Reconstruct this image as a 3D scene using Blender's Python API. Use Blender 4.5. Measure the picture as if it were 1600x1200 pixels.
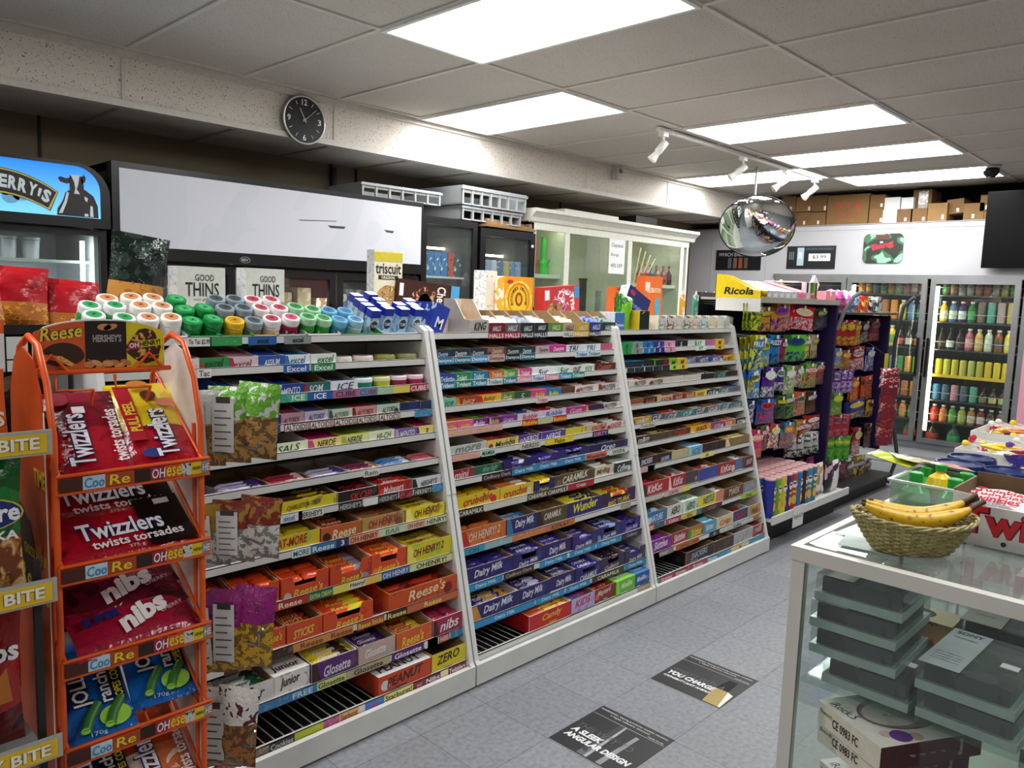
import bpy, math, random
from mathutils import Vector, Matrix
PI = math.pi
R_ = random.Random(7)
for o in list(bpy.data.objects): bpy.data.objects.remove(o)
SC = bpy.context.scene
COL = SC.collection

# ---------------------------------------------------------------- camera
CAM_H = 1.5
FPX = 1214.93
YAW, PITCH, ROLL = math.radians(43.874), math.radians(6.647), math.radians(-1.970)
_f = Vector((math.cos(YAW)*math.cos(PITCH), math.sin(YAW)*math.cos(PITCH), -math.sin(PITCH)))
_r = Vector((math.sin(YAW), -math.cos(YAW), 0)); _d = _f.cross(_r)
_r, _d = _r*math.cos(ROLL)+_d*math.sin(ROLL), -_r*math.sin(ROLL)+_d*math.cos(ROLL)
cam_data = bpy.data.cameras.new('camera'); cam = bpy.data.objects.new('camera', cam_data); COL.objects.link(cam)
cam.matrix_world = Matrix(((_r.x, -_d.x, -_f.x, 0), (_r.y, -_d.y, -_f.y, 0), (_r.z, -_d.z, -_f.z, CAM_H), (0, 0, 0, 1)))
cam_data.sensor_width = 36; cam_data.lens = FPX*36/1600; cam_data.clip_start = 0.02; cam_data.clip_end = 60
SC.camera = cam
def ray(x, y): return _r*((x-800)/FPX)+_d*((y-600)/FPX)+_f
def onX(x, y, X): v = ray(x, y); v = v*(X/v.x); return Vector((v.x, v.y, v.z+CAM_H))   # survey point on the plane X
def onY(x, y, Y): v = ray(x, y); v = v*(Y/v.y); return Vector((v.x, v.y, v.z+CAM_H))
def onZ(x, y, Z): v = ray(x, y); v = v*((Z-CAM_H)/v.z); return Vector((v.x, v.y, v.z+CAM_H))

# ---------------------------------------------------------------- world, exposure
W = bpy.data.worlds.new('world'); SC.world = W; W.use_nodes = True
W.node_tree.nodes['Background'].inputs[0].default_value = (0.75, 0.8, 0.9, 1)
W.node_tree.nodes['Background'].inputs[1].default_value = 0.02
VS = SC.view_settings
VS.view_transform = 'Standard'; VS.look = 'None'; VS.gamma = 1; VS.use_curve_mapping = False
VS.exposure = 0.75
LIGHT_POWER = 10.5        # emission of the fluorescent diffusers
CEIL = 2.62
SC.cycles.max_bounces = 10; SC.cycles.diffuse_bounces = 5; SC.cycles.transparent_max_bounces = 24
SC.cycles.caustics_reflective = False; SC.cycles.caustics_refractive = False
SC.cycles.sample_clamp_indirect = 4

# ---------------------------------------------------------------- materials
def lin(h):
    h = h.lstrip('#')
    if len(h) == 3: h = ''.join(c*2 for c in h)
    v = [int(h[i:i+2], 16)/255 for i in (0, 2, 4)]
    return tuple(c/12.92 if c <= .04045 else ((c+.055)/1.055)**2.4 for c in v)+(1,)
_M = {}
def _new(key):
    m = bpy.data.materials.new(key); m.use_nodes = True; _M[key] = m
    nt = m.node_tree; return m, nt, nt.nodes['Principled BSDF']
def _noise(nt, scale, detail=2, kind='Object', dist=0):
    tc = nt.nodes.new('ShaderNodeTexCoord'); n = nt.nodes.new('ShaderNodeTexNoise')
    n.inputs['Scale'].default_value = scale; n.inputs['Detail'].default_value = detail
    n.inputs['Distortion'].default_value = dist
    nt.links.new(tc.outputs[kind], n.inputs['Vector']); return n
def _ramp(nt, src, stops, const=False):
    r = nt.nodes.new('ShaderNodeValToRGB'); nt.links.new(src, r.inputs[0])
    if const: r.color_ramp.interpolation = 'CONSTANT'
    el = r.color_ramp.elements
    while len(el) < len(stops): el.new(0.5)
    for e, (p, c) in zip(el, stops): e.position = p; e.color = c
    return r
def mat(c, rough=0.55, metal=0, vary=0.06, scale=40, spec=0.5):
    """plain paint, card or plastic with a little mottling of its own"""
    key = f'm{c}_{rough}_{metal}_{vary}_{scale}_{spec}'
    if key in _M: return _M[key]
    m, nt, b = _new(key); col = lin(c)
    n = _noise(nt, scale)
    r = _ramp(nt, n.outputs[0], [(0.3, tuple(min(1, x*(1-vary)) for x in col[:3])+(1,)), (0.7, tuple(min(1, x*(1+vary)) for x in col[:3])+(1,))])
    nt.links.new(r.outputs[0], b.inputs['Base Color'])
    b.inputs['Roughness'].default_value = rough; b.inputs['Metallic'].default_value = metal
    b.inputs['Specular IOR Level'].default_value = spec
    return m
def printed(c1, c2, scale=22, rough=0.35, cut=0.56, c3=None, bump=0.0, metal=0):
    """packaging print: patches of a second (and third) ink"""
    key = f'p{c1}_{c2}_{c3}_{scale}_{rough}_{cut}_{bump}_{metal}'
    if key in _M: return _M[key]
    m, nt, b = _new(key)
    n = _noise(nt, scale, 1, 'Object', 0.6)
    st = [(0, lin(c1)), (cut, lin(c2))]
    if c3: st.append((cut+.08, lin(c3)))
    r = _ramp(nt, n.outputs[0], st, True)
    nt.links.new(r.outputs[0], b.inputs['Base Color'])
    b.inputs['Roughness'].default_value = rough; b.inputs['Metallic'].default_value = metal
    if bump:
        n2 = _noise(nt, scale*2.2, 3); bp = nt.nodes.new('ShaderNodeBump')
        bp.inputs['Strength'].default_value = bump; bp.inputs['Distance'].default_value = 0.01
        nt.links.new(n2.outputs[0], bp.inputs['Height']); nt.links.new(bp.outputs[0], b.inputs['Normal'])
    return m
def foil(c1, c2=None, scale=14, rough=0.22): return printed(c1, c2 or c1, scale, rough, 0.57, None, 0.55)
def glass(c='eef5f2', rough=0.02, key='g', alpha=0.10):
    """thin clear sheet: mostly see-through, with a mirror coat"""
    k = f'{key}{c}{rough}{alpha}'
    if k in _M: return _M[k]
    m, nt, b = _new(k); out = nt.nodes['Material Output']
    t = nt.nodes.new('ShaderNodeBsdfTransparent'); t.inputs[0].default_value = lin(c)
    g = nt.nodes.new('ShaderNodeBsdfGlossy'); g.inputs['Roughness'].default_value = rough
    fr = nt.nodes.new('ShaderNodeLayerWeight'); pw = nt.nodes.new('ShaderNodeMath'); pw.operation = 'POWER'; pw.inputs[1].default_value = 4.5; nt.links.new(fr.outputs['Facing'], pw.inputs[0])
    ma = nt.nodes.new('ShaderNodeMath'); ma.operation = 'MULTIPLY_ADD'; ma.inputs[1].default_value = .9; ma.inputs[2].default_value = .03+alpha*.2
    mx = nt.nodes.new('ShaderNodeMixShader'); nt.links.new(pw.outputs[0], ma.inputs[0]); nt.links.new(ma.outputs[0], mx.inputs[0])
    nt.links.new(t.outputs[0], mx.inputs[1]); nt.links.new(g.outputs[0], mx.inputs[2])
    d = nt.nodes.new('ShaderNodeBsdfDiffuse'); d.inputs[0].default_value = lin(c)
    m2 = nt.nodes.new('ShaderNodeMixShader'); m2.inputs[0].default_value = alpha*.35
    nt.links.new(mx.outputs[0], m2.inputs[1]); nt.links.new(d.outputs[0], m2.inputs[2]); nt.links.new(m2.outputs[0], out.inputs[0])
    return m
def clearplastic(c, amount=0.35, rough=0.15):
    k = f'cp{c}{amount}'
    if k in _M: return _M[k]
    m = glass(c, rough, 'cpl', amount*2); _M[k] = m; return m
def emit(c, s):
    k = f'e{c}{s}'
    if k in _M: return _M[k]
    m, nt, b = _new(k); b.inputs['Base Color'].default_value = (.8, .8, .8, 1)
    b.inputs['Emission Color'].default_value = lin(c); b.inputs['Emission Strength'].default_value = s
    return m

# ---------------------------------------------------------------- text
_T = {}
def glyphs(s, bold=0.0, shear=0.0, sp=1.0):
    k = (s, bold, shear, sp)
    if k in _T: return _T[k]
    cu = bpy.data.curves.new('t', 'FONT'); cu.body = s; cu.size = 1; cu.resolution_u = 2; cu.offset = bold; cu.shear = shear
    cu.space_character = sp; cu.fill_mode = 'FRONT'
    ob = bpy.data.objects.new('t', cu); COL.objects.link(ob)
    me = bpy.data.meshes.new_from_object(ob.evaluated_get(bpy.context.evaluated_depsgraph_get()))
    vs = [tuple(v.co) for v in me.vertices]; fs = [tuple(p.vertices) for p in me.polygons]
    bpy.data.objects.remove(ob); bpy.data.curves.remove(cu); bpy.data.meshes.remove(me)
    if not vs: _T[k] = ([], [], 1, 1); return _T[k]
    x0 = min(v[0] for v in vs); x1 = max(v[0] for v in vs); y0 = min(v[1] for v in vs); y1 = max(v[1] for v in vs)
    _T[k] = ([((v[0]-x0)/(x1-x0), (v[1]-y0)/(y1-y0)) for v in vs], fs, x1-x0, y1-y0); return _T[k]

# ---------------------------------------------------------------- mesh builder
class MB:
    def __init__(s): s.v = []; s.f = []; s.m = []; s.sm = []; s.mats = []; s.X = None
    def mi(s, m):
        if m not in s.mats: s.mats.append(m)
        return s.mats.index(m)
    def add(s, vs, fs, m, smooth=False):
        n = len(s.v); k = s.mi(m)
        if s.X is not None: vs = [tuple(s.X @ Vector(v)) for v in vs]
        s.v += [tuple(v) for v in vs]; s.f += [tuple(i+n for i in f) for f in fs]; s.m += [k]*len(fs); s.sm += [smooth]*len(fs); return s
    def box(s, x0, x1, y0, y1, z0, z1, m, front=None, top=None, side=None):
        vs = [(x, y, z) for z in (z0, z1) for y in (y0, y1) for x in (x0, x1)]
        s.add(vs, [(0, 2, 3, 1), (2, 6, 7, 3)], m)
        s.add(vs, [(0, 1, 5, 4)], front or m); s.add(vs, [(4, 5, 7, 6)], top or m); s.add(vs, [(0, 4, 6, 2), (1, 3, 7, 5)], side or m); return s
    def quad(s, a, b, c, d, m): return s.add([a, b, c, d], [(0, 1, 2, 3)], m)
    def prism(s, poly, axis, a, b, m, cap=None):
        """polygon in the two other axes (cyclic order), swept along an axis"""
        def P(u, v, t): return {'x': (t, u, v), 'y': (u, t, v), 'z': (u, v, t)}[axis]
        n = len(poly); vs = [P(u, v, a) for u, v in poly]+[P(u, v, b) for u, v in poly]
        s.add(vs, [(i, (i+1) % n, (i+1) % n+n, i+n) for i in range(n)], m)
        s.add(vs, [tuple(range(n-1, -1, -1)), tuple(range(n, 2*n))], cap or m); return s
    def tube(s, pts, r, m, n=8, closed=False):
        pts = [Vector(p) for p in pts]; k = len(pts); rings = []
        for i, p in enumerate(pts):
            a = pts[(i-1) % k] if (i > 0 or closed) else p; b = pts[(i+1) % k] if (i < k-1 or closed) else p
            t = (b-a).normalized(); u = t.orthogonal().normalized() if i == 0 else (u-t*u.dot(t)).normalized()
            w = t.cross(u); rr = r[i] if isinstance(r, (list, tuple)) else r
            rings.append([p+u*math.cos(2*PI*j/n)*rr+w*math.sin(2*PI*j/n)*rr for j in range(n)])
        vs = [v for g in rings for v in g]; fs = []
        for i in range(k if closed else k-1):
            i2 = (i+1) % k
            fs += [(i*n+j, i*n+(j+1) % n, i2*n+(j+1) % n, i2*n+j) for j in range(n)]
        s.add(vs, fs, m, True)
        if not closed: s.add([v for v in rings[0]], [tuple(range(n-1, -1, -1))], m); s.add([v for v in rings[-1]], [tuple(range(n))], m)
        return s
    def lathe(s, prof, m, n=20, c=(0, 0, 0), smooth=True, sx=1, sy=1):
        """prof: (r, z) or (r, z, material) from the bottom up"""
        k = len(prof); vs = []
        for p in prof:
            vs += [(c[0]+sx*p[0]*math.cos(2*PI*j/n), c[1]+sy*p[0]*math.sin(2*PI*j/n), c[2]+p[1]) for j in range(n)]
        for i in range(k-1):
            mm = prof[i][2] if len(prof[i]) > 2 else m
            s.add(vs[i*n:(i+2)*n], [(j, (j+1) % n, n+(j+1) % n, n+j) for j in range(n)], mm, smooth)
        m0 = prof[0][2] if len(prof[0]) > 2 else m; m1 = prof[-1][2] if len(prof[-1]) > 2 else m
        if prof[0][0] > 1e-5: s.add(vs[:n], [tuple(range(n-1, -1, -1))], m0)
        if prof[-1][0] > 1e-5: s.add(vs[-n:], [tuple(range(n))], m1)
        return s
    def text(s, t, o, u, v, w, h, m, bold=0.012, shear=0.0, fit=True, sp=1.0, align='c'):
        """lettering laid in the parallelogram o + a*u + b*v of size w x h"""
        g, fs, gw, gh = glyphs(t, bold, shear, sp)
        if not g: return s
        o, u, v = Vector(o), Vector(u).normalized(), Vector(v).normalized()
        W_, H_ = w, h
        if fit:
            asp = gw/gh
            if w/h > asp*1.35: W_ = h*asp*1.35
            if w/h < asp*0.6: H_ = w/(asp*0.6)
        ox = (w-W_)/2 if align == 'c' else (0 if align == 'l' else w-W_); oy = (h-H_)/2
        vs = [o+u*(ox+a*W_)+v*(oy+b*H_) for a, b in g]
        return s.add(vs, fs, m)
    def build(s, name, parent=None, loc=None, rz=0, rot=None, bevel=0, label=None, cat=None, group=None, kind=None):
        me = bpy.data.meshes.new(name); me.from_pydata(s.v, [], s.f)
        for m in s.mats: me.materials.append(m)
        me.polygons.foreach_set('material_index', s.m); me.polygons.foreach_set('use_smooth', s.sm); me.update()
        return link(name, me, parent, loc, rz, rot, bevel, label, cat, group, kind)
def link(name, me, parent=None, loc=None, rz=0, rot=None, bevel=0, label=None, cat=None, group=None, kind=None):
    o = bpy.data.objects.new(name, me); COL.objects.link(o)
    if parent: o.parent = parent
    if loc is not None: o.location = loc
    o.rotation_euler = rot if rot else (0, 0, rz)
    if bevel:
        b = o.modifiers.new('b', 'BEVEL'); b.width = bevel; b.segments = 2; b.limit_method = 'ANGLE'
    if label: o['label'] = label
    if cat: o['category'] = cat
    if group: o['group'] = group
    if kind: o['kind'] = kind
    return o
def thing(name, label, cat, loc=(0, 0, 0), rz=0, group=None, rot=None):
    return link(name, None, None, loc, rz, rot, 0, label, cat, group)
def struct(name, mb, **k): return mb.build(name, kind='structure', **k)
def copytree(o, loc, rz=None, rot=None, label=None, group=None):
    c = o.copy(); COL.objects.link(c); c.location = loc
    if rz is not None: c.rotation_euler = (0, 0, rz)
    if rot is not None: c.rotation_euler = rot
    if label: c['label'] = label
    if group: c['group'] = group
    for ch in o.children:
        d = ch.copy(); COL.objects.link(d); d.parent = c
        for g in ch.children:
            e = g.copy(); COL.objects.link(e); e.parent = d
    return c
_PAL = {'black': '151515', 'white': 'f2f2f0', 'grey': '8a8a8a', 'red': 'c8202a', 'orange': 'e8622a', 'brown': '5a3320', 'tan': 'b5966a', 'yellow': 'f0d020', 'green': '2f9040',
        'pale green': 'a8dcb0', 'teal': '1f8f8f', 'sky blue': '4aa8e0', 'blue': '2255c0', 'navy': '1c2560', 'purple': '5a2a90', 'magenta': 'c0308a', 'pink': 'ee9cc0',
        'maroon': '701525', 'cream': 'efe4c0', 'silver': 'c0c4c8', 'mint green': '70c8b0', 'lime green': '8cc83c', 'gold': 'c89a30', 'lilac': '9a80c8', 'dark green': '104028'}
def cname(h):
    c = lin(h); return min(_PAL, key=lambda k: sum((a**.45-b**.45)**2 for a, b in zip(c[:3], lin(_PAL[k])[:3])))
ORD = ['first', 'second', 'third', 'fourth', 'fifth', 'sixth', 'seventh', 'eighth', 'ninth', 'tenth', 'eleventh', 'twelfth', 'thirteenth', 'fourteenth', 'fifteenth', 'sixteenth', 'seventeenth', 'eighteenth', 'nineteenth', 'twentieth']
WHITE = 'dcdcda'

# ================================================================ the room
WL, FARX, WR, BACK = 4.85, 7.9, -3.2, -2.4
def floor_mat():
    m, nt, b = _new('vinyl'); L = nt.links
    tc = nt.nodes.new('ShaderNodeTexCoord'); mp = nt.nodes.new('ShaderNodeMapping'); L.new(tc.outputs['Object'], mp.inputs[0])
    mp.inputs['Location'].default_value = (-2.214+.305*20, -1.305+.305*20, 0)
    br = nt.nodes.new('ShaderNodeTexBrick'); br.offset = 0; br.inputs['Scale'].default_value = 1; br.inputs['Brick Width'].default_value = .305
    br.inputs['Row Height'].default_value = .305; br.inputs['Mortar Size'].default_value = .0012; br.inputs['Mortar Smooth'].default_value = .2
    br.inputs['Color1'].default_value = lin('8b8e92'); br.inputs['Color2'].default_value = lin('84878c'); br.inputs['Mortar'].default_value = lin('4c4e52')
    L.new(mp.outputs[0], br.inputs[0])
    n = _noise(nt, 55, 3); r = _ramp(nt, n.outputs[0], [(.3, (.72, .72, .74, 1)), (.5, (1, 1, 1, 1)), (.72, (1.2, 1.2, 1.2, 1))])
    mx = nt.nodes.new('ShaderNodeMix'); mx.data_type = 'RGBA'; mx.blend_type = 'MULTIPLY'; mx.inputs[0].default_value = .9
    L.new(br.outputs[0], mx.inputs[6]); L.new(r.outputs[0], mx.inputs[7])
    n2 = _noise(nt, 1.3, 4); r2 = _ramp(nt, n2.outputs[0], [(.3, (.86, .86, .87, 1)), (.7, (1.04, 1.04, 1.04, 1))])
    m2 = nt.nodes.new('ShaderNodeMix'); m2.data_type = 'RGBA'; m2.blend_type = 'MULTIPLY'; m2.inputs[0].default_value = 1
    L.new(mx.outputs[2], m2.inputs[6]); L.new(r2.outputs[0], m2.inputs[7]); L.new(m2.outputs[2], b.inputs['Base Color'])
    b.inputs['Roughness'].default_value = .42
    return m
def tile_mat(c, dots, key, thr=.36, sc=95):
    m, nt, b = _new(key); L = nt.links
    n = _noise(nt, sc, 1); r = _ramp(nt, n.outputs[0], [(0, lin(dots)), (thr-.03, lin(dots)), (thr+.02, lin(c))])
    r.color_ramp.interpolation = 'LINEAR'
    n2 = _noise(nt, 2, 2); r2 = _ramp(nt, n2.outputs[0], [(.3, (.93, .92, .9, 1)), (.7, (1, 1, 1, 1))])
    mx = nt.nodes.new('ShaderNodeMix'); mx.data_type = 'RGBA'; mx.blend_type = 'MULTIPLY'; mx.inputs[0].default_value = 1
    L.new(r.outputs[0], mx.inputs[6]); L.new(r2.outputs[0], mx.inputs[7]); L.new(mx.outputs[2], b.inputs['Base Color'])
    b.inputs['Roughness'].default_value = .9; return m
M_FLOOR = floor_mat(); M_CEIL = tile_mat('cbc6bf', '8d8881', 'ceiltile', .33, 120); M_SOF = tile_mat('e0d9d0', '6a625a', 'soffit', .33, 130)
M_GRID = mat('cfcbc4', .5); M_WALL = mat('776b56', .85, scale=3); M_GAPSHADE = mat('45423d', .9)
mb = MB(); mb.box(BACK, 9.2, WR, WL, -.1, 0, M_FLOOR); struct('floor', mb)
mb = MB(); mb.box(BACK, 8.1, WR, 4.19, CEIL+.006, CEIL+.05, M_CEIL); mb.box(8.1, 8.12, WR, WL, CEIL-.0, CEIL+.35, M_GAPSHADE); mb.box(8.12, 9.2, WR, WL, CEIL+.3, CEIL+.35, M_GAPSHADE)  # dark riser and raised ceiling: shade of the unlit gap put into their colour
mb.box(BACK, 8.1, 4.19, WL, 2.36, 2.38, M_CEIL); struct('ceiling', mb)
mb = MB(); mb.box(BACK, 9.2, WL, WL+.1, 0, 2.95, M_WALL)
for x in (-1.2, 1.3, 3.12, 3.33, 5.6): mb.box(x, x+.012, WL-.012, WL, 0, 2.36, mat('2e2a24', .8))
struct('wall_left', mb)
mb = MB(); mb.box(9.1, 9.2, WR, WL, 0, 2.95, M_GAPSHADE); struct('wall_far', mb)  # coloured dark for the same unlit gap above the cooler
mb = MB(); mb.box(BACK-.1, BACK, WR, WL, 0, 2.95, mat('c9c4ba', .8, scale=3)); struct('wall_back', mb)
mb = MB(); mb.box(BACK, 9.2, WR-.1, WR, 0, 2.95, mat('c9c4ba', .8, scale=3)); struct('wall_right', mb)
# suspended grid
GX = [1.506+.61*k for k in range(-6, 11)]; GY = [-1.98, -.76, .46, 1.68, 2.90, 4.12]
mb = MB()
for x in GX: mb.box(x-.012, x+.012, WR, 4.185, CEIL-.002, CEIL+.006, M_GRID)
for y in GY: mb.box(BACK, 8.1, y-.012, y+.012, CEIL-.003, CEIL+.006, M_GRID)
struct('ceiling_grid', mb)
mb = MB()
for x in GX: mb.box(x-.01, x+.01, 4.22, WL, 2.354, 2.36, mat('99948c', .6))
struct('ceiling_grid_soffit', mb)
mb = MB(); mb.box(BACK, 8.1, 4.19, 4.24, 2.36, CEIL+.03, M_SOF)
mb.box(BACK, 8.1, 4.165, 4.19, CEIL-.03, CEIL+.004, M_GRID); mb.box(BACK, 8.1, 4.175, 4.24, 2.352, 2.385, M_GRID)
for k in range(-4, 5): mb.box(2.727+1.22*k-.01, 2.727+1.22*k+.01, 4.183, 4.19, 2.38, CEIL-.02, M_GRID)
struct('soffit', mb)
# ---- fluorescent troffers
def diffuser():
    m, nt, b = _new('diffuser'); L = nt.links
    tc = nt.nodes.new('ShaderNodeTexCoord'); w = nt.nodes.new('ShaderNodeTexWave'); w.wave_type = 'BANDS'; w.bands_direction = 'X'
    w.inputs['Scale'].default_value = 1.08; w.inputs['Phase Offset'].default_value = 1.5
    L.new(tc.outputs['Object'], w.inputs[0])
    mr = nt.nodes.new('ShaderNodeMapRange'); mr.inputs[3].default_value = LIGHT_POWER*.45; mr.inputs[4].default_value = LIGHT_POWER*1.3
    L.new(w.outputs[1], mr.inputs[0]); L.new(mr.outputs[0], b.inputs['Emission Strength'])
    b.inputs['Emission Color'].default_value = lin('fbfbfa'); b.inputs['Base Color'].default_value = (.85, .85, .85, 1)
    n = _noise(nt, 260, 0); bp = nt.nodes.new('ShaderNodeBump'); bp.inputs['Strength'].default_value = .3; L.new(n.outputs[0], bp.inputs['Height']); L.new(bp.outputs[0], b.inputs['Normal'])
    return m
M_DIF = diffuser()
LIGHTS = [(2.117, 1.68, 'largest of the fluorescent ceiling panels, nearest the camera at the top edge of the photo'),
          (3.337, 2.90, 'fluorescent ceiling panel beside the soffit, right of the wall clock'),
          (4.557, 1.68, 'fluorescent ceiling panel just right of the first white spotlight on the track'),
          (5.777, 1.68, 'fluorescent ceiling panel right of the middle of the spotlight track, between two other panels'),
          (6.387, 2.90, 'fluorescent ceiling panel behind the spotlights, above the round mirror'),
          (6.997, 1.68, 'farthest fluorescent ceiling panel, beside the small black dome camera'),
          (-.324, 1.68, 'fluorescent ceiling panel behind the photographer'), (2.117, -.76, 'fluorescent ceiling panel over the service side of the counter'),
          (4.557, -.76, 'fluorescent ceiling panel over the far part of the service side'), (-1.544, -.76, 'fluorescent ceiling panel in the rear corner')]
for i, (x, y, lab) in enumerate(LIGHTS):
    t = thing('ceiling_light', lab, 'ceiling light', (x+.305, y+.61, CEIL-.004), group='fluorescent ceiling panels')
    d = MB(); a, b_ = .285, .59; d.quad((-a, b_, -.004), (a, b_, -.004), (a, -b_, -.004), (-a, -b_, -.004), M_DIF); d.build('diffuser', t)
    f = MB(); wm = mat('e8e8e6', .4)
    for x0, x1, y0, y1 in ((-.305, -.285, -.61, .61), (.285, .305, -.61, .61), (-.285, .285, .59, .61), (-.285, .285, -.61, -.59)): f.box(x0, x1, y0, y1, -.008, .004, wm)
    f.build('frame', t)
# ---- wall clock on the soffit
t = thing('wall_clock', 'round black wall clock with a silver rim hung on the white soffit', 'clock', (2.497, 4.175, 2.462))
mk = mat('1a1c1e', .35); ms = mat('c9c9c4', .3, .8); mwh = mat('e6e6e6', .5)
mb = MB()
def disc(mb, r, y0, y1, m, n=48, cap=None):
    mb.prism([(r*math.cos(2*PI*i/n), r*math.sin(2*PI*i/n)) for i in range(n)], 'y', y0, y1, m, cap); return mb
disc(mb, .132, -.022, 0, mk); mb.build('face', t)
mb = MB(); mb.tube([(.134*math.cos(2*PI*i/40), -.022, .134*math.sin(2*PI*i/40)) for i in range(40)], .007, ms, 8, True); mb.build('rim', t)
mb = MB(); mb.tube([(.009*math.cos(i), -.0235, .009*math.sin(i)) for i in range(7)], .003, mwh, 4)
for h in range(12):
    a = PI/2-h*PI/6
    if h % 3 == 0:
        s = {0: '12', 3: '3', 6: '6', 9: '9'}[h]; x, z = .1*math.cos(a), .1*math.sin(a); w = .036 if h == 0 else .022
        mb.text(s, (x-w/2, -.0235, z-.017), (1, 0, 0), (0, 0, 1), w, .034, mwh, .02)
    else:
        mb.tube([(.092*math.cos(a), -.0235, .092*math.sin(a)), (.114*math.cos(a), -.0235, .114*math.sin(a))], .0022, mwh, 4)
nn = mb.build('dial_markings', t); nn['kind'] = 'stuff'
def hand(ang, L, w, y):
    a = math.radians(90-ang); m = MB(); m.tube([(-.02*math.cos(a), y, -.02*math.sin(a)), (L*math.cos(a), y, L*math.sin(a))], w, ms, 6); return m
hand(332, .07, .0035, -.027).build('hour_hand', t); hand(48, .1, .0026, -.030).build('minute_hand', t)
# ---- small sensor on the soffit, dome camera
t = thing('motion_sensor', 'small grey box sensor fixed to the top of the white soffit', 'sensor', (5.52, 4.165, 2.60))
MB().box(-.035, .035, -.06, 0, -.1, .02, mat('b8b6b0', .5)).build('housing', t, bevel=.006); mb = MB(); disc(mb, .02, -.065, -.06, mat('55555a', .3)); mb.build('lens', t, (0, 0, -.03))
p = onZ(1549, 266, CEIL-.03)
t = thing('dome_camera', 'small black dome security camera on the ceiling beside the farthest light panel', 'camera', (p.x, p.y, CEIL-.004))
MB().lathe([(.07, -.012), (.07, 0)], mat('e4e4e2', .4), 24).build('mount', t)
MB().lathe([(0, -.085), (.03, -.08), (.05, -.06), (.058, -.035), (.058, -.012)], mat('0c0c0e', .15), 24).build('dome', t)
# ---- track with four spotlights
mw = mat('e9e9e6', .35)
t = thing('light_track', 'white ceiling track carrying the four spotlights', 'lighting track', (4.42, 3.0, CEIL-.004)); MB().box(0, 2.6, -.018, .018, -.02, 0, mw).build('rail', t, bevel=.003)
lab = ['nearest white spotlight, at the left end of the ceiling track', 'second white spotlight along the track, left of the round mirror top', 'third white spotlight along the track, above the right of the round mirror', 'farthest white spotlight, at the right end of the ceiling track']
for i, (px, py, az, el) in enumerate([(1056, 205, 150, 40), (1163, 246, 155, 55), (1236, 266, 140, 55), (1282, 280, 160, 52)]):
    p = onZ(px, py, CEIL-.03)
    t = thing('track_spotlight', lab[i], 'spotlight', (p.x, 3.0, CEIL-.025), group='white spotlights on the track')
    MB().box(-.03, .03, -.02, .02, -.03, 0, mw).build('adapter', t, bevel=.004)
    MB().tube([(0, 0, -.03), (0, 0, -.075), (.012, 0, -.09)], .008, mw).build('arm', t)
    a, e = math.radians(az), math.radians(el); dv = Vector((-math.sin(e)*.62, math.sin(e)*.62, -math.cos(e)))
    dv.normalize(); o = Vector((0, 0, -.085))
    mb = MB(); mb.tube([o-dv*.03, o-dv*.028, o+dv*.055, o+dv*.06, o+dv*.085, o+dv*.12, o+dv*.122], [.01, .024, .026, .02, .024, .032, .032], mw, 20); mb.build('lamp_head', t)
    MB().tube([o+dv*.1225, o+dv*.124], .027, mat('fff6dc', .3), 20).build('bulb', t)

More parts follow.
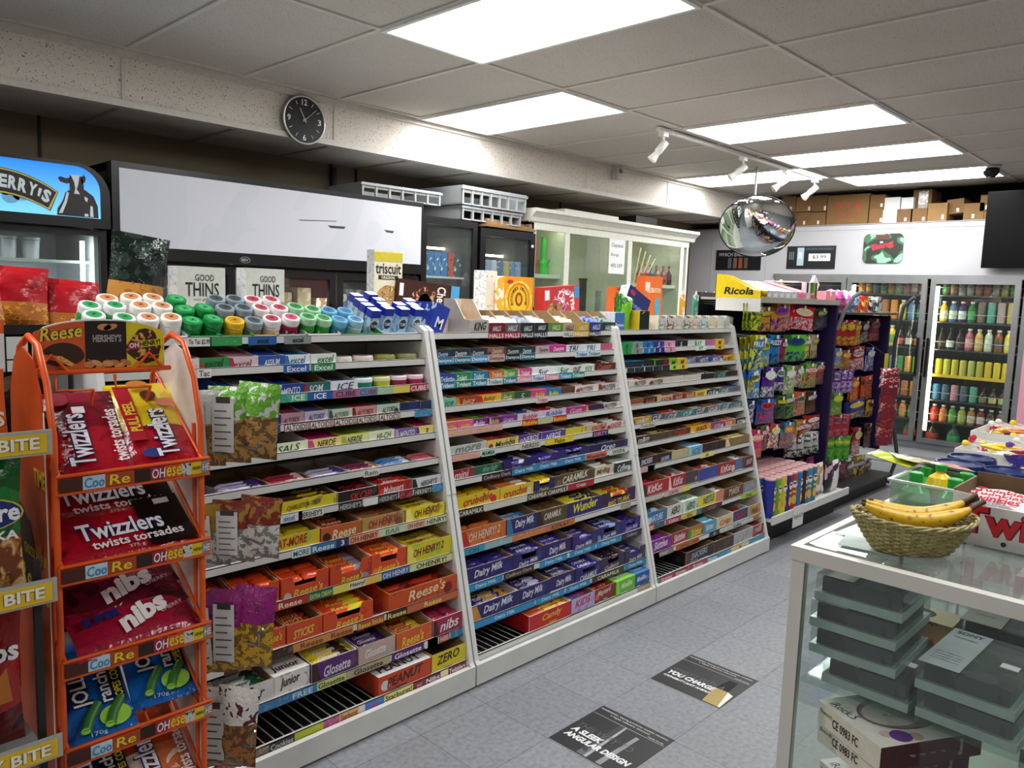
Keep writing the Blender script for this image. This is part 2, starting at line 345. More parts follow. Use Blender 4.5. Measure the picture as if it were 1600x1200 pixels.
# ================================================================ sloped candy shelving, three units
LZ = [1.333, 1.238, 1.143, 1.048, .958, .863, .766, .652, .507, .37, .232, .112]
def lipY(z): return 2.045+(z-.112)*.255
BX = [.74, 1.96, 3.18, 4.40]; GB = 2.74
UN = ['nearest', 'middle', 'far']
def Xat(px, Y, Z):
    k = (px-800)/FPX; c = Vector((0, Y, Z-CAM_H)); return (k*_f.dot(c)-_r.dot(c))/(_r.x-k*_f.x)
CARD = 'a08560'; CARDW = 'cfcbc2'
def carton_mesh(w, h, hb, d, m, mi, txt=None, tm=None, closed=False, notch=False, m2=None, bold=.012, shear=0.1, acc=None):
    mb = MB(); t = .0035
    if closed:
        mb.box(0, w, 0, d, 0, h, m, front=m, top=m2 or m)
        if txt: mb.text(txt, (w*.1, .02, h+.0008), (1, 0, 0), (0, 1, 0), w*.8, min(.045, d*.5), tm, bold, shear)
    else:
        if notch:
            a, b_ = .28*w, .72*w; h2 = h*.62
            mb.prism([(0, 0), (w, 0), (w, h), (b_+.05*w, h), (b_, h2), (a, h2), (a-.05*w, h), (0, h)], 'y', 0, t, m, m)
        else: mb.box(0, w, 0, t, 0, h, mi, front=m)
        for x0, x1, mo in ((0, t, m), (w-t, w, m)):
            mb.prism([(t, 0), (t, h), (d*.22, h*1.04), (d*.6, hb), (d, hb), (d, 0)], 'x', x0, x1, mi, mi)
        mb.prism([(t, 0), (t, h), (d*.22, h*1.04), (d*.6, hb), (d, hb), (d, 0)], 'x', -.0006, 0, m, m)
        mb.prism([(t, 0), (t, h), (d*.22, h*1.04), (d*.6, hb), (d, hb), (d, 0)], 'x', w, w+.0006, m, m)
        mb.box(t, w-t, d-t, d, 0, hb, mi); mb.box(t, w-t, t, d-t, 0, t, mi)
    hh = h*.62 if notch else h
    if txt:
        tw = w*R_.uniform(.55, .7); x0 = (w-tw)*R_.uniform(.3, .7); th_ = hh*(.46 if w > .06 else .55); z0 = hh*R_.uniform(.3, .42)
        mb.text(txt, (x0, -.0012, z0), (1, 0, .06), (0, 0, 1), tw, th_, tm, bold, shear+.12)
        if w > .05:
            for q in range(R_.choice((1, 2))): a = R_.uniform(.12, .5)*w; mb.box(a, a+w*R_.uniform(.15, .35), -.0010, 0, hh*(.12+.09*q), hh*(.16+.09*q), tm)
    if acc and w > .03 and h > .03:
        k_ = R_.random(); cx = R_.choice((.12, .86))*w; r = min(w*.1, hh*.24)
        if k_ < .45: mb.prism([(cx+r*math.cos(i*PI/6), hh*.5+r*math.sin(i*PI/6)) for i in range(12)], 'y', -.0009, 0, acc, acc)
        elif k_ < .75: mb.prism([(0, 0), (w*.25, 0), (w*.1, hh*.95), (0, hh*.95)], 'y', -.0007, 0, acc, acc)
        else: mb.box(0, w, -.0006, 0, 0, hh*.14, acc)
    return mb
_BAR = {}
def bar_mesh(w, dp, th, m, txt=None, tm=None, n=7):
    k = (round(w, 3), round(dp, 3), round(th, 3), m.name, txt)
    if k in _BAR: return _BAR[k]
    mb = MB(); vs = []; fs = []; nx = n; ny = 4
    for side in (1, -1):
        for i in range(nx+1):
            u = i/nx; e = min(1, min(u, 1-u)/.09)**.5
            for j in range(ny+1):
                v = j/ny; g = (1-abs(2*v-1)**3)**.6 if 0 < v < 1 else 0
                vs.append((w*u, dp*(.5+(v-.5)*(.93 if e > .5 else 1)), side*th/2*e*g+th/2))
    K = (nx+1)*(ny+1)
    for i in range(nx):
        for j in range(ny):
            a = i*(ny+1)+j; fs.append((a, a+ny+1, a+ny+2, a+1)); fs.append((K+a, K+a+1, K+a+ny+2, K+a+ny+1))
    mb.add(vs, fs, m, True)
    if txt: mb.text(txt, (w*.2, dp*.25, th*1.0+.0005), (1, 0, 0), (0, 1, 0), w*.5, dp*.5, tm, .014, .2)
    me = bpy.data.meshes.new('bar'); me.from_pydata(mb.v, [], mb.f)
    for q in mb.mats: me.materials.append(q)
    me.polygons.foreach_set('material_index', mb.m); me.polygons.foreach_set('use_smooth', mb.sm); me.update()
    _BAR[k] = me; return me
M_SH = mat('d8d8d4', .45, vary=.05, scale=9); M_RAIL = mat('dcdcd9', .4, vary=.04, scale=6); M_WIRE = mat('d9d9d6', .35); M_BLK = mat('141414', .6)
KINDS = {'b': ('chocolate_bar', 'chocolate bar'), 's': ('snack_bar', 'snack bar'), 'g': ('gum_pack', 'gum pack'), 'm': ('mint_roll', 'mint roll')}

# shelves: kind|px0|px1|carton|bar|bar2|TEXT|text colour   kinds: o open, n notched, c closed, e empty, w white-lined empty, t gum tub, d round tin, r rolls
G = [[
 '',
 'o 262 312 e8d8dc c0304a e8c0d0 X a02040;e 312 360 2f8a48 a8402a 2f8a48 X 104020;o 360 405 dcc4cc d898b0 b03050 X 902040;o 405 447 2a50a8 2a50a8 3a70c8 ASSIUM f0f0f0;c 447 487 e4ecf0 2a7ab0 - X 2060a0;w 487 527 e8ece8 2f8a48 - X 107030;d 527 558 d8d4c8 c85040 - - -;d 558 592 d8ccc8 b04040 - - -;d 592 627 8a8a40 d8d090 - - -;d 627 660 8a8450 c8c090 - - -',
 'o 352 376 2a50a8 2a50a8 e8e8f0 - -;c 376 435 e4ece8 e4ece8 - WAZKO 2a9a50;o 435 477 1c3a90 2850b0 c0c8e8 MINTO d8e0ff;e 477 518 1a6a70 a02040 - SOM e0e0e0;o 518 560 e4e8f0 5a60a8 b03048 ICE 404880;t 560 590 1c7a70 e8f0f0 - - -;t 590 617 b8c030 e8e8b0 - - -;t 617 643 8a2040 f0e0e8 - - -;t 643 669 a02850 f8d8e0 - - -',
 'o 400 440 1c2c70 1c2c70 4860b0 X e8e8ff;o 440 477 b08a98 803050 c8a0b0 ALTOIDS 602030;o 477 515 b8b0cc 504880 d0c8e8 ALTOIDS 303050;c 515 552 c8d0c0 305040 - ALTOIDS 305040;c 552 590 c89090 801828 - ALTOIDS 801828;c 590 626 c0ccc0 204838 - ALTOIDS 204838;e 626 641 1c2450 1c2450 - - -;e 641 657 1c2c70 1c2c70 - - -;e 657 675 24305c 24305c - - -',
 'o 384 422 e8d840 5a2048 8a3060 NER 402040;w 422 484 eef4d8 50a040 - SALS 306030;o 484 536 f0e088 c02878 d84090 NERDE 503010;c 536 577 e4e8a0 a8b830 - NERDE 404010;c 577 618 eef0d0 c0c8a0 - HI-CH 407040;o 618 652 8060a8 402870 c0b0e0 MENTO f0f0ff;o 652 686 e8e078 b02858 6a2060 3 801040',
 'r 345 424 c8c0dc d0c8e8 402870 mentos 302060;r 424 488 b83040 b83048 e8c0c8 mentos 301040;r 488 548 5a4898 c8c0e0 503890 mentos 201860;r 548 598 d86a70 8a3a58 e8c088 mentos 601030;r 598 650 3a78c8 4888d0 d0e0f0 mentos f0f0f0;r 650 691 e08858 d86a78 f0c070 mentos a03050',
 'o 372 431 d8c820 4a3018 d8c020 ON|CHEW 4a2010;o 431 528 d8c820 5a4018 d8c020 CHARLESTON|CHEW 5a2818;o 528 590 1c1818 1c1818 a02828 SKOR c83030;o 592 645 a81820 c02028 e04030 Maltesers f0e0e0;c 645 696 d8dce0 282828 - HERSHEY\'S 181818',
 'o 398 414 e06a28 e06a28 f0a060 - -;o 414 502 d8c020 d8c020 e8d850 EAT-MORE b02018;o 503 566 c85a28 b8301c 302018 Reese f0e0b0;o 567 634 b89050 a88048 7a5830 OH|HENRY! a82028;o 635 696 e8d820 e8d820 fff080 OH|HENRY! 801838',
 'n 315 369 d04a20 d04018 e8b030 Reese\'s f0c840;n 371 438 d84e1e e04a18 f07030 Reese\'s f0c840;n 440 514 d84e1e d84818 c8c0b8 Reese\'s f0c840;n 516 580 d04a20 d84018 9890a8 Reese\'s f0c840;n 581 636 d84e1e e04a18 f08040 Reese\'s f0c840;o 637 712 d8cc28 d8c020 f0e060 OH|HENRY!|2 801838',
 'o 340 398 b8b4b0 4a1828 d8d0c8 DAFT 301018;o 400 449 d84e1e d84018 c8c4c0 Reese\'s f0c840;o 450 505 d84e1e b83018 302018 STICKS f0d060;n 506 584 d84e1e e04a18 e8d820 Reese\'s f0c840;o 608 719 d0501e c83818 802010 Reese\'s f0d8a0',
 'o 350 430 e0e0dc e4e4e0 206040 Junior 206040;c 430 486 eceae6 eceae6 - Junior 401818;o 487 558 5a2878 e8d020 3a2010 Glosette f0e0f0;o 560 618 c8a8a0 4a2068 381850 Glosette f0e8e8;o 620 676 d86028 c83820 e8c040 Reese\'s f0d040;o 677 728 a02850 8a1838 501020 nibs f4e8e8',
 'c 592 674 d04828 d8d8d8 - PEANUT 402010;e 676 732 e0cc28 888890 888890 ZERO 3a3010'],
 [
 '',
 'o 682 707 1c3450 16304c 3a5a78 Dentyne d0dce8;o 707 735 1c3040 60a050 102030 Dentyne d8e0e8;o 735 763 202c40 182438 485868 Dentyne d0d8e0;o 763 790 8a6050 a87860 502820 Dentyne e0c8c0;o 790 815 18242c 283840 384850 Dentyne d0dce0;o 815 838 1c3c44 284850 406068 Dentyne d0e0e0;o 838 860 b8a8a8 702838 c8b8b8 Dentyne 702838;c 860 885 d03090 d860b0 - Dentyne ffffff;o 885 912 e0e4ec 202850 e8e8f0 TRI 202850;o 912 940 e4ecf0 e0f0e8 - TRI 2050a0;e 940 962 c05880 c05880 - - -',
 'o 683 712 1c48a8 2858c0 a0c0e8 Trident e8f0ff;o 712 738 208858 30a060 90d0a8 Trident e0ffe8;o 738 765 1c7a98 2890a8 90c8d0 Trident e0f8ff;o 765 788 d07020 a03820 e0a060 Trident fff0e0;o 788 810 48a028 60b838 b0d890 Trident f0ffe0;o 810 833 d04890 e070a8 f0b0d0 Trident fff0f8;c 833 870 ecf0f4 ecf0f4 - 5ur 203868;c 870 893 e4f0e8 c8e0d0 - 5ur 207840;o 893 912 e8e8e8 202020 e0e0e0 our 202020;c 912 930 d8ece4 e8e8e8 - KICK 208868;o 930 963 5a2018 5a2018 e8e4e0 Cinnam d87858',
 'o 686 713 78c8b0 90d8c0 50a890 ice 207060;o 713 750 a83820 b84828 d09040 Juicy f0c890;c 750 785 e0b838 c82828 - Juicy 803010;o 785 805 688040 b82828 90a058 Fruit e8e0c0;e 805 830 2c5c30 2c5c30 - 5 f0b0c0;c 830 855 d04888 e068a0 - Bubba f0d830;o 855 878 2878b8 3888c8 e8e030 Bubba f0e830;o 878 900 604028 a06030 403018 - -;o 900 937 e4dcd8 e8e4e0 a82828 PROTEIN 401818;o 937 968 dcd4d0 e4e0dc a82828 PROTEIN 401818',
 'c 693 716 e05890 e8a868 - Hubba e8d030;c 716 741 e06090 e89080 - Hubba e8d030;o 741 765 7a2878 70a048 d8c8e0 Bubba e8d8f0;o 765 785 6a2070 8a4890 c8b8d0 Bubba e8d830;o 785 809 7a3088 9a50a0 e0d0e8 Grape e0b0e8;o 809 848 d8c8d8 3858a8 e8e8f0 Bubble c02830;o 848 885 d0c0d8 c02838 e8e8e8 Bubble 2850b0;e 885 917 c02888 902068 a83080 Gum f0c0e0;o 917 940 3a2050 6a1828 c8b040 - -;o 940 976 dcd8d8 e8e4e4 302830 PROTEIN 302020',
 'w 700 762 c8c8c4 604830 - more 708078;o 762 812 e0cc58 d85830 8a2858 Mamba 1c2028;o 812 848 503888 402870 a88ac8 NERDS e8e0f0;o 848 885 503890 902878 583898 NERDS f0f0ff;o 885 917 d8c838 706858 a8a090 - -;o 917 948 c8b898 e8e4e0 a82828 KINDER c02828;o 948 983 e0d8d4 e8e8e8 a82830 KINDER c02030',
 'e 705 743 9a1c38 301018 280808 mini f0e0e0;o 743 787 186048 0c3020 103828 After|Eight 80b8a0;n 787 830 2a2060 302870 c0b8e0 Dairy b0a0e0;n 830 873 2c2268 4a3898 d0c8f0 Dairy b0a0e0;n 873 922 2c2268 382c80 9098c0 Dairy b0a0e0;o 922 985 28204c 6a7898 302860 Oreo e0e0f0',
 'o 712 783 e0c020 d8b820 c83020 crunchie c02030;o 783 835 e0c020 c87830 d8c8b8 crunchie c02030;n 835 867 2c2268 e0c828 302868 Dairy e0c828;o 867 931 5a4430 403020 786048 CARAMILK e8e0d0;o 931 962 d8d0b8 e8e4d8 584028 MrBig 6a4020;c 962 990 283c38 d8dcd8 - Coffee e0e4e0',
 'o 718 793 d0702c d8702c c02828 OH|HENRY!|2 e8c8b0;o 793 841 2c2268 4888b8 3878a8 Dairy|Milk e0e0f0;o 841 887 5a4430 584028 302018 CARAMILK e8e0d0;o 887 942 2c2868 e0d028 2c2868 Wunder e8e040;n 942 1001 402048 d8cc28 b82028 BIG|TURK e0c830',
 'o 725 803 2a2268 2e2670 382c88 Dairy|Milk e4e0f0;n 803 852 2a2268 2e2670 302878 Dairy|Milk e4e0f0;o 852 895 2a2268 4838a0 382c88 Dairy|Milk e4e0f0;n 895 935 3a2470 4a2c88 302878 Dairy|Milk e4e0f0;n 935 972 2a2870 2e2670 7890c8 Dairy|Milk e4e0f0;n 972 1008 34287c 2e2670 382c88 Dairy|Milk c8c0e8',
 'o 735 810 2a2268 2e2670 c89040 Dairy|Milk e4e0f0;o 810 860 2a2268 3a2c80 d8d0f0 Dairy|Milk e4e0f0;o 860 900 302468 281c40 2e2670 Dairy|Milk e4e0f0;n 900 942 2a2268 3830a0 302878 CARAMILK e4e0f0;n 942 977 3c2c50 2c1c30 382c48 Cadbury d8c8b0;n 977 1018 3c3058 2e2670 302878 Dairy|Milk d8d0e8',
 'o 828 893 c82028 d86030 e8c030 Candy e8c030;o 893 930 b8b0d8 4858b0 9a3870 KIDS c83060;o 930 963 8a2820 a83828 c86850 Maynard e8c8c0;c 963 993 68c030 90d850 - Mike&Ike f0ffe0;c 993 1020 2858a0 4890d0 - Mike&Ike e8f0ff'],
 [
 '',
 'c 970 989 28a050 28a050 - 5 103020;c 989 1006 909894 b0b8b4 - 5 202828;c 1006 1023 2078b8 60a8d8 - 5 102848;c 1023 1039 283488 4858a8 - 5 e0e8ff;c 1039 1057 e0a0c0 e8b8d0 - 5 802048;c 1057 1076 201c2c 383048 - 5 e0d8e8;w 1076 1087 d8d8d4 c8c8c4 - - -;c 1087 1103 e0f0e4 30a048 - XY 207838;e 1103 1118 c070a8 a05088 - - -;c 1118 1133 e8c038 e0b830 - M 803010',
 'c 973 992 1c2c3c 2878a8 - - -;c 992 1008 1c2c34 3080b0 - - -;c 1008 1022 202428 182020 - - -;c 1022 1037 202c24 60a840 - - -;c 1037 1046 701828 a02038 - - -;c 1046 1060 78b830 90c848 - M 204010;c 1060 1073 e0b830 e8c850 - M 604010;o 1073 1092 384888 4858a0 c8b070 MINTS d0d8f0;o 1092 1112 384888 c8c8d0 a07848 MINTS d0d8f0;o 1112 1132 484088 5050a0 d0c8e0 MINTS d0d8f0;c 1132 1153 d8c828 c85820 - MINTS b83018',
 'o 982 1014 e0d8d0 e8e0dc a82830 PROTEIN 501818;o 1014 1043 d8d0c0 e0dccc b84838 PROTEIN 401818;w 1043 1070 d8cfc4 e0dcd4 - QUEST c04028;w 1070 1096 d8cfc4 e0dcd4 - QUEST c04028;o 1096 1117 182420 e0e4e4 202c28 - -;o 1117 1136 184848 206060 386868 NATURE 80c0b8;o 1136 1158 2c1820 e0e0e0 481828 - -',
 'e 983 1006 8a6840 583820 - KASHI c04020;e 1006 1027 402018 301818 - BAR c07050;o 1027 1051 d0bc94 e0d0b0 c03828 KASHI c03020;o 1051 1068 903828 a85030 603020 BAR e0c0a0;o 1068 1087 a84828 c06030 703018 BAR e8c8a0;e 1087 1105 e0d828 d8d030 - FIBRE b04020;o 1105 1124 303838 e4e4e0 e0e0dc CLIF e8e8e8;o 1124 1142 507880 c8dce0 80a8b0 CLIF e0e0e0;o 1142 1162 4870a0 305078 c0c8d8 CLIF c03838',
 'o 987 1019 c09828 583818 403020 m&m e8e0d8;o 1019 1040 485870 304058 c85040 CLIF e8e0e0;o 1040 1063 607080 b83828 d8c8c0 CLIF e8e0e0;o 1063 1085 30888c 50a0a0 c8c8c8 CLIF e8e0e0;o 1085 1107 4a6870 c0ccc8 708890 CLIF e0e0e0;o 1107 1126 807888 b06848 a09888 CLIF e8e0e0;o 1126 1143 407080 b8d0d0 608898 CLIF e8e0e0;o 1143 1167 406878 907098 58a0a8 CLIF e0d8e0',
 'o 992 1021 382820 483020 281810 m&m e8e4e0;o 1021 1045 504838 c8b060 403828 - -;o 1045 1080 503820 482818 684830 TWIX c03028;o 1080 1113 e0a828 d89828 f0d060 SNACK 603810;o 1113 1132 884078 703068 d8c0d0 POW e0c8e0;o 1132 1150 c86030 d87040 503020 POW f0e0d0;o 1150 1171 282828 404040 e0e0e0 POW e0e0e0',
 'o 998 1028 301c18 281818 484058 SNICKERS d8e0f0;o 1028 1050 342018 281818 405070 SNICKERS d0d8e8;o 1050 1077 c8b890 b0a078 503828 - 3a4880;c 1077 1098 88b8d8 a8d0e8 - ICE 4080b8;o 1098 1134 2c1818 381c1c 481c18 - a03028;o 1134 1176 8a7040 c8a850 e8d8a0 - -',
 'o 1003 1046 c02028 b01c24 481820 KitKat f0e0e0;o 1046 1072 b81c24 c02830 e8dcd8 KitKat f0e0e0;o 1072 1092 504048 a83030 8890a0 - -;o 1092 1122 3848a0 c03848 e8d8c8 - e8e8e8;o 1122 1150 a82028 982028 d0c8c8 KitKat f0e0e0;o 1150 1163 5870a0 d0d8e0 6080a8 - -;o 1163 1181 5a1c20 481818 603030 SHOP e0d0c8',
 'o 1010 1043 3070b0 3878b8 c8d8e8 NATURE e0e8f8;w 1043 1068 e0d8d0 302018 - AERO 281c18;c 1068 1092 c8dccc e0ece0 - AERO 206040;w 1092 1120 e8d820 c8b080 - NESTLE 284890;o 1120 1132 d88868 e8e0d8 c05030 - -;e 1132 1162 6a4028 582c20 - TWIX e0c8b8;e 1162 1188 888c90 785840 - RAISIN b8bcc0',
 'o 1015 1050 802090 702080 902898 Skittles f0e0e8;e 1050 1077 b02038 a82838 - Skittles f0e8e8;e 1077 1100 b07838 a82c38 389038 Skittles e8d840;o 1100 1120 48a0c8 70b8d8 3890b8 Skittles f0e8f0;w 1120 1146 e0cc98 b89c68 - Crisp c83828;o 1146 1170 283878 8a2028 30408a CRUSH c03030;e 1170 1196 c89858 c0a070 - Wafer 704020',
 'e 1074 1118 2c1c18 503830 - SNICKERS a8b0d0;o 1118 1148 3c2820 281c18 483020 - 8a6050;w 1148 1178 a8acb0 b8bcc0 - - -;o 1178 1201 8a2028 702018 a03030 NIB d8c0c0'],
]
# price and brand strips on the shelf lips: px0 px1 colour TEXT text colour
LB = [[
 '292 330 e6e6e2 Tic|Tac|$2.99 404040;328 378 2f9a50 - -;388 432 2060a8 X 101820;444 486 8a9494 X 101820', '443 483 2860a8 Excel e0e8f4;486 524 2f8858 Excel e0f0e8;308 330 eeeeea Tac 606060',
 '376 400 e0eef0 FROST 203040;400 430 c8e8e4 FROST 203040;430 452 3a9a88 - -;452 480 58b090 ICE f0f8f4;480 520 2858a8 ICE f0f8ff;520 560 b86880 CUBE 303068;560 590 5a98c0 CUBE a02838;590 615 a8c8a0 - -;615 640 e0d050 - -;640 667 b03848 CUBE f0e0e0',
 '405 438 20508a X 101c30;444 482 eeeae0 ALTOIDS 303030 801c28;484 520 eeeae0 ALTOIDS 303030 801c28;522 556 eeeae0 ALTOIDS 303030 801c28;558 588 eeeae0 ALTOIDS 303030 801c28;592 625 eeeae0 ALTOIDS 303030 801c28;648 674 4888b8 - -',
 '', '568 592 e2e2de Rem 707070', '386 425 e8e8e4 HERSHEY\'S 202020;430 472 dce4ec X 7080a0;466 505 e8e8e4 HERSHEY\'S 202020;529 566 282828 HERSHEY\'S c8c8c8;568 590 e8e8e4 - -;591 622 282828 HERSHEY\'S b8b8b8;624 645 8a2028 - -;647 675 282828 HERSHEY\'S d0d0d0;676 695 4090c8 - -',
 '456 485 e4ece8 MORE 206880;485 525 3878b0 Reese e0e8f0;525 545 1c3868 3 f0f0f0;545 592 e8a080 OH|HENRY 702028;592 635 c8d8b8 BAR 709070;635 665 e0c8b0 OH|HENRY a83038;665 700 e4e8c8 HENRY! 303828',
 '362 396 703828 - -;396 424 208080 KING e0f0f0;424 482 b83828 Reese f0e8c8;482 520 208060 EXTRA|CREAM e8e070;520 545 e8e060 - -;545 572 e8e0c0 Henry! 202020;572 596 e8c050 - -;596 640 3870a8 OH|HENRY e0d8e8;640 712 d8dca0 OHENRY! 303020',
 '350 372 502818 - -;372 425 b85828 Reese|minis f0d878;425 458 402818 - -;458 515 d89048 Reese 804020;515 552 d88848 Reese 804020;558 600 b85028 Reese|Sticks f0d060;604 636 402818 Reese f0e070;636 718 c86840 Reese f0e070',
 '348 362 e8e0d8 - -;362 390 e89848 - -;390 450 4080b0 - -;450 495 3880b8 FREE e0e8f4;495 540 d8dc90 Glosette 404020;540 610 b8a888 Glosette 302820;612 662 582870 Glosette f0e8f0;664 685 e4e0dc - -;668 684 3080a0 - -;686 702 b05048 NIBS f0d0c8;704 722 3080a8 - -',
 '330 355 a03030 - -;355 420 786858 - -;420 460 28282c Cookies c8c8c0;460 505 b8c020 - -;505 530 b85088 - -;530 560 e8b070 Starburst 803018;560 570 e0d8d0 - -;570 600 4080c8 X c04888;600 645 e8dc80 Starburst! 403018;645 664 802030 X d0a0a0;664 688 702028 Nibs f0e8e8;690 700 e8e0b0 - -;700 728 802830 Twizzlers f0e8e8'],
 ['763 788 a02840 HALLS f4e8ec;788 813 a02840 HALLS f4e8ec;813 834 303438 HALLS e4e8ec;834 855 303438 HALLS e4e8ec;880 896 e4e8e4 HALLS 406040;896 920 e0b850 HALLS f0f0f0;920 938 202840 HALLS f0f0f0',
  '680 707 3080b8 Dentyne e8f4ff;709 735 28788a Dentyne e0f0f0;736 762 5898c8 Dentyne f0f8ff;764 788 c8a8a0 Dentyne 803028;789 812 202830 Dentyne d8e4ec;814 836 206878 Dentyne e0f0f4;899 918 d8e8f4 Trident 2050a0;918 938 e0ece8 Trident 207090',
  '686 710 2080a8 Trident f0f8ff 2080a8;711 737 208870 Trident f0f8f4 208870;737 761 2880a0 Trident f0f8ff;761 785 e4e8e4 Trident 208070;785 807 2088a0 Trident f0f8ff;807 831 e098a8 Trident f8f0f4;831 851 e4ecf4 Trident 2060b0;852 873 e0a0b0 Trident f8f0f4;874 893 3898c0 Trident f0f8ff;893 913 3a9880 Trident f0f8f4',
  '838 856 e8d8dc Trident c04060', '696 722 e0a8c8 Hubba e0c030;722 744 e0a8c8 Hubba e0c030;744 766 e0a8c8 Hubba e0c030;766 785 e0a8c8 Hubba e0c030;816 840 c82830 Bubble e8d830;841 862 b8c8c8 Bubble d8d040;864 885 c82830 Bubble e8d830',
  '706 728 e0a0c0 Hubba e0c030;728 750 e0a8c8 Hubba e0c030;752 774 c0e0d0 MAMBA 204838;812 845 d8d0c0 NERDS 504050;852 896 e8d030 Flake 302810;926 950 382060 DIRTY e0a0b8;955 982 dcdccc - -',
  '753 800 302038 Cadbury|Dark c8a8a0;800 838 3088b8 Dairy|Milk d0e8f4;838 876 3088c0 Dairy|Milk d0e8f4;876 914 3088c0 Dairy|Milk d0e8f4;915 948 d87858 Wunderbar 401810;952 980 d8dccc WISPA 504838',
  '715 755 4a4434 CARAMILK e0dcd0;757 823 d0d0c0 - -;824 855 504a38 CARAMILK e0dcd0;855 885 504a38 CARAMILK e0dcd0;887 928 b02030 Crispy e8e0e0', '723 757 4898b8 OH 206080;757 800 90b8c0 - -;800 852 d08050 - -;852 898 c87848 KITKAT 603020;970 985 a8a488 - -',
  '732 785 3090c8 Dairy|Milk d0e8f4;787 834 382c34 Cadbury|Dark c8a8a0;843 886 3090c8 Dairy|Milk d0e8f4;890 930 3090c8 Dairy|Milk d0e8f4;932 970 3090c8 Dairy|Milk d0e8f4;971 1003 30283c Cadbury c0b0c8',
  '738 835 3090c8 Dairy|Milk d0e8f4;837 882 3090c8 Dairy|Milk d0e8f4;884 922 3090c8 Dairy|Milk d0e8f4;925 975 44402c CARAMILK e0dcc0;976 1012 3088b8 Dairy|Milk d0e8f4', '996 1018 a89c84 - -'],
 ['', '970 987 2a9850 5 103020;988 1004 909894 5 202828;1006 1022 2078b8 5 e0e8f0;1024 1038 283080 5 e8ecff;1040 1056 e0a0c0 5 602040;1087 1103 e0f0e4 XY 207838;1118 1131 e8c038 M 803010',
  '980 991 202830 - -;992 1006 202830 - -;1008 1020 202830 - -;1021 1034 202830 - -;1035 1046 202830 - -;1047 1060 b8e060 M 304010;1060 1074 e8d050 M 604010', '', '', '1000 1024 d4d0c4 TwinStar 807868', '1142 1166 88877c - -',
  '996 1022 c8a8b0 - -;1012 1024 60a098 - -;1094 1115 e8e080 60 303020', '1002 1035 c8c4b0 - -;1038 1066 d8c0c0 CAPRI b04850;1066 1078 e8d860 - -',
  '1006 1022 e06838 KK f0e8e0;1022 1038 486068 - -;1040 1064 b84858 KitKat f0d8d8;1066 1088 d8c850 BIG 504018;1088 1096 308078 - -;1096 1128 482020 CRISP b88080;1158 1182 a8c828 Nuts 405010',
  '1010 1030 786860 - -;1020 1052 888078 Vintage e0d8d0;1056 1092 d87830 COFFEE|CRISP 502010;1108 1124 282828 O e0e0e0;1126 1176 c8ccc8 Coffee 303030;1176 1187 d89868 BAR 402820',
  '1020 1030 30907c - -;1030 1052 a82838 Skittles e8d0d8;1052 1075 902838 Skittles e8d0d8;1076 1104 a02848 Skittles e8d0d8;1104 1122 2880a0 Skittles e8f0f4;1122 1142 3088a8 - -;1142 1170 c8c090 M c04820;1170 1194 3888a8 - -',
  ]]
LB[2].append('1042 1060 e0d0a0 - -;1058 1070 c03838 SL e0e0e0;1074 1090 d8d8d8 O 202020;1090 1130 383830 VIENNA c8c080;1130 1195 b8b890 Snack 504830')
wordname = {'o': 'open', 'n': 'notched open', 'c': 'closed', 'e': 'nearly empty', 'w': 'pale-lined empty', 'r': 'open'}
def hyp(c): return cname(c).replace(' ', '-')
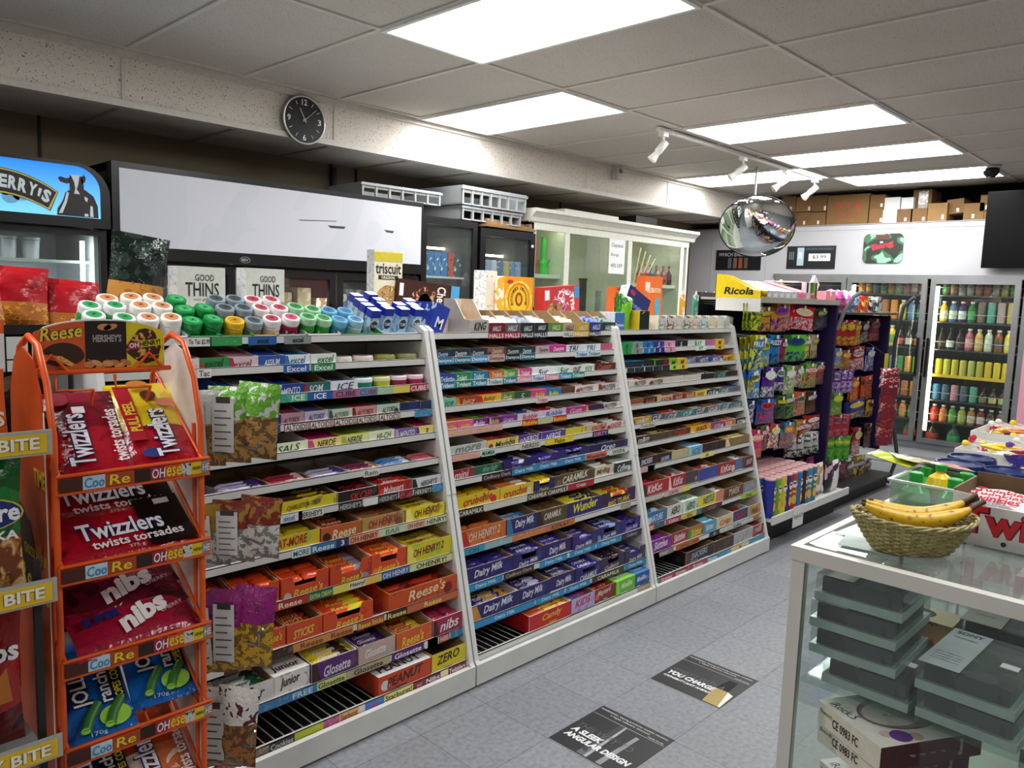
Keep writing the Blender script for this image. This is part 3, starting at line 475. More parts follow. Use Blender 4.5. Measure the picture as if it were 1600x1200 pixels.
for u in range(3):
    x0, x1 = BX[u]+.004, BX[u+1]-.004
    t = thing('shelving_unit', ['nearest of the three white sloped candy shelving units, behind the orange rack', 'middle of the three white sloped candy shelving units, with purple cartons low down', 'farthest of the three white sloped candy shelving units, beside the wall of hanging bags'][u], 'shelving unit', (x0, 0, 0), group='white sloped candy shelving units')
    w = x1-x0
    side = [(2.022, .085), (lipY(.112)-.012, .1), (lipY(.72)-.012, .72), (lipY(.72)-.014, .722), (lipY(1.335)-.012, 1.345), (lipY(1.335)+.02, 1.362), (GB, 1.362), (GB, .085)]
    for a, b_ in ((0, .02), (w-.02, w)):
        MB().prism(side, 'x', a, b_, M_RAIL).build('side_panel', t, bevel=.003)
    MB().box(.02, w-.02, GB-.02, GB, .02, 1.362, mat('bdbcb6', .6)).build('back_panel', t)
    mb = MB(); mb.box(0, w, 2.02, 2.04, .008, .088, M_SH); mb.box(.02, w-.02, 2.04, GB, .02, .06, M_BLK); mb.build('kick_base', t, bevel=.002)
    for s, z in enumerate(LZ):
        y = lipY(z); mb = MB(); a, b_ = .021, w-.021
        if s < 11: mb.box(a, b_, y, GB-.02, z-.03, z-.024, M_SH); mb.box(a, b_, y, y+.004, z-.03, z, M_SH); mb.box(a, b_, y, y+.014, z-.002, z, M_SH)
        else:
            mb.box(a, b_, y, y+.004, z-.03, z, M_SH); mb.box(a, b_, y, y+.012, z-.002, z, M_SH)
            mb.box(a, b_, y+.3, y+.31, z-.024, z-.018, M_WIRE)
            n = int(w/.034)
            for i in range(n): xx = a+.015+i*(b_-a-.03)/(n-1); mb.tube([(xx, y+.004, z-.012), (xx, GB-.03, z-.012)], .0022, M_WIRE, 5)
        sh = mb.build('shelf', t)
        lbl = LB[u][s] if s < len(LB[u]) else ''
        for e in filter(None, lbl.split(';')):
            q = e.split(); p0, p1, c = int(q[0]), int(q[1]), q[2]; X0 = max(Xat(p0, y, z-.014)-x0, .022); X1 = min(Xat(p1, y, z-.014)-x0, w-.022)
            mb = MB(); yy = y-.0012; hh = .0135; zc = z-.015
            if len(q) > 5: mb.box(X0, X1, yy, y, zc-hh, zc+hh, mat(q[5], .35)); mb.box(X0+.003, X1-.003, yy-.0004, yy, zc-hh+.003, zc+hh-.003, mat(c, .35)); yy -= .0004
            else:
                mm = printed(c, '%02x%02x%02x' % tuple(int(int(c[i:i+2], 16)*.72+60) for i in (0, 2, 4)), 60, .4, .6) if q[3] == '-' else mat(c, .35)
                mb.box(X0, X1, yy, y, zc-hh, zc+hh, mm)
            if q[3] != '-' and q[4] != '-':
                if q[3] == 'X': mb.text('excel', (X0+(X1-X0)*.3, yy-.0006, zc-.009), (1, 0, 0), (0, 0, 1), (X1-X0)*.4, .018, mat(q[4], .4), .03)
                else: mb.text(q[3].replace('|', ' '), (X0+.005, yy-.0006, zc-.0095), (1, 0, 0), (0, 0, 1), X1-X0-.01, .019, mat(q[4], .4), .018)
            mb.build('price_strip', sh)
# ---- what stands on the shelves
def stock(u, s, spec, idx):
    q = spec.split(); k = q[0]; z = LZ[s]; y = lipY(z)+.0055; zs = z-.0235 if s < 11 else z-.0095
    top = LZ[s-1]-.03-zs if s else .2
    h = min(.058, top*.62) if s < 6 else min(.095, top*.66); hb = min(h+.035, top-.012); d = .26 if s > 6 else .24
    if s == 11: h = .075; hb = .1
    X0 = Xat(int(q[1]), y, zs+h*.7)+.001; X1 = Xat(int(q[2]), y, zs+h*.7)-.001
    X0 = max(X0, BX[u]+.026); X1 = min(X1, BX[u+1]-.026); w = X1-X0
    if w < .012: return
    c, cb, cb2 = q[3], q[4], q[5]; tx = None if q[6] == '-' else q[6].replace('|', ' '); tc = q[7] if len(q) > 7 and q[7] != '-' else None
    where = f'{ORD[idx]} along {ORD[s]} shelf of {UN[u]} unit'
    tm = mat(tc, .4) if (tx and tc) else None
    if tm is None: tx = None
    if tx == 'X': tx = 'excel'
    jz = R_.uniform(-.02, .03); jy = R_.uniform(0, .008)
    if k == 't':
        r = w/2*.94; o = MB(); o.lathe([(r*.92, 0), (r, .008), (r, h*.75, mat(c, .3))], mat(c, .3), 24, (0, 0, 0), sy=.9); o.lathe([(r*1.0, h*.75), (r*1.03, h*.78), (r*1.03, h*.98), (r*.95, h*1.05), (0, h*1.06)], mat(cb, .3), 24, sy=.9)
        o.lathe([(0, h*1.062), (r*.68, h*1.062), (r*.68, h*1.065)], mat(c, .4), 20)
        o.build('gum_tub', None, ((X0+X1)/2, y+r, zs), label=f'{cname(c)} gum tub with a {cname(cb)} lid, {where}', cat='gum tub', group='gum tubs'); return
    if k == 'd':
        r = w/2*.92; o = MB(); o.lathe([(r*.8, 0), (r*.98, .006), (r, .03), (r*.96, .036)], mat(c, .3), 24, sy=.8); o.lathe([(r*.96, .036), (r*.9, .041), (r*.5, .04, mat(cb, .35)), (0, .04, mat(cb, .35))], mat(c, .3), 24, sy=.8)
        o.build('candy_tin', None, ((X0+X1)/2, y+r*.85, zs), label=f'oval {cname(c)} candy tin, {where}', cat='tin', group='oval candy tins'); return
    white = k in 'w' or R_.random() < .15
    if k == 'r': h *= .45; hb = h
    bold = .02 if s > 6 else .012
    m = printed(c, '%02x%02x%02x' % tuple(max(0, min(255, int(int(c[i:i+2], 16)*.8+R_.choice((0, 38))))) for i in (0, 2, 4)), 30, .4, .62) if s > 4 else mat(c, .4)
    mb = carton_mesh(w, h, hb, d, m, mat(CARDW if white else CARD, .8, scale=15), tx, tm, k == 'c', k == 'n', mat(cb, .4) if k == 'c' else None, bold, acc=None if cb == '-' or k in 'wr' else mat(cb2 if cb2 not in ('-', c) else cb, .4))
    rz = jz*.4
    lab = f'{hyp(c)} {wordname[k]} carton{" with "+hyp(tc)+" lettering" if tx else ""}, {where}'
    mb.build('display_carton', None, (X0, y+jy, zs), rz, label=lab, cat='carton', group=f'cartons on the shelves of the {UN[u]} unit')
    if k in 'cw' or (k == 'e' and cb2 == '-'): return
    kind = 'm' if k == 'r' else ('g' if s < 5 else ('s' if u == 2 and s < 7 else 'b'))
    if kind == 'g' and u == 2: rows = 2
    else: rows = 4 if u == 0 else (3 if u == 1 else 2)
    if k == 'e': rows = 1
    dp, th = (.03, .012) if s < 6 else (.036, .018)
    if k == 'r': dp, th, rows = .024, .02, 3
    ma = foil(cb, cb2 if cb2 != '-' else cb); btx = tx if (u == 0 and s > 4) or (u == 1 and s > 7) else None
    L = w-.009
    ncol = 1
    if w > .125 and s > 5 and k != 'r': ncol = 2 if R_.random() < .35 else 1
    # a layer of bars just under the front edge, tilted back to show their faces
    nm, word = KINDS[kind]; fill = R_.uniform(.62, .92) if k not in 'e' else .2
    for r in range(rows):
        for cidx in range(ncol):
            if ncol*rows > 6 and r == rows-1: continue
            Lc = (L-.002*(ncol-1))/ncol
            me = bar_mesh(Lc, dp, th, ma, btx if ncol == 1 else None, tm)
            yy = y+jy+.010+r*dp*.93; zz = zs+max(.006, h*fill-th*.8)+r*.0035
            yy = min(yy, y+d-dp)
            link(nm, me, None, (X0+.0045+cidx*(Lc+.002)+R_.uniform(-.0005, .0005), yy, zz), rot=(math.radians(14 if k != 'r' else 0), 0, 0),
                 label=f'{cname(cb)} {word} in {ORD[idx]} carton along {ORD[s]} shelf of {UN[u]} unit', cat=word, group=f'{word}s in {ORD[idx]} carton, {ORD[s]} shelf, {UN[u]} unit')
for u in range(3):
    for s in range(12):
        for i, e in enumerate(filter(None, (G[u][s] if s < len(G[u]) else '').split(';'))): stock(u, s, e, i)

# ================================================================ on top of the shelving
t = thing('shelving_unit', 'plain white rear half of the candy shelving, its flat top carrying the cereal boxes', 'shelving unit', (.745, GB+.004, 0), group='white rear shelving')
MB().box(0, 3.65, .0, .5, 1.33, 1.36, M_SH).build('top_shelf', t, bevel=.003)
mb = MB(); mb.box(0, 3.65, .0, .02, .0, 1.33, M_SH); mb.build('back_panel', t)
for x in (0, 1.21, 2.43, 3.63): MB().box(x, x+.02, .02, .5, 0, 1.33, M_RAIL).build('side_panel', t)
for z in (.3, .65, 1.0): MB().box(.02, 3.63, .03, .46, z, z+.02, M_SH).build('shelf', t)
TUBC = {'G': ('2f9a58', 'e6eae6', '2f9a58', 'pale-rimmed green'), 'O': ('ece8e2', 'efece6', 'd08858', 'white orange-spotted'), 'D': ('18803c', '1c8c44', '40b068', 'all-green'), 'Y': ('e0b020', 'e8bc28', 'c89018', 'yellow'),
        'S': ('6f7f88', '8f9fa8', '404c54', 'grey'), 'P': ('e4dcdc', 'eee8e8', 'b83a50', 'white red-spotted'), 'R': ('a02040', 'f0e8e8', 'd04870', 'red white-lidded'), 'L': ('28902c', 'a8d8b0', '208038', 'light green'), 'B': ('3a88b8', '70b8d8', '2868a0', 'sky blue'), 'W': ('d0e4ec', '9cc8dc', '3070a8', 'white and blue')}
TUBS = [[(147, 491, 'G'), (195, 495, 'G'), (232, 495, 'O'), (268, 495, 'O'), (301, 500, 'D'), (334, 497, 'D'), (367, 500, 'Y'), (397, 500, 'S'), (425, 497, 'P'), (455, 495, 'R'), (482, 494, 'L'), (506, 496, 'L'), (531, 498, 'B'), (556, 498, 'W')],
        [(141, 476, 'G'), (180, 476, 'G'), (220, 476, 'O'), (254, 477, 'O'), (289, 482, 'D'), (320, 480, 'D'), (352, 480, 'S'), (381, 480, 'S'), (408, 480, 'P'), (437, 480, 'P'), (462, 478, 'L'), (489, 482, 'L'), (514, 484, 'B'), (540, 485, 'B')],
        [(168, 465, 'O'), (205, 463, 'O'), (240, 464, 'O'), (276, 466, 'D'), (338, 466, 'S'), (367, 466, 'S'), (395, 467, 'P'), (424, 467, 'P')]]
TUBMESH = {}
for r, row in enumerate(TUBS):
    for i, (px, py, c) in enumerate(row):
        p = onY(px, py, 2.40+r*.062)
        body, lid, spot, word = TUBC[c]
        if c not in TUBMESH:
            q = .031; b = MB(); b.lathe([(q*.85, -.085), (q*.97, -.08), (q*.97, -.03), (q*.93, -.026)], printed(body, lid, 30, .25, .6), 20)
            b.text('excel', (-.022, -q*.99, -.066), (1, 0, 0), (0, 0, 1), .044, .022, mat('15302a', .4), .02)
            l = MB(); l.lathe([(q*.93, -.026), (q, -.022), (q, -.004), (q*.94, 0), (0, .001)], mat(lid, .2), 20); l.lathe([(0, .0016), (q*.66, .0016), (q*.68, .001)], mat(spot, .3), 20)
            l.text('X', (-.008, -.007, .002), (1, 0, 0), (0, 1, 0), .016, .014, mat('1c2a28', .3), .03)
            TUBMESH[c] = (b, l)
        t = thing('gum_tub', f'{word} gum tub, {ORD[i]} from the left in {["front", "middle", "back"][r]} row on the nearest unit', 'gum tub', p, group='gum tubs on top', rot=(math.radians(24), math.radians(R_.uniform(-5, 5)), 0))
        if isinstance(TUBMESH[c][0], MB):
            b, l = TUBMESH[c]; o1 = b.build('tub', t); o2 = l.build('lid', t); TUBMESH[c] = (o1.data, o2.data)
        else:
            link('tub', TUBMESH[c][0], t); link('lid', TUBMESH[c][1], t)
# low card trays that hold the tubs
e = [.775, .905, 1.03, 1.13, 1.24, 1.33, 1.44, 1.58, 1.76, 1.93]
tcol = ['d8e4d8', 'dfe0da', '2f8a4c', '2f8a4c', 'c8a030', 'a0acb0', 'e8e0dc', '2a8038', 'b8c8d4']
for i in range(9):
    m = mat(tcol[i], .5); mb = MB(); w = e[i+1]-e[i]-.004
    for z0, z1, y0, y1 in ((0, .026, 0, .003), (0, .003, 0, .25), (0, .06, .247, .25)): mb.box(0, w, y0, y1, z0, z1, m)
    for x in (0, w-.003): mb.prism([(0, 0), (.25, 0), (.25, .065), (.12, .075), (0, .026)], 'x', x, x+.003, m)
    mb.build('tub_tray', None, (e[i], 2.37, 1.311), label=f'{hyp(tcol[i])} card tray under the gum tubs, {ORD[i]} from left on the nearest unit', cat='tray', group='trays under the gum tubs')
# antacid bottles
tb = None
for i, (px, py, r) in enumerate([(585, 483, 0), (606, 480, 0), (630, 481, 0), (652, 481, 0), (574, 475, 1), (599, 474, 1), (624, 474, 1), (645, 475, 1), (565, 468, 2), (592, 467, 2), (640, 468, 2), (557, 460, 3), (580, 458, 3)]):
    p = onY(px, py, 2.41+r*.045)
    lab = f'blue-capped antacid bottle, {ORD[[0, 1, 2, 3, 0, 1, 2, 3, 0, 1, 2, 0, 1][i]]} from the left in the {["front", "second", "third", "rear"][r]} row of its group'
    t = thing('antacid_bottle', lab, 'bottle', p, group='blue-capped antacid bottles', rot=(math.radians(18), 0, 0))
    if tb is None:
        b = MB(); b.box(-.02, .02, -.018, .018, -.1, -.03, printed('c8dcec', '88b0d0', 40, .2)); b.prism([(.015*math.cos(a*PI/8)*1.1, -.062+.02*math.sin(a*PI/8)) for a in range(16)], 'y', -.0186, -.018, mat('243038', .3))
        b.text('TUMS', (-.014, -.0192, -.069), (1, 0, 0), (0, 0, 1), .028, .013, mat('e8eef4', .3), .02)
        o1 = b.build('bottle_body', t, bevel=.006); c_ = MB(); c_.box(-.021, .021, -.019, .019, -.03, 0, mat('2030a8', .25), top=mat('e8eef8', .3)); o2 = c_.build('cap', t, bevel=.005); tb = (o1, o2)
    else:
        for o in tb: c_ = o.copy(); COL.objects.link(c_); c_.parent = t
# cereal and cracker boxes
def pbox(name, lab, x, y, z, w, d, h, front, side, rz=0, rot=None, extra=None, top=None, cat='box', group='cereal and cracker boxes on top'):
    mb = MB(); mb.box(0, w, 0, d, 0, h, side, front=front, top=top or side)
    if extra: extra(mb, w, d, h)
    return mb.build(name, None, (x, y, z), rz, rot, label=lab, cat=cat, group=group)
def F(mb, s, x, z, w, h, c, y=-.001, bold=.02, shear=0): mb.text(s, (x, y, z), (1, 0, 0), (0, 0, 1), w, h, mat(c, .4), bold, shear)
def blob(mb, x, z, rx, rz, c, y=-.0008, n=24): mb.add([(x+rx*math.cos(2*PI*i/n), y, z+rz*math.sin(2*PI*i/n)) for i in range(n)], [tuple(range(n))], c if not isinstance(c, str) else mat(c, .4))
def gt(mb, w, d, h):
    F(mb, 'GOOD', w*.36, h*.74, w*.4, h*.12, '1c1c1c', bold=.005); F(mb, 'THINS', w*.16, h*.45, w*.7, h*.26, '1c1c1c', bold=.01); F(mb, 'sans gluten', w*.3, h*.36, w*.45, h*.06, '606060', bold=0)
    blob(mb, w*.5, h*.16, w*.26, h*.14, printed('b89868', '907040', 80)); blob(mb, w*.95, h*.28, w*.05, h*.09, '70a0a8')
wb = mat('cfd0c8', .5); ws = printed('e4e4e4', 'b8bcc0', 70, .5, .6)
pbox('cracker_box', 'grey-white cracker box reading good thins, left one of two behind the tubs', 1.175, 2.80, 1.362, .185, .07, .195, wb, ws, math.radians(4), extra=gt)
pbox('cracker_box', 'grey-white cracker box reading good thins, right one of two behind the tubs', 1.435, 2.80, 1.362, .165, .07, .2, wb, ws, math.radians(2), extra=gt)
def tr(mb, w, d, h):
    mb.box(0, w, -.001, 0, h*.84, h*.97, mat('c8b838', .4)); F(mb, 'triscuit', w*.05, h*.66, w*.9, h*.15, '1c1c28'); mb.box(w*.15, w*.85, -.001, 0, h*.58, h*.64, mat('2a2418', .4)); F(mb, 'ORIGINAL', w*.25, h*.59, w*.5, h*.04, 'e8e0d0', -.0015)
    blob(mb, w*.5, h*.3, w*.42, h*.2, printed('b89058', '604020', 60, c3='d8c8a0')); blob(mb, w*.8, h*.46, w*.15, h*.05, 'c8a030')
pbox('cracker_box', 'tall cream and yellow cracker box reading triscuit, right of the blue-capped bottles', 2.07, 2.86, 1.362, .15, .06, .31, mat('dcd6bc', .5), ws, math.radians(-3), extra=tr)
def ch(mb, w, d, h):
    def S(s, x, z, ww, hh, c): mb.text(s, (x, -.001, z), (0, 0, -1), (1, 0, 0), ww, hh, mat(c, .4), .02)
    S('Cheerios', w*.62, h*.93, h*.86, w*.16, 'ece4dc'); S('Chocolate', w*.55, h*.8, h*.6, w*.05, 'c89878'); mb.box(w*.86, w, -.001, 0, h*.5, h, mat('4898c8', .4)); mb.box(w*.04, w*.1, -.001, 0, h*.6, h*.9, mat('e8e8e8', .4))
    blob(mb, w*.4, h*.48, w*.18, h*.42, printed('3a1c14', '8a5040', 45, c3='d8a890')); blob(mb, w*.44, h*.42, w*.11, h*.3, printed('2a1410', '603828', 90))
pbox('cereal_box', 'dark brown chocolate cereal box lying on its side behind the blue-capped bottles', 2.17, 2.84, 1.362, .38, .06, .19, mat('38180f', .4), mat('28120c', .5), math.radians(-2), rot=(0, math.radians(4.5), 0), extra=ch)
def hn(mb, w, d, h):
    blob(mb, w*.5, h*.48, w*.47, h*.43, printed('f0c020', 'f4dc70', 30)); blob(mb, w*.5, h*.48, w*.38, h*.38, 'd87820', -.0012); blob(mb, w*.5, h*.48, w*.33, h*.33, 'f0bc20', -.0016); blob(mb, w*.5, h*.48, w*.13, h*.16, '8a4810', -.002); blob(mb, w*.5, h*.48, w*.07, h*.1, 'e8a828', -.0024)
    for i, c in enumerate("BOUCHEES D'AVOINE"):
        if c == ' ': continue
        a = math.radians(205-i*14.3); r = .255*h+.002; cx, cz = w*.5+r*math.cos(a), h*.48+r*math.sin(a)
        mb.text(c, (cx-.007*math.sin(a)-.008*math.cos(a), -.0022, cz+.007*math.cos(a)-.008*math.sin(a)), (math.sin(a), 0, -math.cos(a)), (math.cos(a), 0, math.sin(a)), .014, .017, mat('401c08', .4), .03)
    F(mb, 'au MIEL', w*.32, h*.15, w*.38, h*.08, '401c08', -.0022, .03); blob(mb, w*.2, h*.88, w*.1, h*.045, 'c82838', -.0012)
pbox('cereal_box', 'bright yellow honey oat cereal box standing in front of the black coolers', 2.85, 2.82, 1.362, .235, .06, .225, mat('e89c18', .4), printed('e8a828', 'e8e0d0', 25, .4, .5), math.radians(3), extra=hn)
pbox('cereal_box', 'narrow white cereal box side-on, left of the bright yellow honey cereal box', 2.77, 2.87, 1.362, .13, .07, .25, printed('e4dfd4', '807868', 40, .5, .68), ws, math.radians(20))
def tx_(mb, w, d, h):
    blob(mb, w*.55, h*.5, w*.3, h*.42, printed('c82030', 'e8e0e8', 25, c3='803088')); mb.box(w*.04, w*.16, -.001, 0, h*.6, h*.9, mat('ececec', .4)); mb.box(w*.85, w*.99, -.001, 0, h*.6, h*.97, mat('3888c8', .4))
    mb.text('Trix', (w*.7, -.0015, h*.75), (.25, 0, -1), (1, 0, .25), h*.6, w*.12, mat('f0f0e8', .4), .03); blob(mb, w*.3, h*.3, w*.2, h*.22, printed('c89038', '8a2030', 40, c3='388048'))
pbox('cereal_box', 'bright red fruit cereal box lying on its side in front of the white cabinet', 3.14, 2.80, 1.362, .34, .06, .175, mat('c02828', .4), mat('b02020', .5), math.radians(6), rot=(0, math.radians(-4), math.radians(5)), extra=tx_)
def rp(mb, w, d, h):
    blob(mb, w*.5, h*.3, w*.42, h*.24, printed('2a3a20', '507838', 40)); F(mb, 'Protein', w*.2, h*.6, w*.55, h*.12, '8098d0'); blob(mb, w*.2, h*.88, w*.12, h*.06, 'b03050')
pbox('cereal_box', 'dark blue cereal box leaning sideways above the green snack bags', 3.53, 2.60, 1.335, .2, .065, .27, mat('1c2868', .4), printed('dce4ec', '88a8d0', 30), rot=(math.radians(-6), math.radians(27), math.radians(-8)), extra=rp, top=mat('b8b0d8', .4))
def cb(mb, w, d, h):
    F(mb, 'CELEBRATION', w*.15, h*.62, w*.75, h*.12, 'f0dcc0'); mb.box(w*.05, w*.3, -.001, 0, h*.66, h*.86, mat('ecd8d0', .4)); blob(mb, w*.75, h*.3, w*.16, h*.24, '50a0c0')
pbox('cookie_box', 'upright orange cookie box in front of the right end of the white cabinet', 4.07, 2.80, 1.362, .21, .06, .275, mat('dc6a20', .4), mat('c85818', .5), math.radians(2), extra=cb)
pbox('cookie_box', 'lower dark orange cookie box left of the upright orange one', 3.9, 2.90, 1.362, .21, .06, .2, printed('c86030', '5a2818', 30), mat('c85818', .5), extra=None)
# tall trays of cough drops and papers on the top shelf of the middle unit
def topbox(px0, px1, h, c, ci, txt, tc, lab, hb=None, pack=None, tilt=0):
    y = lipY(1.333)+.005; X0, X1 = Xat(px0, y, 1.36), Xat(px1, y, 1.36)
    mb = carton_mesh(X1-X0-.002, h, hb or h+.05, .17, mat(c, .4), mat(ci, .8), txt, mat(tc, .4) if tc else None, shear=.2, bold=.02)
    mb.build('display_carton', None, (X0, y, 1.3095), rot=(0, math.radians(tilt), 0), label=lab, cat='carton', group='cartons on top of the units')
    if pack:
        for r in range(3):
            me = bar_mesh(X1-X0-.01, .03, .03, mat(pack, .4)); link('cough_drop_pack', me, None, (X0+.004, y+.012+r*.034, 1.32+h*.6+r*.006), label=f'{["front", "middle", "rear"][r]} pale cough drop pack inside the {lab.split(" carton")[0]} carton', cat='pack', group=f'packs in the {lab[:60]}')
tops = [(765, 790, '6a1a28', 'HALLS', 'ecd8d8', 'dcd8d8', 'maroon'), (790, 814, '5a5858', 'HALLS', 'dcdcdc', 'dce0e4', 'mid grey'), (814, 836, '1f2a34', 'HALLS', 'd8dce0', '8890a0', 'blue-black'), (836, 857, '24282c', 'HALLS', 'e4e8ec', 'e0e4e8', 'black'),
        (857, 880, '5c8a30', 'HALLS', 'd8e8b8', None, 'leaf green'), (880, 900, 'b8a890', 'HALLS', '8a3828', 'd8c8b0', 'beige'), (900, 921, 'd0a830', 'HALLS', 'f0e8c8', None, 'mustard yellow'), (921, 941, '28388c', 'HALLS', 'd8e0f4', '3050a0', 'royal blue'), (941, 962, '1c4038', 'HALLS', 'd8e8e0', '2a5850', 'bottle green')]
for a, b_, c, tx2, tc, pk, nm in tops: topbox(a, b_, .062, c, CARD, tx2, tc, f'{nm} cough drop carton on the top shelf of the middle unit', pack=pk)
topbox(735, 764, .075, 'b8b0a8', 'd8c8b4', 'KING', '202020', 'grey rolling paper carton reading king on the middle unit', hb=.16)
pbox('cardboard_flap_box', 'open pale cardboard box beside the king carton on the middle unit', 2.16, 2.5, 1.3105, .2, .16, .1, mat('d8c4a4', .8), mat('c8b494', .8), math.radians(-5), rot=(0, math.radians(8), math.radians(-5)), cat='box', group='cartons on top of the units')
pbox('gum_box', 'blue box with white letters leaning at the left end of the middle unit', 2.0, 2.40, 1.335, .075, .16, .13, mat('2840a8', .35), printed('2440a0', 'c8d4e8', 30), rot=(0, math.radians(22), 0), extra=lambda m, w, d, h: F(m, 'M', w*.3, h*.25, w*.5, h*.35, 'f0f0f8'), group='cartons on top of the units')
pbox('candy_box', 'pale blue and white small box at the left end of the far unit', 3.24, 2.40, 1.3105, .075, .12, .11, mat('4878b8', .35), mat('d8dce8', .5), math.radians(-6), extra=lambda m, w, d, h: F(m, 'Dentyne', w*.1, h*.3, w*.8, h*.2, 'f0f4f8'), group='cartons on top of the units')
# rolling-paper packs on clip cards on the far unit
for i in range(9):
    px0 = 1026+i*13.2; y = lipY(1.333)+.006+.02; X0, X1 = Xat(px0, y, 1.39), Xat(px0+12.4, y, 1.39)
    c = ['8a9a94', '803848', 'b8b4b8', '5a6a3a', 'c89078', '6aa0a8', 'd8b878', 'c8c4bc', 'a8b8b0'][i]
    mb = MB(); w = X1-X0; mb.box(0, w*.92, 0, .13, 0, .1, mat('d4d0c6', .6), front=printed('d8d4c8', c, 55, .4, .52)); mb.box(0, w*.92, -.001, 0, .0, .03, mat(c, .4))
    mb.build('paper_pack', None, (X0, y-.012, 1.311), rot=(math.radians(-4), math.radians(7), 0), label=f'pale rolling paper pack with {cname(c)} print, {ORD[i]} from left on the far unit', cat='pack', group='rolling paper packs')
for i, (px, py, c) in enumerate([(1067, 468, 'd8a030'), (1088, 462, '50a890'), (1103, 462, 'c8c070'), (1116, 462, '50b098')]):
    p = onY(px, py, 2.62); mb = MB(); mb.box(-.03, .03, 0, .006, -.11, .03, printed('e0e0d8', c, 20, .3, .45)); mb.prism([(-.014, .03), (.014, .03), (.004, .055), (-.004, .055)], 'y', 0, .003, mat('e8e8e8', .4)); mb.box(-.012, .012, .0, .006, -.2, -.1, mat('c8c8c4', .5))
    mb.build('hang_card', None, (p.x, p.y, 1.5), label=f'{cname(c)} striped card of papers standing behind the rolling papers, {ORD[i]} from left', cat='card', group='cards behind the rolling papers')
pbox('paper_pack', 'dark green and yellow pack among the rolling papers on the far unit', 3.46, 2.40, 1.311, .07, .1, .12, printed('1c2c28', 'c8a020', 12, .3, .6), mat('c8a828', .5), math.radians(-12), cat='pack', group='rolling paper packs')

# pillow bags
_BAG = {}
def bag_mesh(w, h, d, m, m2=None, txt=None, tc=None, seed=0, split=.5, m3=None, wr=.004, txz=.6, txh=.2, txt2=None, lg=None, ext=None):
    """stand-up or hanging pillow bag, crimped at top and bottom; x across, z up, front at -y"""
    rr = random.Random(seed); mb = MB(); nx, nz = 10, 14; ph = [rr.uniform(0, 6) for _ in range(6)]
    for sgn in (-1, 1):
        vs = []
        for j in range(nz+1):
            v = j/nz; ev = (1-abs(2*v-1)**4)
            if j in (0, nz): ev = 0
            for i in range(nx+1):
                u = i/nx; eu = max(0, (1-abs(2*u-1)**2.4))
                pinch = 1-.06*math.sin(PI*v)*(1 if d > .02 else .3)
                y = sgn*(d/2*ev*eu+.0006)
                y += wr*ev*eu*(math.sin(9*u+ph[0]+7*v)*math.sin(8*v+ph[1])+.5*math.sin(21*v+ph[2]+13*u))*(-sgn if sgn < 0 else 1)*.6
                vs.append(((u-.5)*w*pinch, y, h*v))
        for j in range(nz):
            fs = []
            for i in range(nx):
                a = j*(nx+1)+i; q = (a, a+1, a+nx+2, a+nx+1); fs.append(q if sgn < 0 else q[::-1])
            mm = m if j/nz >= split or not m2 else m2
            if m3 and j >= nz-3: mm = m3
            used = sorted({i for f in fs for i in f}); mp = {a: k for k, a in enumerate(used)}
            mb.add([vs[i] for i in used], [tuple(mp[i] for i in f) for f in fs], mm, True)
    if ext: ext(mb, w, h, -d/2-wr-.0008)
    if lg: blob(mb, 0, h*(txz+txh*.5), w*.36, h*.16, mat(lg, .3), -d/2-wr+.0005, 16); mb.box(-w*.08, w*.08, -.002, .002, h*.93, h*.965, mat('101010', .5))
    if txt: mb.text(txt, (-w*.42, -d/2-wr-.001, h*txz), (1, 0, 0), (0, 0, 1), w*.84, h*txh, mat(tc, .3), .025, .1)
    if txt2: mb.text(txt2, (-w*.36, -d/2-wr-.001, h*(txz-txh*.75)), (1, 0, 0), (0, 0, 1), w*.72, h*txh*.5, mat(tc, .3), .015, .0)
    return mb
def bag(name, lab, loc, w, h, d, m, m2=None, rz=0, rot=None, group=None, cat='bag', key=None, **k):
    if key and key in _BAG: return link(name, _BAG[key], None, loc, rz, rot, 0, lab, cat, group)
    o = bag_mesh(w, h, d, m, m2, **k).build(name, None, loc, rz, rot, label=lab, cat=cat, group=group)
    if key: _BAG[key] = o.data
    return o
bag('snack_bag', 'dark green-black cellophane bag with an orange lower edge behind the gum tubs', (1.05, 2.88, 1.362), .2, .3, .06, foil('14201c', '2a3a34', 20, .1), printed('d0903c', 'b86a28', 40), seed=3, split=.42, rot=(0, math.radians(7), 0), wr=.008, m3=None)
bag('snack_bag', 'bright green snack bag slumped in front of the leaning dark blue cereal box', (3.385, 2.47, 1.313), .13, .2, .05, foil('78c828', '2f7a28', 12), None, seed=5, rot=(0, math.radians(14), 0))
bag('snack_bag', 'leafy dark green snack bag beside the bright green one', (3.45, 2.53, 1.313), .15, .2, .05, foil('2f6a28', '508838', 30), None, seed=6, rot=(0, math.radians(12), 0))
# ---- black wire snack rack at the far left
t = thing('wire_rack', 'black wire snack rack at the left edge behind the orange rack', 'wire rack', (.16, 2.42, 0))
mk = mat('101010', .4)
for z in (.35, .7, 1.02, 1.34):
    mb = MB(); mb.box(0, .56, 0, .012, z, z+.03, mk); mb.box(0, .56, .38, .392, z, z+.03, mk); mb.box(0, .56, 0, .39, z-.002, z+.004, mk)
    mb.build('shelf', t)
for x in (0, .55):
    for y in (.0, .385): MB().tube([(x, y, 0), (x, y, 1.37)], .007, mk).build('post', t)
mb = MB()
for i in range(9): mb.tube([(.0+i*.069, .39, .1), (.0+i*.069, .39, 1.34)], .0025, mk, 5)
for i in range(9): mb.tube([(0, .39, .2+i*.13), (.55, .39, .2+i*.13)], .0025, mk, 5)
mb.build('wire_back', t)
red = foil('b01824', '901018', 10); amb = printed('b86a20', 'e0a040', 60, .4, c3='904010')
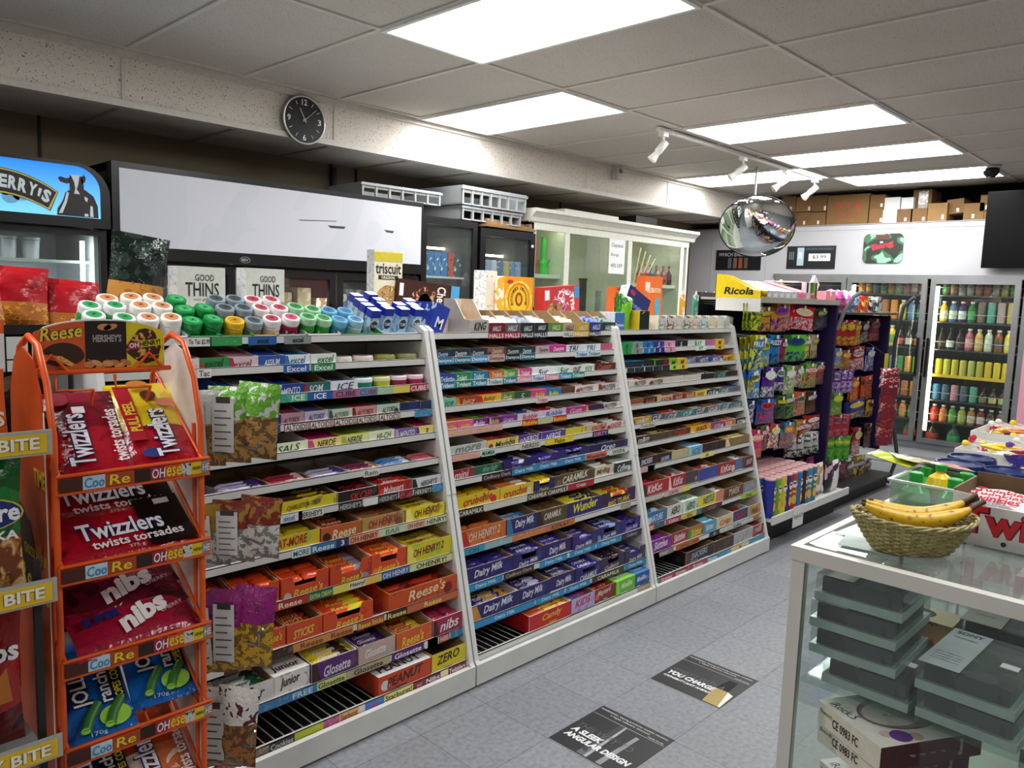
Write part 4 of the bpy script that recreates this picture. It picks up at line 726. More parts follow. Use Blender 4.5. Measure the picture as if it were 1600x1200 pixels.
for i, (x, y, rz, ry) in enumerate([(.50, 2.52, .1, -6), (.64, 2.66, -.05, 5), (.79, 2.685, .05, 8), (.46, 2.64, 0, -3), (.36, 2.54, .1, 3)]):
    bag('trail_mix_bag', f'bright red snack bag with an amber base on the black rack, {["leftmost in front", "middle in front", "rightmost in front", "left at the back", "right at the back"][i]}', (x, y, 1.345 if i != 2 else 1.3105), .17, .185 if i < 3 else .18, .05, red, amb, rz, rot=(math.radians(-6), math.radians(ry*.5), rz), group='red bags on the black rack', seed=10+i, split=.36)
for k, (z, cs) in enumerate([(1.025, ('403020', '583828', '242424')), (.705, ('e8e0d8', '305030', '602020')), (.355, ('302018', '605040', '803020'))]):
    for i in range(3):
        bag('snack_bag', f'{hyp(cs[i])} snack bag on the {["upper", "middle", "low"][k]} inner shelf of the black rack, {["left", "middle", "right"][i]}', (.26+.18*i, 2.6, z), .16, .2, .05, foil(cs[i], '8a7050', 12), None, seed=30+k*3+i, group='bags inside the black rack')

# ================================================================ coolers and cabinet along the left wall (fronts on Y = 4.1)
CY = 4.1; M_K = mat('0e0e10', .28); M_KI = mat('3c4040', .6); M_STEEL = mat('a9acae', .35, .7); M_CW = mat('dfe3dc', .45)
GL = glass('f2f7f5', .02, 'door', .06); M_TUBE = emit('fff4d8', 9); M_TUBE2 = emit('f4f8ff', 7)
def cooler(name, lab, x0, x1, top, d=.68, header=None, doors=1, shelves=(), inner=M_KI, frame=.045, cat='cooler', zb=.12, htop=None, tubes=()):
    t = thing(name, lab, cat, (x0, CY, 0)); w = x1-x0; ht = htop or top
    mb = MB(); mb.box(0, .03, .03, d, .02, top, M_K); mb.box(w-.03, w, .03, d, .02, top, M_K); mb.box(0, w, d-.03, d, .02, top, M_K); mb.box(0, w, .03, d, top-.04, top, M_K); mb.box(0, w, .0, d, .02, zb, M_K)
    mb.box(.03, w-.03, d-.05, d-.03, zb, top-.04, inner); mb.box(.03, .05, .04, d-.04, zb, top-.04, inner); mb.box(w-.05, w-.03, .04, d-.04, zb, top-.04, inner)
    mb.build('cabinet_body', t)
    dw = w/doors
    for k in range(doors):
        a, b_ = k*dw+.004, (k+1)*dw-.004; mb = MB(); z0, z1 = zb+.01, (ht if header is None else header)-.01
        mb.box(a, a+frame, 0, .03, z0, z1, M_K); mb.box(b_-frame, b_, 0, .03, z0, z1, M_K); mb.box(a+frame, b_-frame, 0, .03, z1-frame, z1, M_K); mb.box(a+frame, b_-frame, 0, .03, z0, z0+frame, M_K)
        dr = mb.build('door', t, bevel=.004); MB().box(a+frame, b_-frame, .012, .016, z0+frame, z1-frame, GL).build('door_glass', dr)
        MB().box(b_-frame*.8, b_-frame*.4, -.03, 0, .9, 1.4, M_K).build('door_handle', dr)
    for z in shelves: MB().box(.05, w-.05, .08, d-.06, z-.012, z, mat('c9ccc8', .4)).build('shelf', t)
    for i, (a, b_, y, z0, z1, m) in enumerate(tubes): MB().box(a, b_, y, y+.02, z0, z1, m).build('lamp_tube', t)
    return t
# ice cream freezer
FX0, FX1 = .58, 1.385
t = cooler('ice_cream_freezer', 'black ice cream freezer with a blue lit cow header at the left edge', FX0, FX1, 1.78, header=1.745, shelves=(.6, .95, 1.26, 1.585), inner=mat('d6dadc', .4), frame=.03, cat='freezer', tubes=((.70, .715, .045, .3, 1.68, emit('eef6ff', 9)), (.09, .105, .045, .3, 1.68, emit('eef6ff', 9))))
w = FX1-FX0; mb = MB(); R = .13; n = 10
def hdr(x0, x1, z0, z1, rr): return [(x0, z0), (x1, z0)]+[(x1-rr+rr*math.cos(i*PI/2/n), z1-rr+rr*math.sin(i*PI/2/n)) for i in range(n+1)]+[(x0+rr-rr*math.sin(i*PI/2/n), z1-rr+rr*math.cos(i*PI/2/n)) for i in range(n+1)]
mb.prism(hdr(0, w, 1.74, 2.035, .15), 'y', -.05, .35, M_K); hd = mb.build('header_box', t, bevel=.006)
def skymat():
    m, nt, b = _new('bluesky'); tc = nt.nodes.new('ShaderNodeTexCoord'); sx = nt.nodes.new('ShaderNodeSeparateXYZ'); nt.links.new(tc.outputs['Object'], sx.inputs[0])
    mr = nt.nodes.new('ShaderNodeMapRange'); mr.inputs[1].default_value = 1.78; mr.inputs[2].default_value = 2.02; nt.links.new(sx.outputs[2], mr.inputs[0])
    r = _ramp(nt, mr.outputs[0], [(0, lin('70c0f4')), (1, lin('1878d8'))]); nt.links.new(r.outputs[0], b.inputs['Base Color']); nt.links.new(r.outputs[0], b.inputs['Emission Color']); b.inputs['Emission Strength'].default_value = .55; return m
MS_ = skymat(); mb = MB(); mb.prism(hdr(.02, w-.045, 1.785, 2.018, .11), 'y', -.0515, -.05, MS_)
mcl = mat('84c8f4', .5)
for x, z, r in ((.37, 1.88, .03), (.40, 1.885, .035), (.43, 1.865, .035), (.39, 1.85, .035), (.2, 1.82, .035), (.24, 1.815, .035), (.64, 1.9, .02)): blob(mb, x, z, r, r*.85, mcl, -.0522)
mb.build('header_sign', hd)
mb = MB(); mdk = mat('2b2622', .4); my = mat('e4d060', .4); mwc = mat('dfeef6', .4)
def arcband(z0, z1, y, m, e=0):
    pts = []; N = 14
    for i in range(N+1): u = i/N; x = .06-e+u*(.515+2*e); pts.append((x, z1+e-1.3*max(0, x-.33)**2))
    for i in range(N, -1, -1): u = i/N; x = .06-e+u*(.48+2*e); pts.append((x, z0-e-1.3*max(0, x-.33)**2))
    mb.add([(x, y, z) for x, z in pts], [tuple(range(len(pts)))], m)
arcband(1.868, 1.968, -.053, mdk, .006); arcband(1.868, 1.968, -.0534, my, .003); arcband(1.868, 1.968, -.0538, mdk, -.003)
for i, c in enumerate("JERRY'S"):
    x = .305+i*.037-(.02 if i == 6 else 0); sl = -2.6*max(0, x-.31)
    mb.text(c, (x, -.0545, 1.889-1.3*max(0, x-.33)**2), (1, 0, sl), (-sl*.6, 0, 1), .035 if c != "'" else .012, .058, mwc, .05)
mb.build('curved_lettering', hd)
# cow print: black body, head turned, white blaze
mb = MB(); y = -.0528; mc = mat('2e2a2a', .5)
def poly(pts, m, dy=0): mb.add([(.66+(x-.612)*1.0, y-dy, 1.787+(z-1.787)*1.28) for x, z in pts], [tuple(range(len(pts)))], m)
cx = .612
poly([(cx-.088, 1.787), (cx+.09, 1.787), (cx+.088, 1.83), (cx+.07, 1.865), (cx+.035, 1.885), (cx-.01, 1.89), (cx-.05, 1.87), (cx-.062, 1.84), (cx-.085, 1.81)], mc)
poly([(cx-.03, 1.87), (cx+.03, 1.87), (cx+.028, 1.91), (cx+.022, 1.932), (cx-.03, 1.932), (cx-.032, 1.905)], mc, .0003)
poly([(cx-.03, 1.905), (cx-.045, 1.901), (cx-.07, 1.906), (cx-.08, 1.918), (cx-.07, 1.925), (cx-.045, 1.92), (cx-.028, 1.925)], mc, .0003)
poly([(cx+.02, 1.905), (cx+.036, 1.915), (cx+.038, 1.93), (cx+.03, 1.94), (cx+.018, 1.925)], mc, .0003)
poly([(cx-.026, 1.934), (cx+.012, 1.936), (cx+.006, 1.905), (cx-.002, 1.885), (cx+.012, 1.868), (cx-.014, 1.868), (cx-.008, 1.888), (cx-.012, 1.91)], mwc, .0006)
for pts in ([(-.045, 1.872), (-.035, 1.87), (-.045, 1.835), (-.065, 1.795), (-.08, 1.795), (-.055, 1.84)], [(.03, 1.862), (.045, 1.856), (.042, 1.842), (.032, 1.848)], [(.055, 1.83), (.065, 1.828), (.068, 1.79), (.052, 1.79)], [(.03, 1.8), (.045, 1.8), (.045, 1.79), (.028, 1.79)]): poly([(cx+a, b_) for a, b_ in pts], mwc, .0006)
mb.build('cow_print', hd)
for k, (z, items) in enumerate([(1.585, ['d8d0c8', 'a03850', '507868', '8a7848', '606870']), (1.26, ['88a8c8', 'c8ccd4', 'b8c8d8', 'a8b8d0', 'c0c8d8', '88a0c0']), (.95, ['c8b898', '90a8b8', 'b86878', '8890b8'])]):
    for i, c in enumerate(items):
        mb = MB(); x = FX0+.13+i*.095; r = .038
        mb.lathe([(r*.85, 0), (r, .085, printed(c, 'e8e8ec', 40, .4, .56)), (r*1.05, .088), (r*1.05, .1), (0, .1)], mat('dde2e8', .3), 18)
        mb.build('ice_cream_tub', None, (x, CY+.14, z), label=f'{hyp(c)} ice cream tub, {ORD[i]} from left on the {["top", "second", "third"][k]} freezer shelf', cat='tub', group='tubs in the ice cream freezer')
# cooler with the blank white sign
SX0, SX1 = 1.40, 3.335; w = SX1-SX0
t = cooler('display_cooler', 'long black display cooler with a torn blank white header sign', SX0, SX1, 2.068, header=1.60, doors=3, shelves=(.7, 1.02, 1.33), cat='cooler', tubes=((.03, .045, .05, .4, 1.58, M_TUBE), (w*.655, w*.662, .05, .5, 1.58, M_TUBE), (w*.33, w*.337, .05, .5, 1.58, M_TUBE)))
mb = MB(); mb.box(0, w, -.03, .04, 1.605, 2.07, M_K); hd = mb.build('header_box', t, bevel=.006)
mb = MB(); mb.box(.034, w-.02, -.034, -.03, 1.668, 2.04, printed('d2d4dc', 'cdd0d9', 2, .35, .5)); sg = mb.build('header_sign', hd)
mb = MB()
for px, py, pw, ph in ((465, 343, 60, 1.2), (512, 352, 26, 4), (600, 359, 14, 4)):
    p = onY(px, py, CY-.035); q = onY(px+pw, py+2, CY-.035); hh = ph*.0036
    TE = sg.data; mb.add([(p.x-SX0, -.0345, p.z), (p.x-SX0+.02, -.0345, p.z-hh), (q.x-SX0, -.0345, q.z-hh), (q.x-SX0+.01, -.0345, q.z)], [(0, 1, 2, 3)], mat('3a3c40', .7))
q_ = mb.build('tears', sg); q_['kind'] = 'stuff'
p = onY(383, 410, CY-.03); mb = MB(); mb.tube([(p.x-SX0+.03*math.cos(a), -.0305, 1.632+.016*math.sin(a)) for a in [i*PI/10 for i in range(20)]], .0012, mat('b8b8b8', .4), 4, True); mb.text('BEV', (p.x-SX0-.02, -.0308, 1.625), (1, 0, 0), (0, 0, 1), .04, .014, mat('c0c0c0', .4)); mb.build('badge', hd)
cc = ['a8a090', 'b08078', '4868a8', '88a0b8', 'c8b890', 'b86058', 'c87878', '788098', 'd0ccc0', '906858', '6888a0', 'c8a870']
for zi, z in enumerate((1.33, 1.02, .7)):
    for i in range(14):
        x = .1+i*.13; c = cc[(i*5+zi*3) % 12]; mb = MB(); hh = .1+.06*((i*7+zi) % 3)/2
        mb.box(-.045, .045, 0, .09, 0, hh, printed(c, 'd8d4cc', 24, .5, .56)); mb.build('food_carton', None, (SX0+x, CY+.12, z), label=f'{hyp(c)} carton, {ORD[i]} from left on the {["top", "middle", "lower"][zi]} shelf of the long cooler', cat='carton', group='cartons in the long cooler', bevel=.002)
# two narrow black coolers
X1a, X1b, X2a, X2b = 3.345, 3.862, 3.885, 4.475
t = cooler('drinks_cooler', 'narrow black glass-door drinks cooler right of the white sign, holding blue cartons', X1a, X1b, 2.0, shelves=(.6, .95, 1.3, 1.60), tubes=((.25, .50, .30, 1.80, 1.815, M_TUBE),))
t = cooler('drinks_cooler', 'second black glass-door drinks cooler, under the flattened cardboard', X2a, X2b, 1.97, shelves=(.6, .95, 1.3, 1.62), frame=.055, tubes=((.3, .56, .30, 1.78, 1.795, M_TUBE),))
MB().lathe([(.0, .0), (.009, .003), (.012, .012), (0, .02)], mat('e8e8e8', .2), 12).build('lock_knob', t, (X2b-X2a-.06, -.012, 1.86), rot=(PI/2, 0, 0))
for i, c in enumerate(['d8dcd0', '3070b0', '3878b8', '2f70b0', 'b84830', '385058']):
    MB().box(-.028, .028, 0, .07, 0, .17, printed(c, 'e0e8f0' if c != 'b84830' else '50282a', 30, .4, .62)).build('juice_carton', None, (X1a+.105+i*.063, CY+.1, 1.601), label=f'{hyp(c)} tall juice carton, {ORD[i]} from left in the narrow cooler', cat='carton', group='juice cartons in the narrow cooler', bevel=.003)
def can(c, c2='c8c8c8', r=.031, h=.12, key=None):
    mb = MB(); mb.lathe([(r*.8, 0), (r, .008), (r, h-.012), (r*.82, h)], printed(c, c2, 28, .2, .6), 14); mb.lathe([(r*.82, h), (r*.78, h-.003), (0, h-.003)], mat('b8bcc0', .25, .8), 14); return mb
for zi, z in enumerate((1.30, 1.621)):
    for i in range(7 if zi else 5):
        c = ['c0a860', '6888b0', '88a0c8', 'c8c8d0', '507098'][(i+zi) % 5]
        x = (X2a+.1+i*.066) if zi else (X1a+.12+i*.08)
        can(c).build('drink_can', None, (x, CY+.1, z), label=f'{hyp(c)} can, {ORD[i]} from left in the {"second" if zi else "narrow"} black cooler', cat='can', group='cans in the black coolers')
# egg-crate style grey trays and cardboard on top
def crate(lab, x, y, z, w, d, h, n, rz=0):
    t = thing('plastic_crate', lab, 'crate', (x, y, z), rz, 'grey plastic crates'); mp = mat('a4a8aa', .55)
    mb = MB(); mb.box(0, w, 0, .008, h*.62, h, mp); mb.box(0, w, d-.008, d, 0, h, mp); mb.box(0, .008, 0, d, 0, h, mp); mb.box(w-.008, w, 0, d, 0, h, mp); mb.box(0, w, 0, d, 0, .01, mp); mb.box(-.01, w+.01, -.012, 0, h*.8, h*.94, mp); mb.build('shell', t, bevel=.003)
    for i in range(n+1): MB().box(i*(w-.016)/n, i*(w-.016)/n+.014, -.006, .012, 0, h, mp).build('rib', t)
crate('grey plastic crate lying on the right end of the torn sign cooler', 2.90, CY+.05, 2.072, .62, .42, .09, 6, math.radians(-3))
crate('lower grey crate on the narrow coolers, beneath the topmost crate', 3.72, CY+.02, 2.003, .62, .45, .10, 6, math.radians(2))
crate('topmost grey crate, stacked over the lower one above the narrow coolers', 3.70, CY+.0, 2.106, .66, .5, .13, 7, math.radians(1))
for i, (z, c) in enumerate(((1.973, '8a6840'), (1.995, '9a7a50'), (2.018, 'b09468'))):
    MB().box(0, .56-.03*i, 0, .36, 0, .018, mat(c, .8, scale=20)).build('cardboard_sheet', None, (3.95+.02*i if i else 3.93, CY-.02+.03*i, z+(.0 if i else .0)), math.radians(4+3*i), label=f'{["lowest", "middle", "topmost"][i]} flattened brown cardboard sheet stacked on the second black cooler', cat='cardboard', group='flattened cardboard')
# white cabinet with glass doors
CX0, CX1 = 4.50, 6.75; w = CX1-CX0; M_CAB = mat('dedfd2', .45); cy = CY+.05
t = thing('display_cabinet', 'tall white wooden display cabinet with glass doors and a crown moulding', 'cabinet', (CX0, cy, 0)); d = .5
mb = MB(); mb.box(0, w, d-.02, d, 0, 2.06, mat('c8ccbe', .6)); mb.box(0, .03, 0, d, 0, 2.06, M_CAB); mb.box(w-.03, w, 0, d, 0, 2.06, M_CAB); mb.box(0, w, 0, d, 2.04, 2.06, M_CAB); mb.box(0, w, 0, d, 0, .85, M_CAB)
xs = [.0, .36, 1.24, 2.10, w-.05]
for x in (.38, 1.25, 2.11): mb.box(x, x+.06, 0, d-.02, .85, 2.05, M_CAB)
mb.box(0, w, -.004, .02, 2.0, 2.06, M_CAB); mb.build('body', t)
MB().prism([(0, 2.06), (0, 2.05), (-.02, 2.06), (-.03, 2.09), (-.06, 2.12), (-.075, 2.13), (-.075, 2.155), (.1, 2.155), (.1, 2.06)], 'x', -.06, w+.07, M_CAB).build('crown_moulding', t)
for a, b_, zz in ((.03, .38, (1.28, 1.66)), (.44, 1.25, (1.1,)), (1.31, 2.11, (1.3, 1.63)), (2.17, w-.03, (1.3, 1.63))):
    for z in zz: MB().box(a, b_, .04, d-.03, z-.03, z, M_CAB).build('shelf', t)
for a, b_ in ((.06, .36), (.5, 1.2), (1.36, 2.05)): MB().box(a, b_, .025, .04, 2.005, 2.02, emit('fff8e8', 6)).build('added_cabinet_light', t)  # unseen lamp strips, added behind the fascia to brighten the cabinet inside
for a, b_ in ((.44, .84), (.845, 1.25), (1.31, 1.70), (1.705, 2.11), (.03, .38)): MB().box(a, b_, .002, .007, .86, 2.0, glass('f0f6f0', .03, 'cab', .04)).build('glass_door', t)
bx = mat('dedfd4', .5); MB().box(0, .75, 0, .3, 0, .045, bx).build('flat_box', None, (4.92, cy+.05, 2.156), math.radians(1), label='flat white box lying along the top of the white cabinet', cat='box', bevel=.003)
MB().box(0, .34, 0, .2, 0, .085, mat('16161a', .4)).build('carry_case', None, (5.93, cy+.06, 2.156), label='black case on top of the white cabinet near its right end', cat='case', bevel=.02)
p = onY(964, 400, cy-.003); mb = MB(); mb.box(-.115, .115, -.002, 0, -.155, .155, mat('eceeee', .6))
for s, z in (('Clearance', .075), ('Bongs', -.01), ('40% OFF', -.1)): mb.text(s, (-.085, -.003, z), (1, 0, 0), (0, 0, 1), .17 if s != 'Bongs' else .11, .033, mat('303030', .5), .0, align='c')
mb.build('paper_notice', None, (p.x, cy-.001, p.z), label='white paper notice about clearance taped inside the cabinet door', cat='sign')
def bong(lab, x, z, h, c, r=.028, cat='water pipe'):
    mb = MB(); mb.lathe([(r*1.5, 0), (r*1.6, .02), (r*1.5, h*.3), (r*.8, h*.42), (r*.75, h*.95), (r*.95, h)], c, 16); mb.tube([(0, -r, h*.2), (0, -r*2.6, h*.4)], r*.3, c, 8); mb.build('water_pipe', None, (x, cy+.16, z), label=lab, cat=cat, group='water pipes in the cabinet')
gg = mat('38c848', .25); og = mat('b05838', .3); tg = mat('306870', .3); cg = clearplastic('c8d4d0', .3)
bong('bright green water pipe with a dark stripe at the left of the cabinet', 4.60, 1.66, .3, gg); bong('tall orange-brown pipe between the two green water pipes', 4.71, 1.66, .3, og, .016); bong('bright green water pipe right of the orange one', 4.80, 1.66, .3, gg)
bong('black bulbed glass water pipe behind the clearance notice door', 5.33, 1.10, .55, mat('1c1c20', .15), .045); bong('clear glass water pipe with a white frame left of the black one', 5.12, 1.10, .4, clearplastic('e8e8e4', .5), .03)
bong('clear glass water pipe right of the black one', 5.55, 1.10, .45, cg, .035)
for i, c in enumerate(['c05048', 'b84850', '485878', 'b87858', 'a84848', '508058', '8a3850', '403858']):
    mb = MB(); mb.lathe([(.034, 0), (.037, .02), (.037, .1), (.014, .135), (.012, .165), (.016, .168), (.016, .185), (0, .186)], printed('2a2428', c, 30, .3, .42), 14)
    p = onY([1000, 1009, 1017, 1027, 1037, 1047, 1055, 1040][i], 418, cy+.12)
    mb.build('liquid_bottle', None, (min(p.x, 6.62), cy+.12+(.1 if i == 7 else 0), 1.63), label=f'dark bottle with a {cname(c)} label, {ORD[i]} along the right bay of the cabinet', cat='bottle', group='bottles in the white cabinet')
for i in range(4):
    MB().tube([(0, 0, 0), (.12+.03*i, .02, .33-.03*i)], .007, mat('d8c890', .5), 8).build('incense_stick_tube', None, (5.98+.05*i, cy+.09, 1.632), label=f'pale slanted tube behind the bottles, {ORD[i]} from left', cat='tube', group='slanted tubes in the cabinet')
pf = pbox('picture_frame', 'dark framed picture standing low by the far cooler side', 7.55, 4.3, 1.52, .24, .03, .26, mat('8a8a80', .5), mat('504c40', .5), extra=lambda m, w, d, h: m.box(.03, w-.03, -.002, 0, .03, h-.03, printed('28241c', '787058', 20)), group=None, cat='picture')
bpy.data.objects.remove(pf)
# conduit and cable on the dark wall
MB().tube([(3.12, 4.8, 1.2), (3.12, 4.8, 2.33)], .02, mat('1c1a18', .6)).build('conduit', None, label='dark vertical conduit running down the wall above the torn sign cooler', cat='pipe')

# ================================================================ walk-in drinks cooler across the far end (front on X = 7.9)
FX = 7.9
M_FAS = mat('b4b4b8', .5, vary=.04, scale=3); M_AL = mat('9c9ea0', .32, .75, scale=8); M_ALD = mat('5a5c5e', .35, .7)
t = thing('walk_in_cooler', 'walk-in drinks cooler with metal-framed glass doors across the far end of the shop', 'cooler', (0, 0, 0))
mb = MB(); mb.box(FX, FX+.06, -1.6, 4.84, 1.80, 2.285, M_FAS); mb.box(FX, 9.05, -1.6, 4.84, 2.28, 2.29, M_FAS); mb.box(FX-.004, FX+.06, -1.6, 4.84, 2.235, 2.24, mat('b4b4b8', .5)); mb.build('fascia', t)
mb = MB(); mb.box(FX, FX+.06, 3.80, 4.84, 0, 1.80, M_FAS); mb.box(FX-.003, FX, 3.9, 3.905, 0, 2.28, mat('a8a8ac')); mb.box(FX-.003, FX, 4.55, 4.56, 1.3, 2.2, mat('a8a8ac')); mb.build('side_panel', t)
mb = MB(); mb.box(FX-.02, FX+.05, -1.6, 3.80, 1.765, 1.80, M_AL); mb.box(FX-.02, FX+.05, -1.6, 3.80, .19, .235, M_AL); mb.build('door_rail', t)
mb = MB(); mb.box(FX, FX+.05, -1.6, 3.80, 0.005, .19, M_FAS); mb.box(FX-.002, FX, -1.6, 3.8, .095, .099, mat('787878')); mb.build('kick_panel', t)
mb = MB(); mb.box(8.75, 8.8, -1.6, 3.8, 0, 2.25, mat('2c2e30', .7)); mb.box(FX+.05, 8.75, 3.76, 3.8, .0, 2.25, mat('3c3e40', .7)); mb.box(FX+.05, 8.75, -1.6, 3.8, .2, .22, mat('3c3e40', .7)); mb.box(FX+.06, 8.75, -1.6, 3.8, 1.78, 1.8, mat('3c3e40', .7)); mb.build('inner_shell', t)
DOORS = [(3.03, 3.77), (2.29, 3.02), (1.545, 2.26), (.80, 1.52), (.06, .78), (-.7, .03)]
GLD = glass('f4f9f6', .02, 'far', .03)
for i, (a, b_) in enumerate(DOORS):
    mb = MB(); f = .045; z0, z1 = .24, 1.765
    mb.box(FX-.03, FX, a, a+f, z0, z1, M_AL); mb.box(FX-.03, FX, b_-f, b_, z0, z1, M_AL); mb.box(FX-.03, FX, a+f, b_-f, z1-f, z1, M_AL); mb.box(FX-.03, FX, a+f, b_-f, z0, z0+f, M_AL)
    dr = mb.build('door', t, bevel=.004); MB().box(FX-.014, FX-.010, a+f, b_-f, z0+f, z1-f, GLD).build('door_glass', dr)
    hy = a+.02 if i % 2 == 1 else b_-.035
    MB().box(FX-.06, FX-.03, hy, hy+.018, .86, 1.22, M_K).build('door_handle', dr)
    if i < 4:
        MB().box(FX+.03, FX+.045, b_-.06, b_-.04, .35, 1.7, emit('fff2d0', 8)).build('lamp_tube', t)
for z in (1.63, 1.385, 1.13, .885, .655, .45, .235): MB().box(FX+.08, 8.5, -.7, 3.75, z-.022, z-.01, M_ALD).build('wire_shelf', t)
for z in (1.63, 1.385, 1.13, .655, .45): MB().tube([(FX+.07, .05, z+.06), (FX+.07, 3.74, z+.06)], .003, M_AL, 6).build('shelf_rail', t)
MB().box(FX+.065, FX+.07, 1.6, 2.25, .862, .89, mat('e0b838', .4)).build('price_strip', t)
def bottle(kind, c, lc, h, r):
    mb = MB(); liq = mat(c, .15); la = printed(lc, '%02x%02x%02x' % tuple(min(255, int(int(lc[i:i+2], 16)*.7+50)) for i in (0, 2, 4)), 30, .4, .58)
    cap = mat('e8e8e4' if kind in 'jw' else ('2a9a3c' if kind == 'G' else '20282c'), .3)
    if kind == 'c': mb.lathe([(r*.8, 0), (r, .008), (r, h-.012, la), (r*.82, h)], la, 12); mb.lathe([(r*.82, h), (r*.78, h-.003), (0, h-.003)], mat('b8bcc0', .25, .8), 12)
    elif kind == 'd': mb.lathe([(r, 0), (r, h*.45), (r*.95, h*.55), (r*.35, h*.8), (r*.33, h*.94)], liq, 12); mb.lathe([(r*.4, h*.94), (r*.4, h), (0, h)], cap, 12); mb.lathe([(r*1.01, h*.12), (r*1.01, h*.42)], la, 12)
    elif kind == 'B': mb.lathe([(r*.9, 0), (r, .02), (r, h*.55), (r*.8, h*.68), (r*.25, h*.9), (r*.24, h*.95)], liq, 14); mb.lathe([(r*.28, h*.95), (r*.28, h), (0, h)], cap, 12); mb.lathe([(r*1.01, h*.25), (r*1.01, h*.52)], la, 14)
    else: mb.lathe([(r*.9, 0), (r, .01), (r, h*.62), (r*.85, h*.74), (r*.45, h*.86), (r*.43, h*.92)], liq, 12); mb.lathe([(r*.55, h*.91), (r*.55, h), (0, h)], cap, 12); mb.lathe([(r*1.01, h*.15), (r*1.01, h*.55)], la, 12)
    return mb
ROWS = [(1.63, .17, [('j', c, l) for c, l in (('607828', '60a040'), ('a06848', 'c89070'), ('d0ccc8', 'b8a8a8'), ('b0a8a0', 'd0c8c8'), ('b06050', 'd08070'), ('8a5038', 'c06040'), ('a09080', 'c0b0a0'), ('a8a040', 'b8c050'), ('608838', '80b040'))]),
        (1.385, .19, [('j', 'e0b030', 'e8e0c0'), ('j', '4870a0', 'd8e8c8'), ('j', '40285c', 'e8e8f0'), ('j', '207838', '50a858'), ('c', 0, '786850'), ('c', 0, '58a898'), ('c', 0, 'b8a0a0'), ('c', 0, 'c8b870')]),
        (1.13, .2, [('d', '241810', '403020'), ('d', '241810', 'e8e4e0'), ('d', '2c1c14', '503828'), ('w', 'b05868', 'd89898'), ('w', 'd0a058', 'e0b878'), ('w', 'c8ccb0', 'e0e0d0'), ('w', '8a4828', '58483c'), ('w', 'e8c830', 'f0e080')]),
        (.885, .155, [('c', 0, c) for c in ('d8c820', 'c8c828', 'd0c030', 'c0b840', 'b8b858', 'b8b038', 'd8b820', 'd8c018', 'e0c028')]),
        (.655, .15, [('c', 0, '3880b0'), ('c', 0, '406078'), ('c', 0, 'c88898'), ('c', 0, '485868'), ('c', 0, '58a088'), ('d', '382010', '787848'), ('d', '402810', 'c0b878'), ('d', '402810', 'b8c070')]),
        (.45, .16, [('j', 'c83028', 'e05040'), ('j', 'd87830', 'e89048'), ('j', '4c8838', '80b850'), ('j', '98a038', 'b8c858'), ('j', 'a87838', 'e0c8b0'), ('j', '803028', 'd8c8c8'), ('j', '403830', '787068'), ('j', '785048', 'c8a8a0')]),
        (.235, .2, [('B', '2c1410', 'c83828'), ('B', '205030', '30a058'), ('B', '305828', 'a8c078'), ('B', '482018', '786050')])]
_BM = {}
for di, (a, b_) in ((2, DOORS[2]), (1, DOORS[1]), (3, DOORS[3])):
    for ri, (z, h, L) in enumerate(ROWS):
        if di == 3 and ri > 3: continue
        L2 = L if di == 2 else L[3:]+L[:3]
        n = len(L2)
        for i, (k, c, l) in enumerate(L2):
            if di == 1: l = ['e08828', '70a838', 'e0c030', 'c84028', '4878a0', 'd8d0c0', '38884c', 'b06838', 'd89838'][(i*2+ri) % 9]; c = c or l
            y = b_-.09-(b_-a-.17)*i/(n-1); r = min(.034, (b_-a-.17)/(n-1)*.44) if k != 'B' else .055
            if r < .02: r = .02
            key = (k, c, l, h, r)
            if key not in _BM: _BM[key] = bottle(k, c or l, l, h, r)
            loc = (FX+.13, y, z-.0095)
            lab = f'{cname(l)} {"can" if k == "c" else "bottle"}, {ORD[i]} from left on {["top", "second", "third", "fourth", "fifth", "sixth", "bottom"][ri]} shelf behind the {["", "middle", "right", "far right"][di]} cooler door'
            nm = 'drink_can' if k == 'c' else 'drink_bottle'; g = f'{"cans" if k == "c" else "bottles"} in the walk-in cooler'
            if isinstance(_BM[key], MB): o = _BM[key].build(nm, None, loc, label=lab, cat='can' if k == 'c' else 'bottle', group=g); _BM[key] = o.data
            else: link(nm, _BM[key], None, loc, 0, None, 0, lab, 'can' if k == 'c' else 'bottle', g)
# posters on the fascia
def onfas(px0, py0, px1, py1, x=FX-.004): a, b_ = onX(px0, py0, x), onX(px1, py1, x); return a.y, b_.y, b_.z, a.z
def sign(name, lab, rect, m, extra, cat='sign', th=.004):
    y0, y1, z0, z1 = rect; t = thing(name, lab, cat, (FX-.005, y0, z0)); t.rotation_euler = (0, 0, -PI/2); w, h = y0-y1, z1-z0
    mb = MB(); mb.box(0, w, -th, 0, 0, h, m); mb.build('board', t); mb = MB(); extra(mb, w, h, -th-.001); mb.build('print', t); return t
mbk = mat('101418', .35)
def ex1(mb, w, h, y):
    F(mb, 'UNLEASH THE ENERGY', w*.4, h*.82, w*.56, h*.09, '58788c', y, .0); mb.box(w*.46, w*.9, y, y+.0005, h*.34, h*.66, mat('e4e4e4', .5)); F(mb, '$3.99', w*.5, h*.42, w*.36, h*.17, '202020', y-.001, .005)
    mb.box(w*.22, w*.36, y, y+.0005, h*.14, h*.93, mat('a8c4cc', .35))
    for k in range(3): mb.box(w*(.25+.03*k), w*(.265+.03*k), y-.001, y, h*.45, h*.75-.004*k, mat('e8f0f0', .4)); mb.box(w*(.05+.04*k), w*(.068+.04*k), y-.001, y, h*.4, h*.75, mat('78888c', .4))
sign('energy_drink_sign', 'black energy drink price sign reading $3.99 with a white can', onfas(1231, 385, 1304, 420), mbk, ex1)
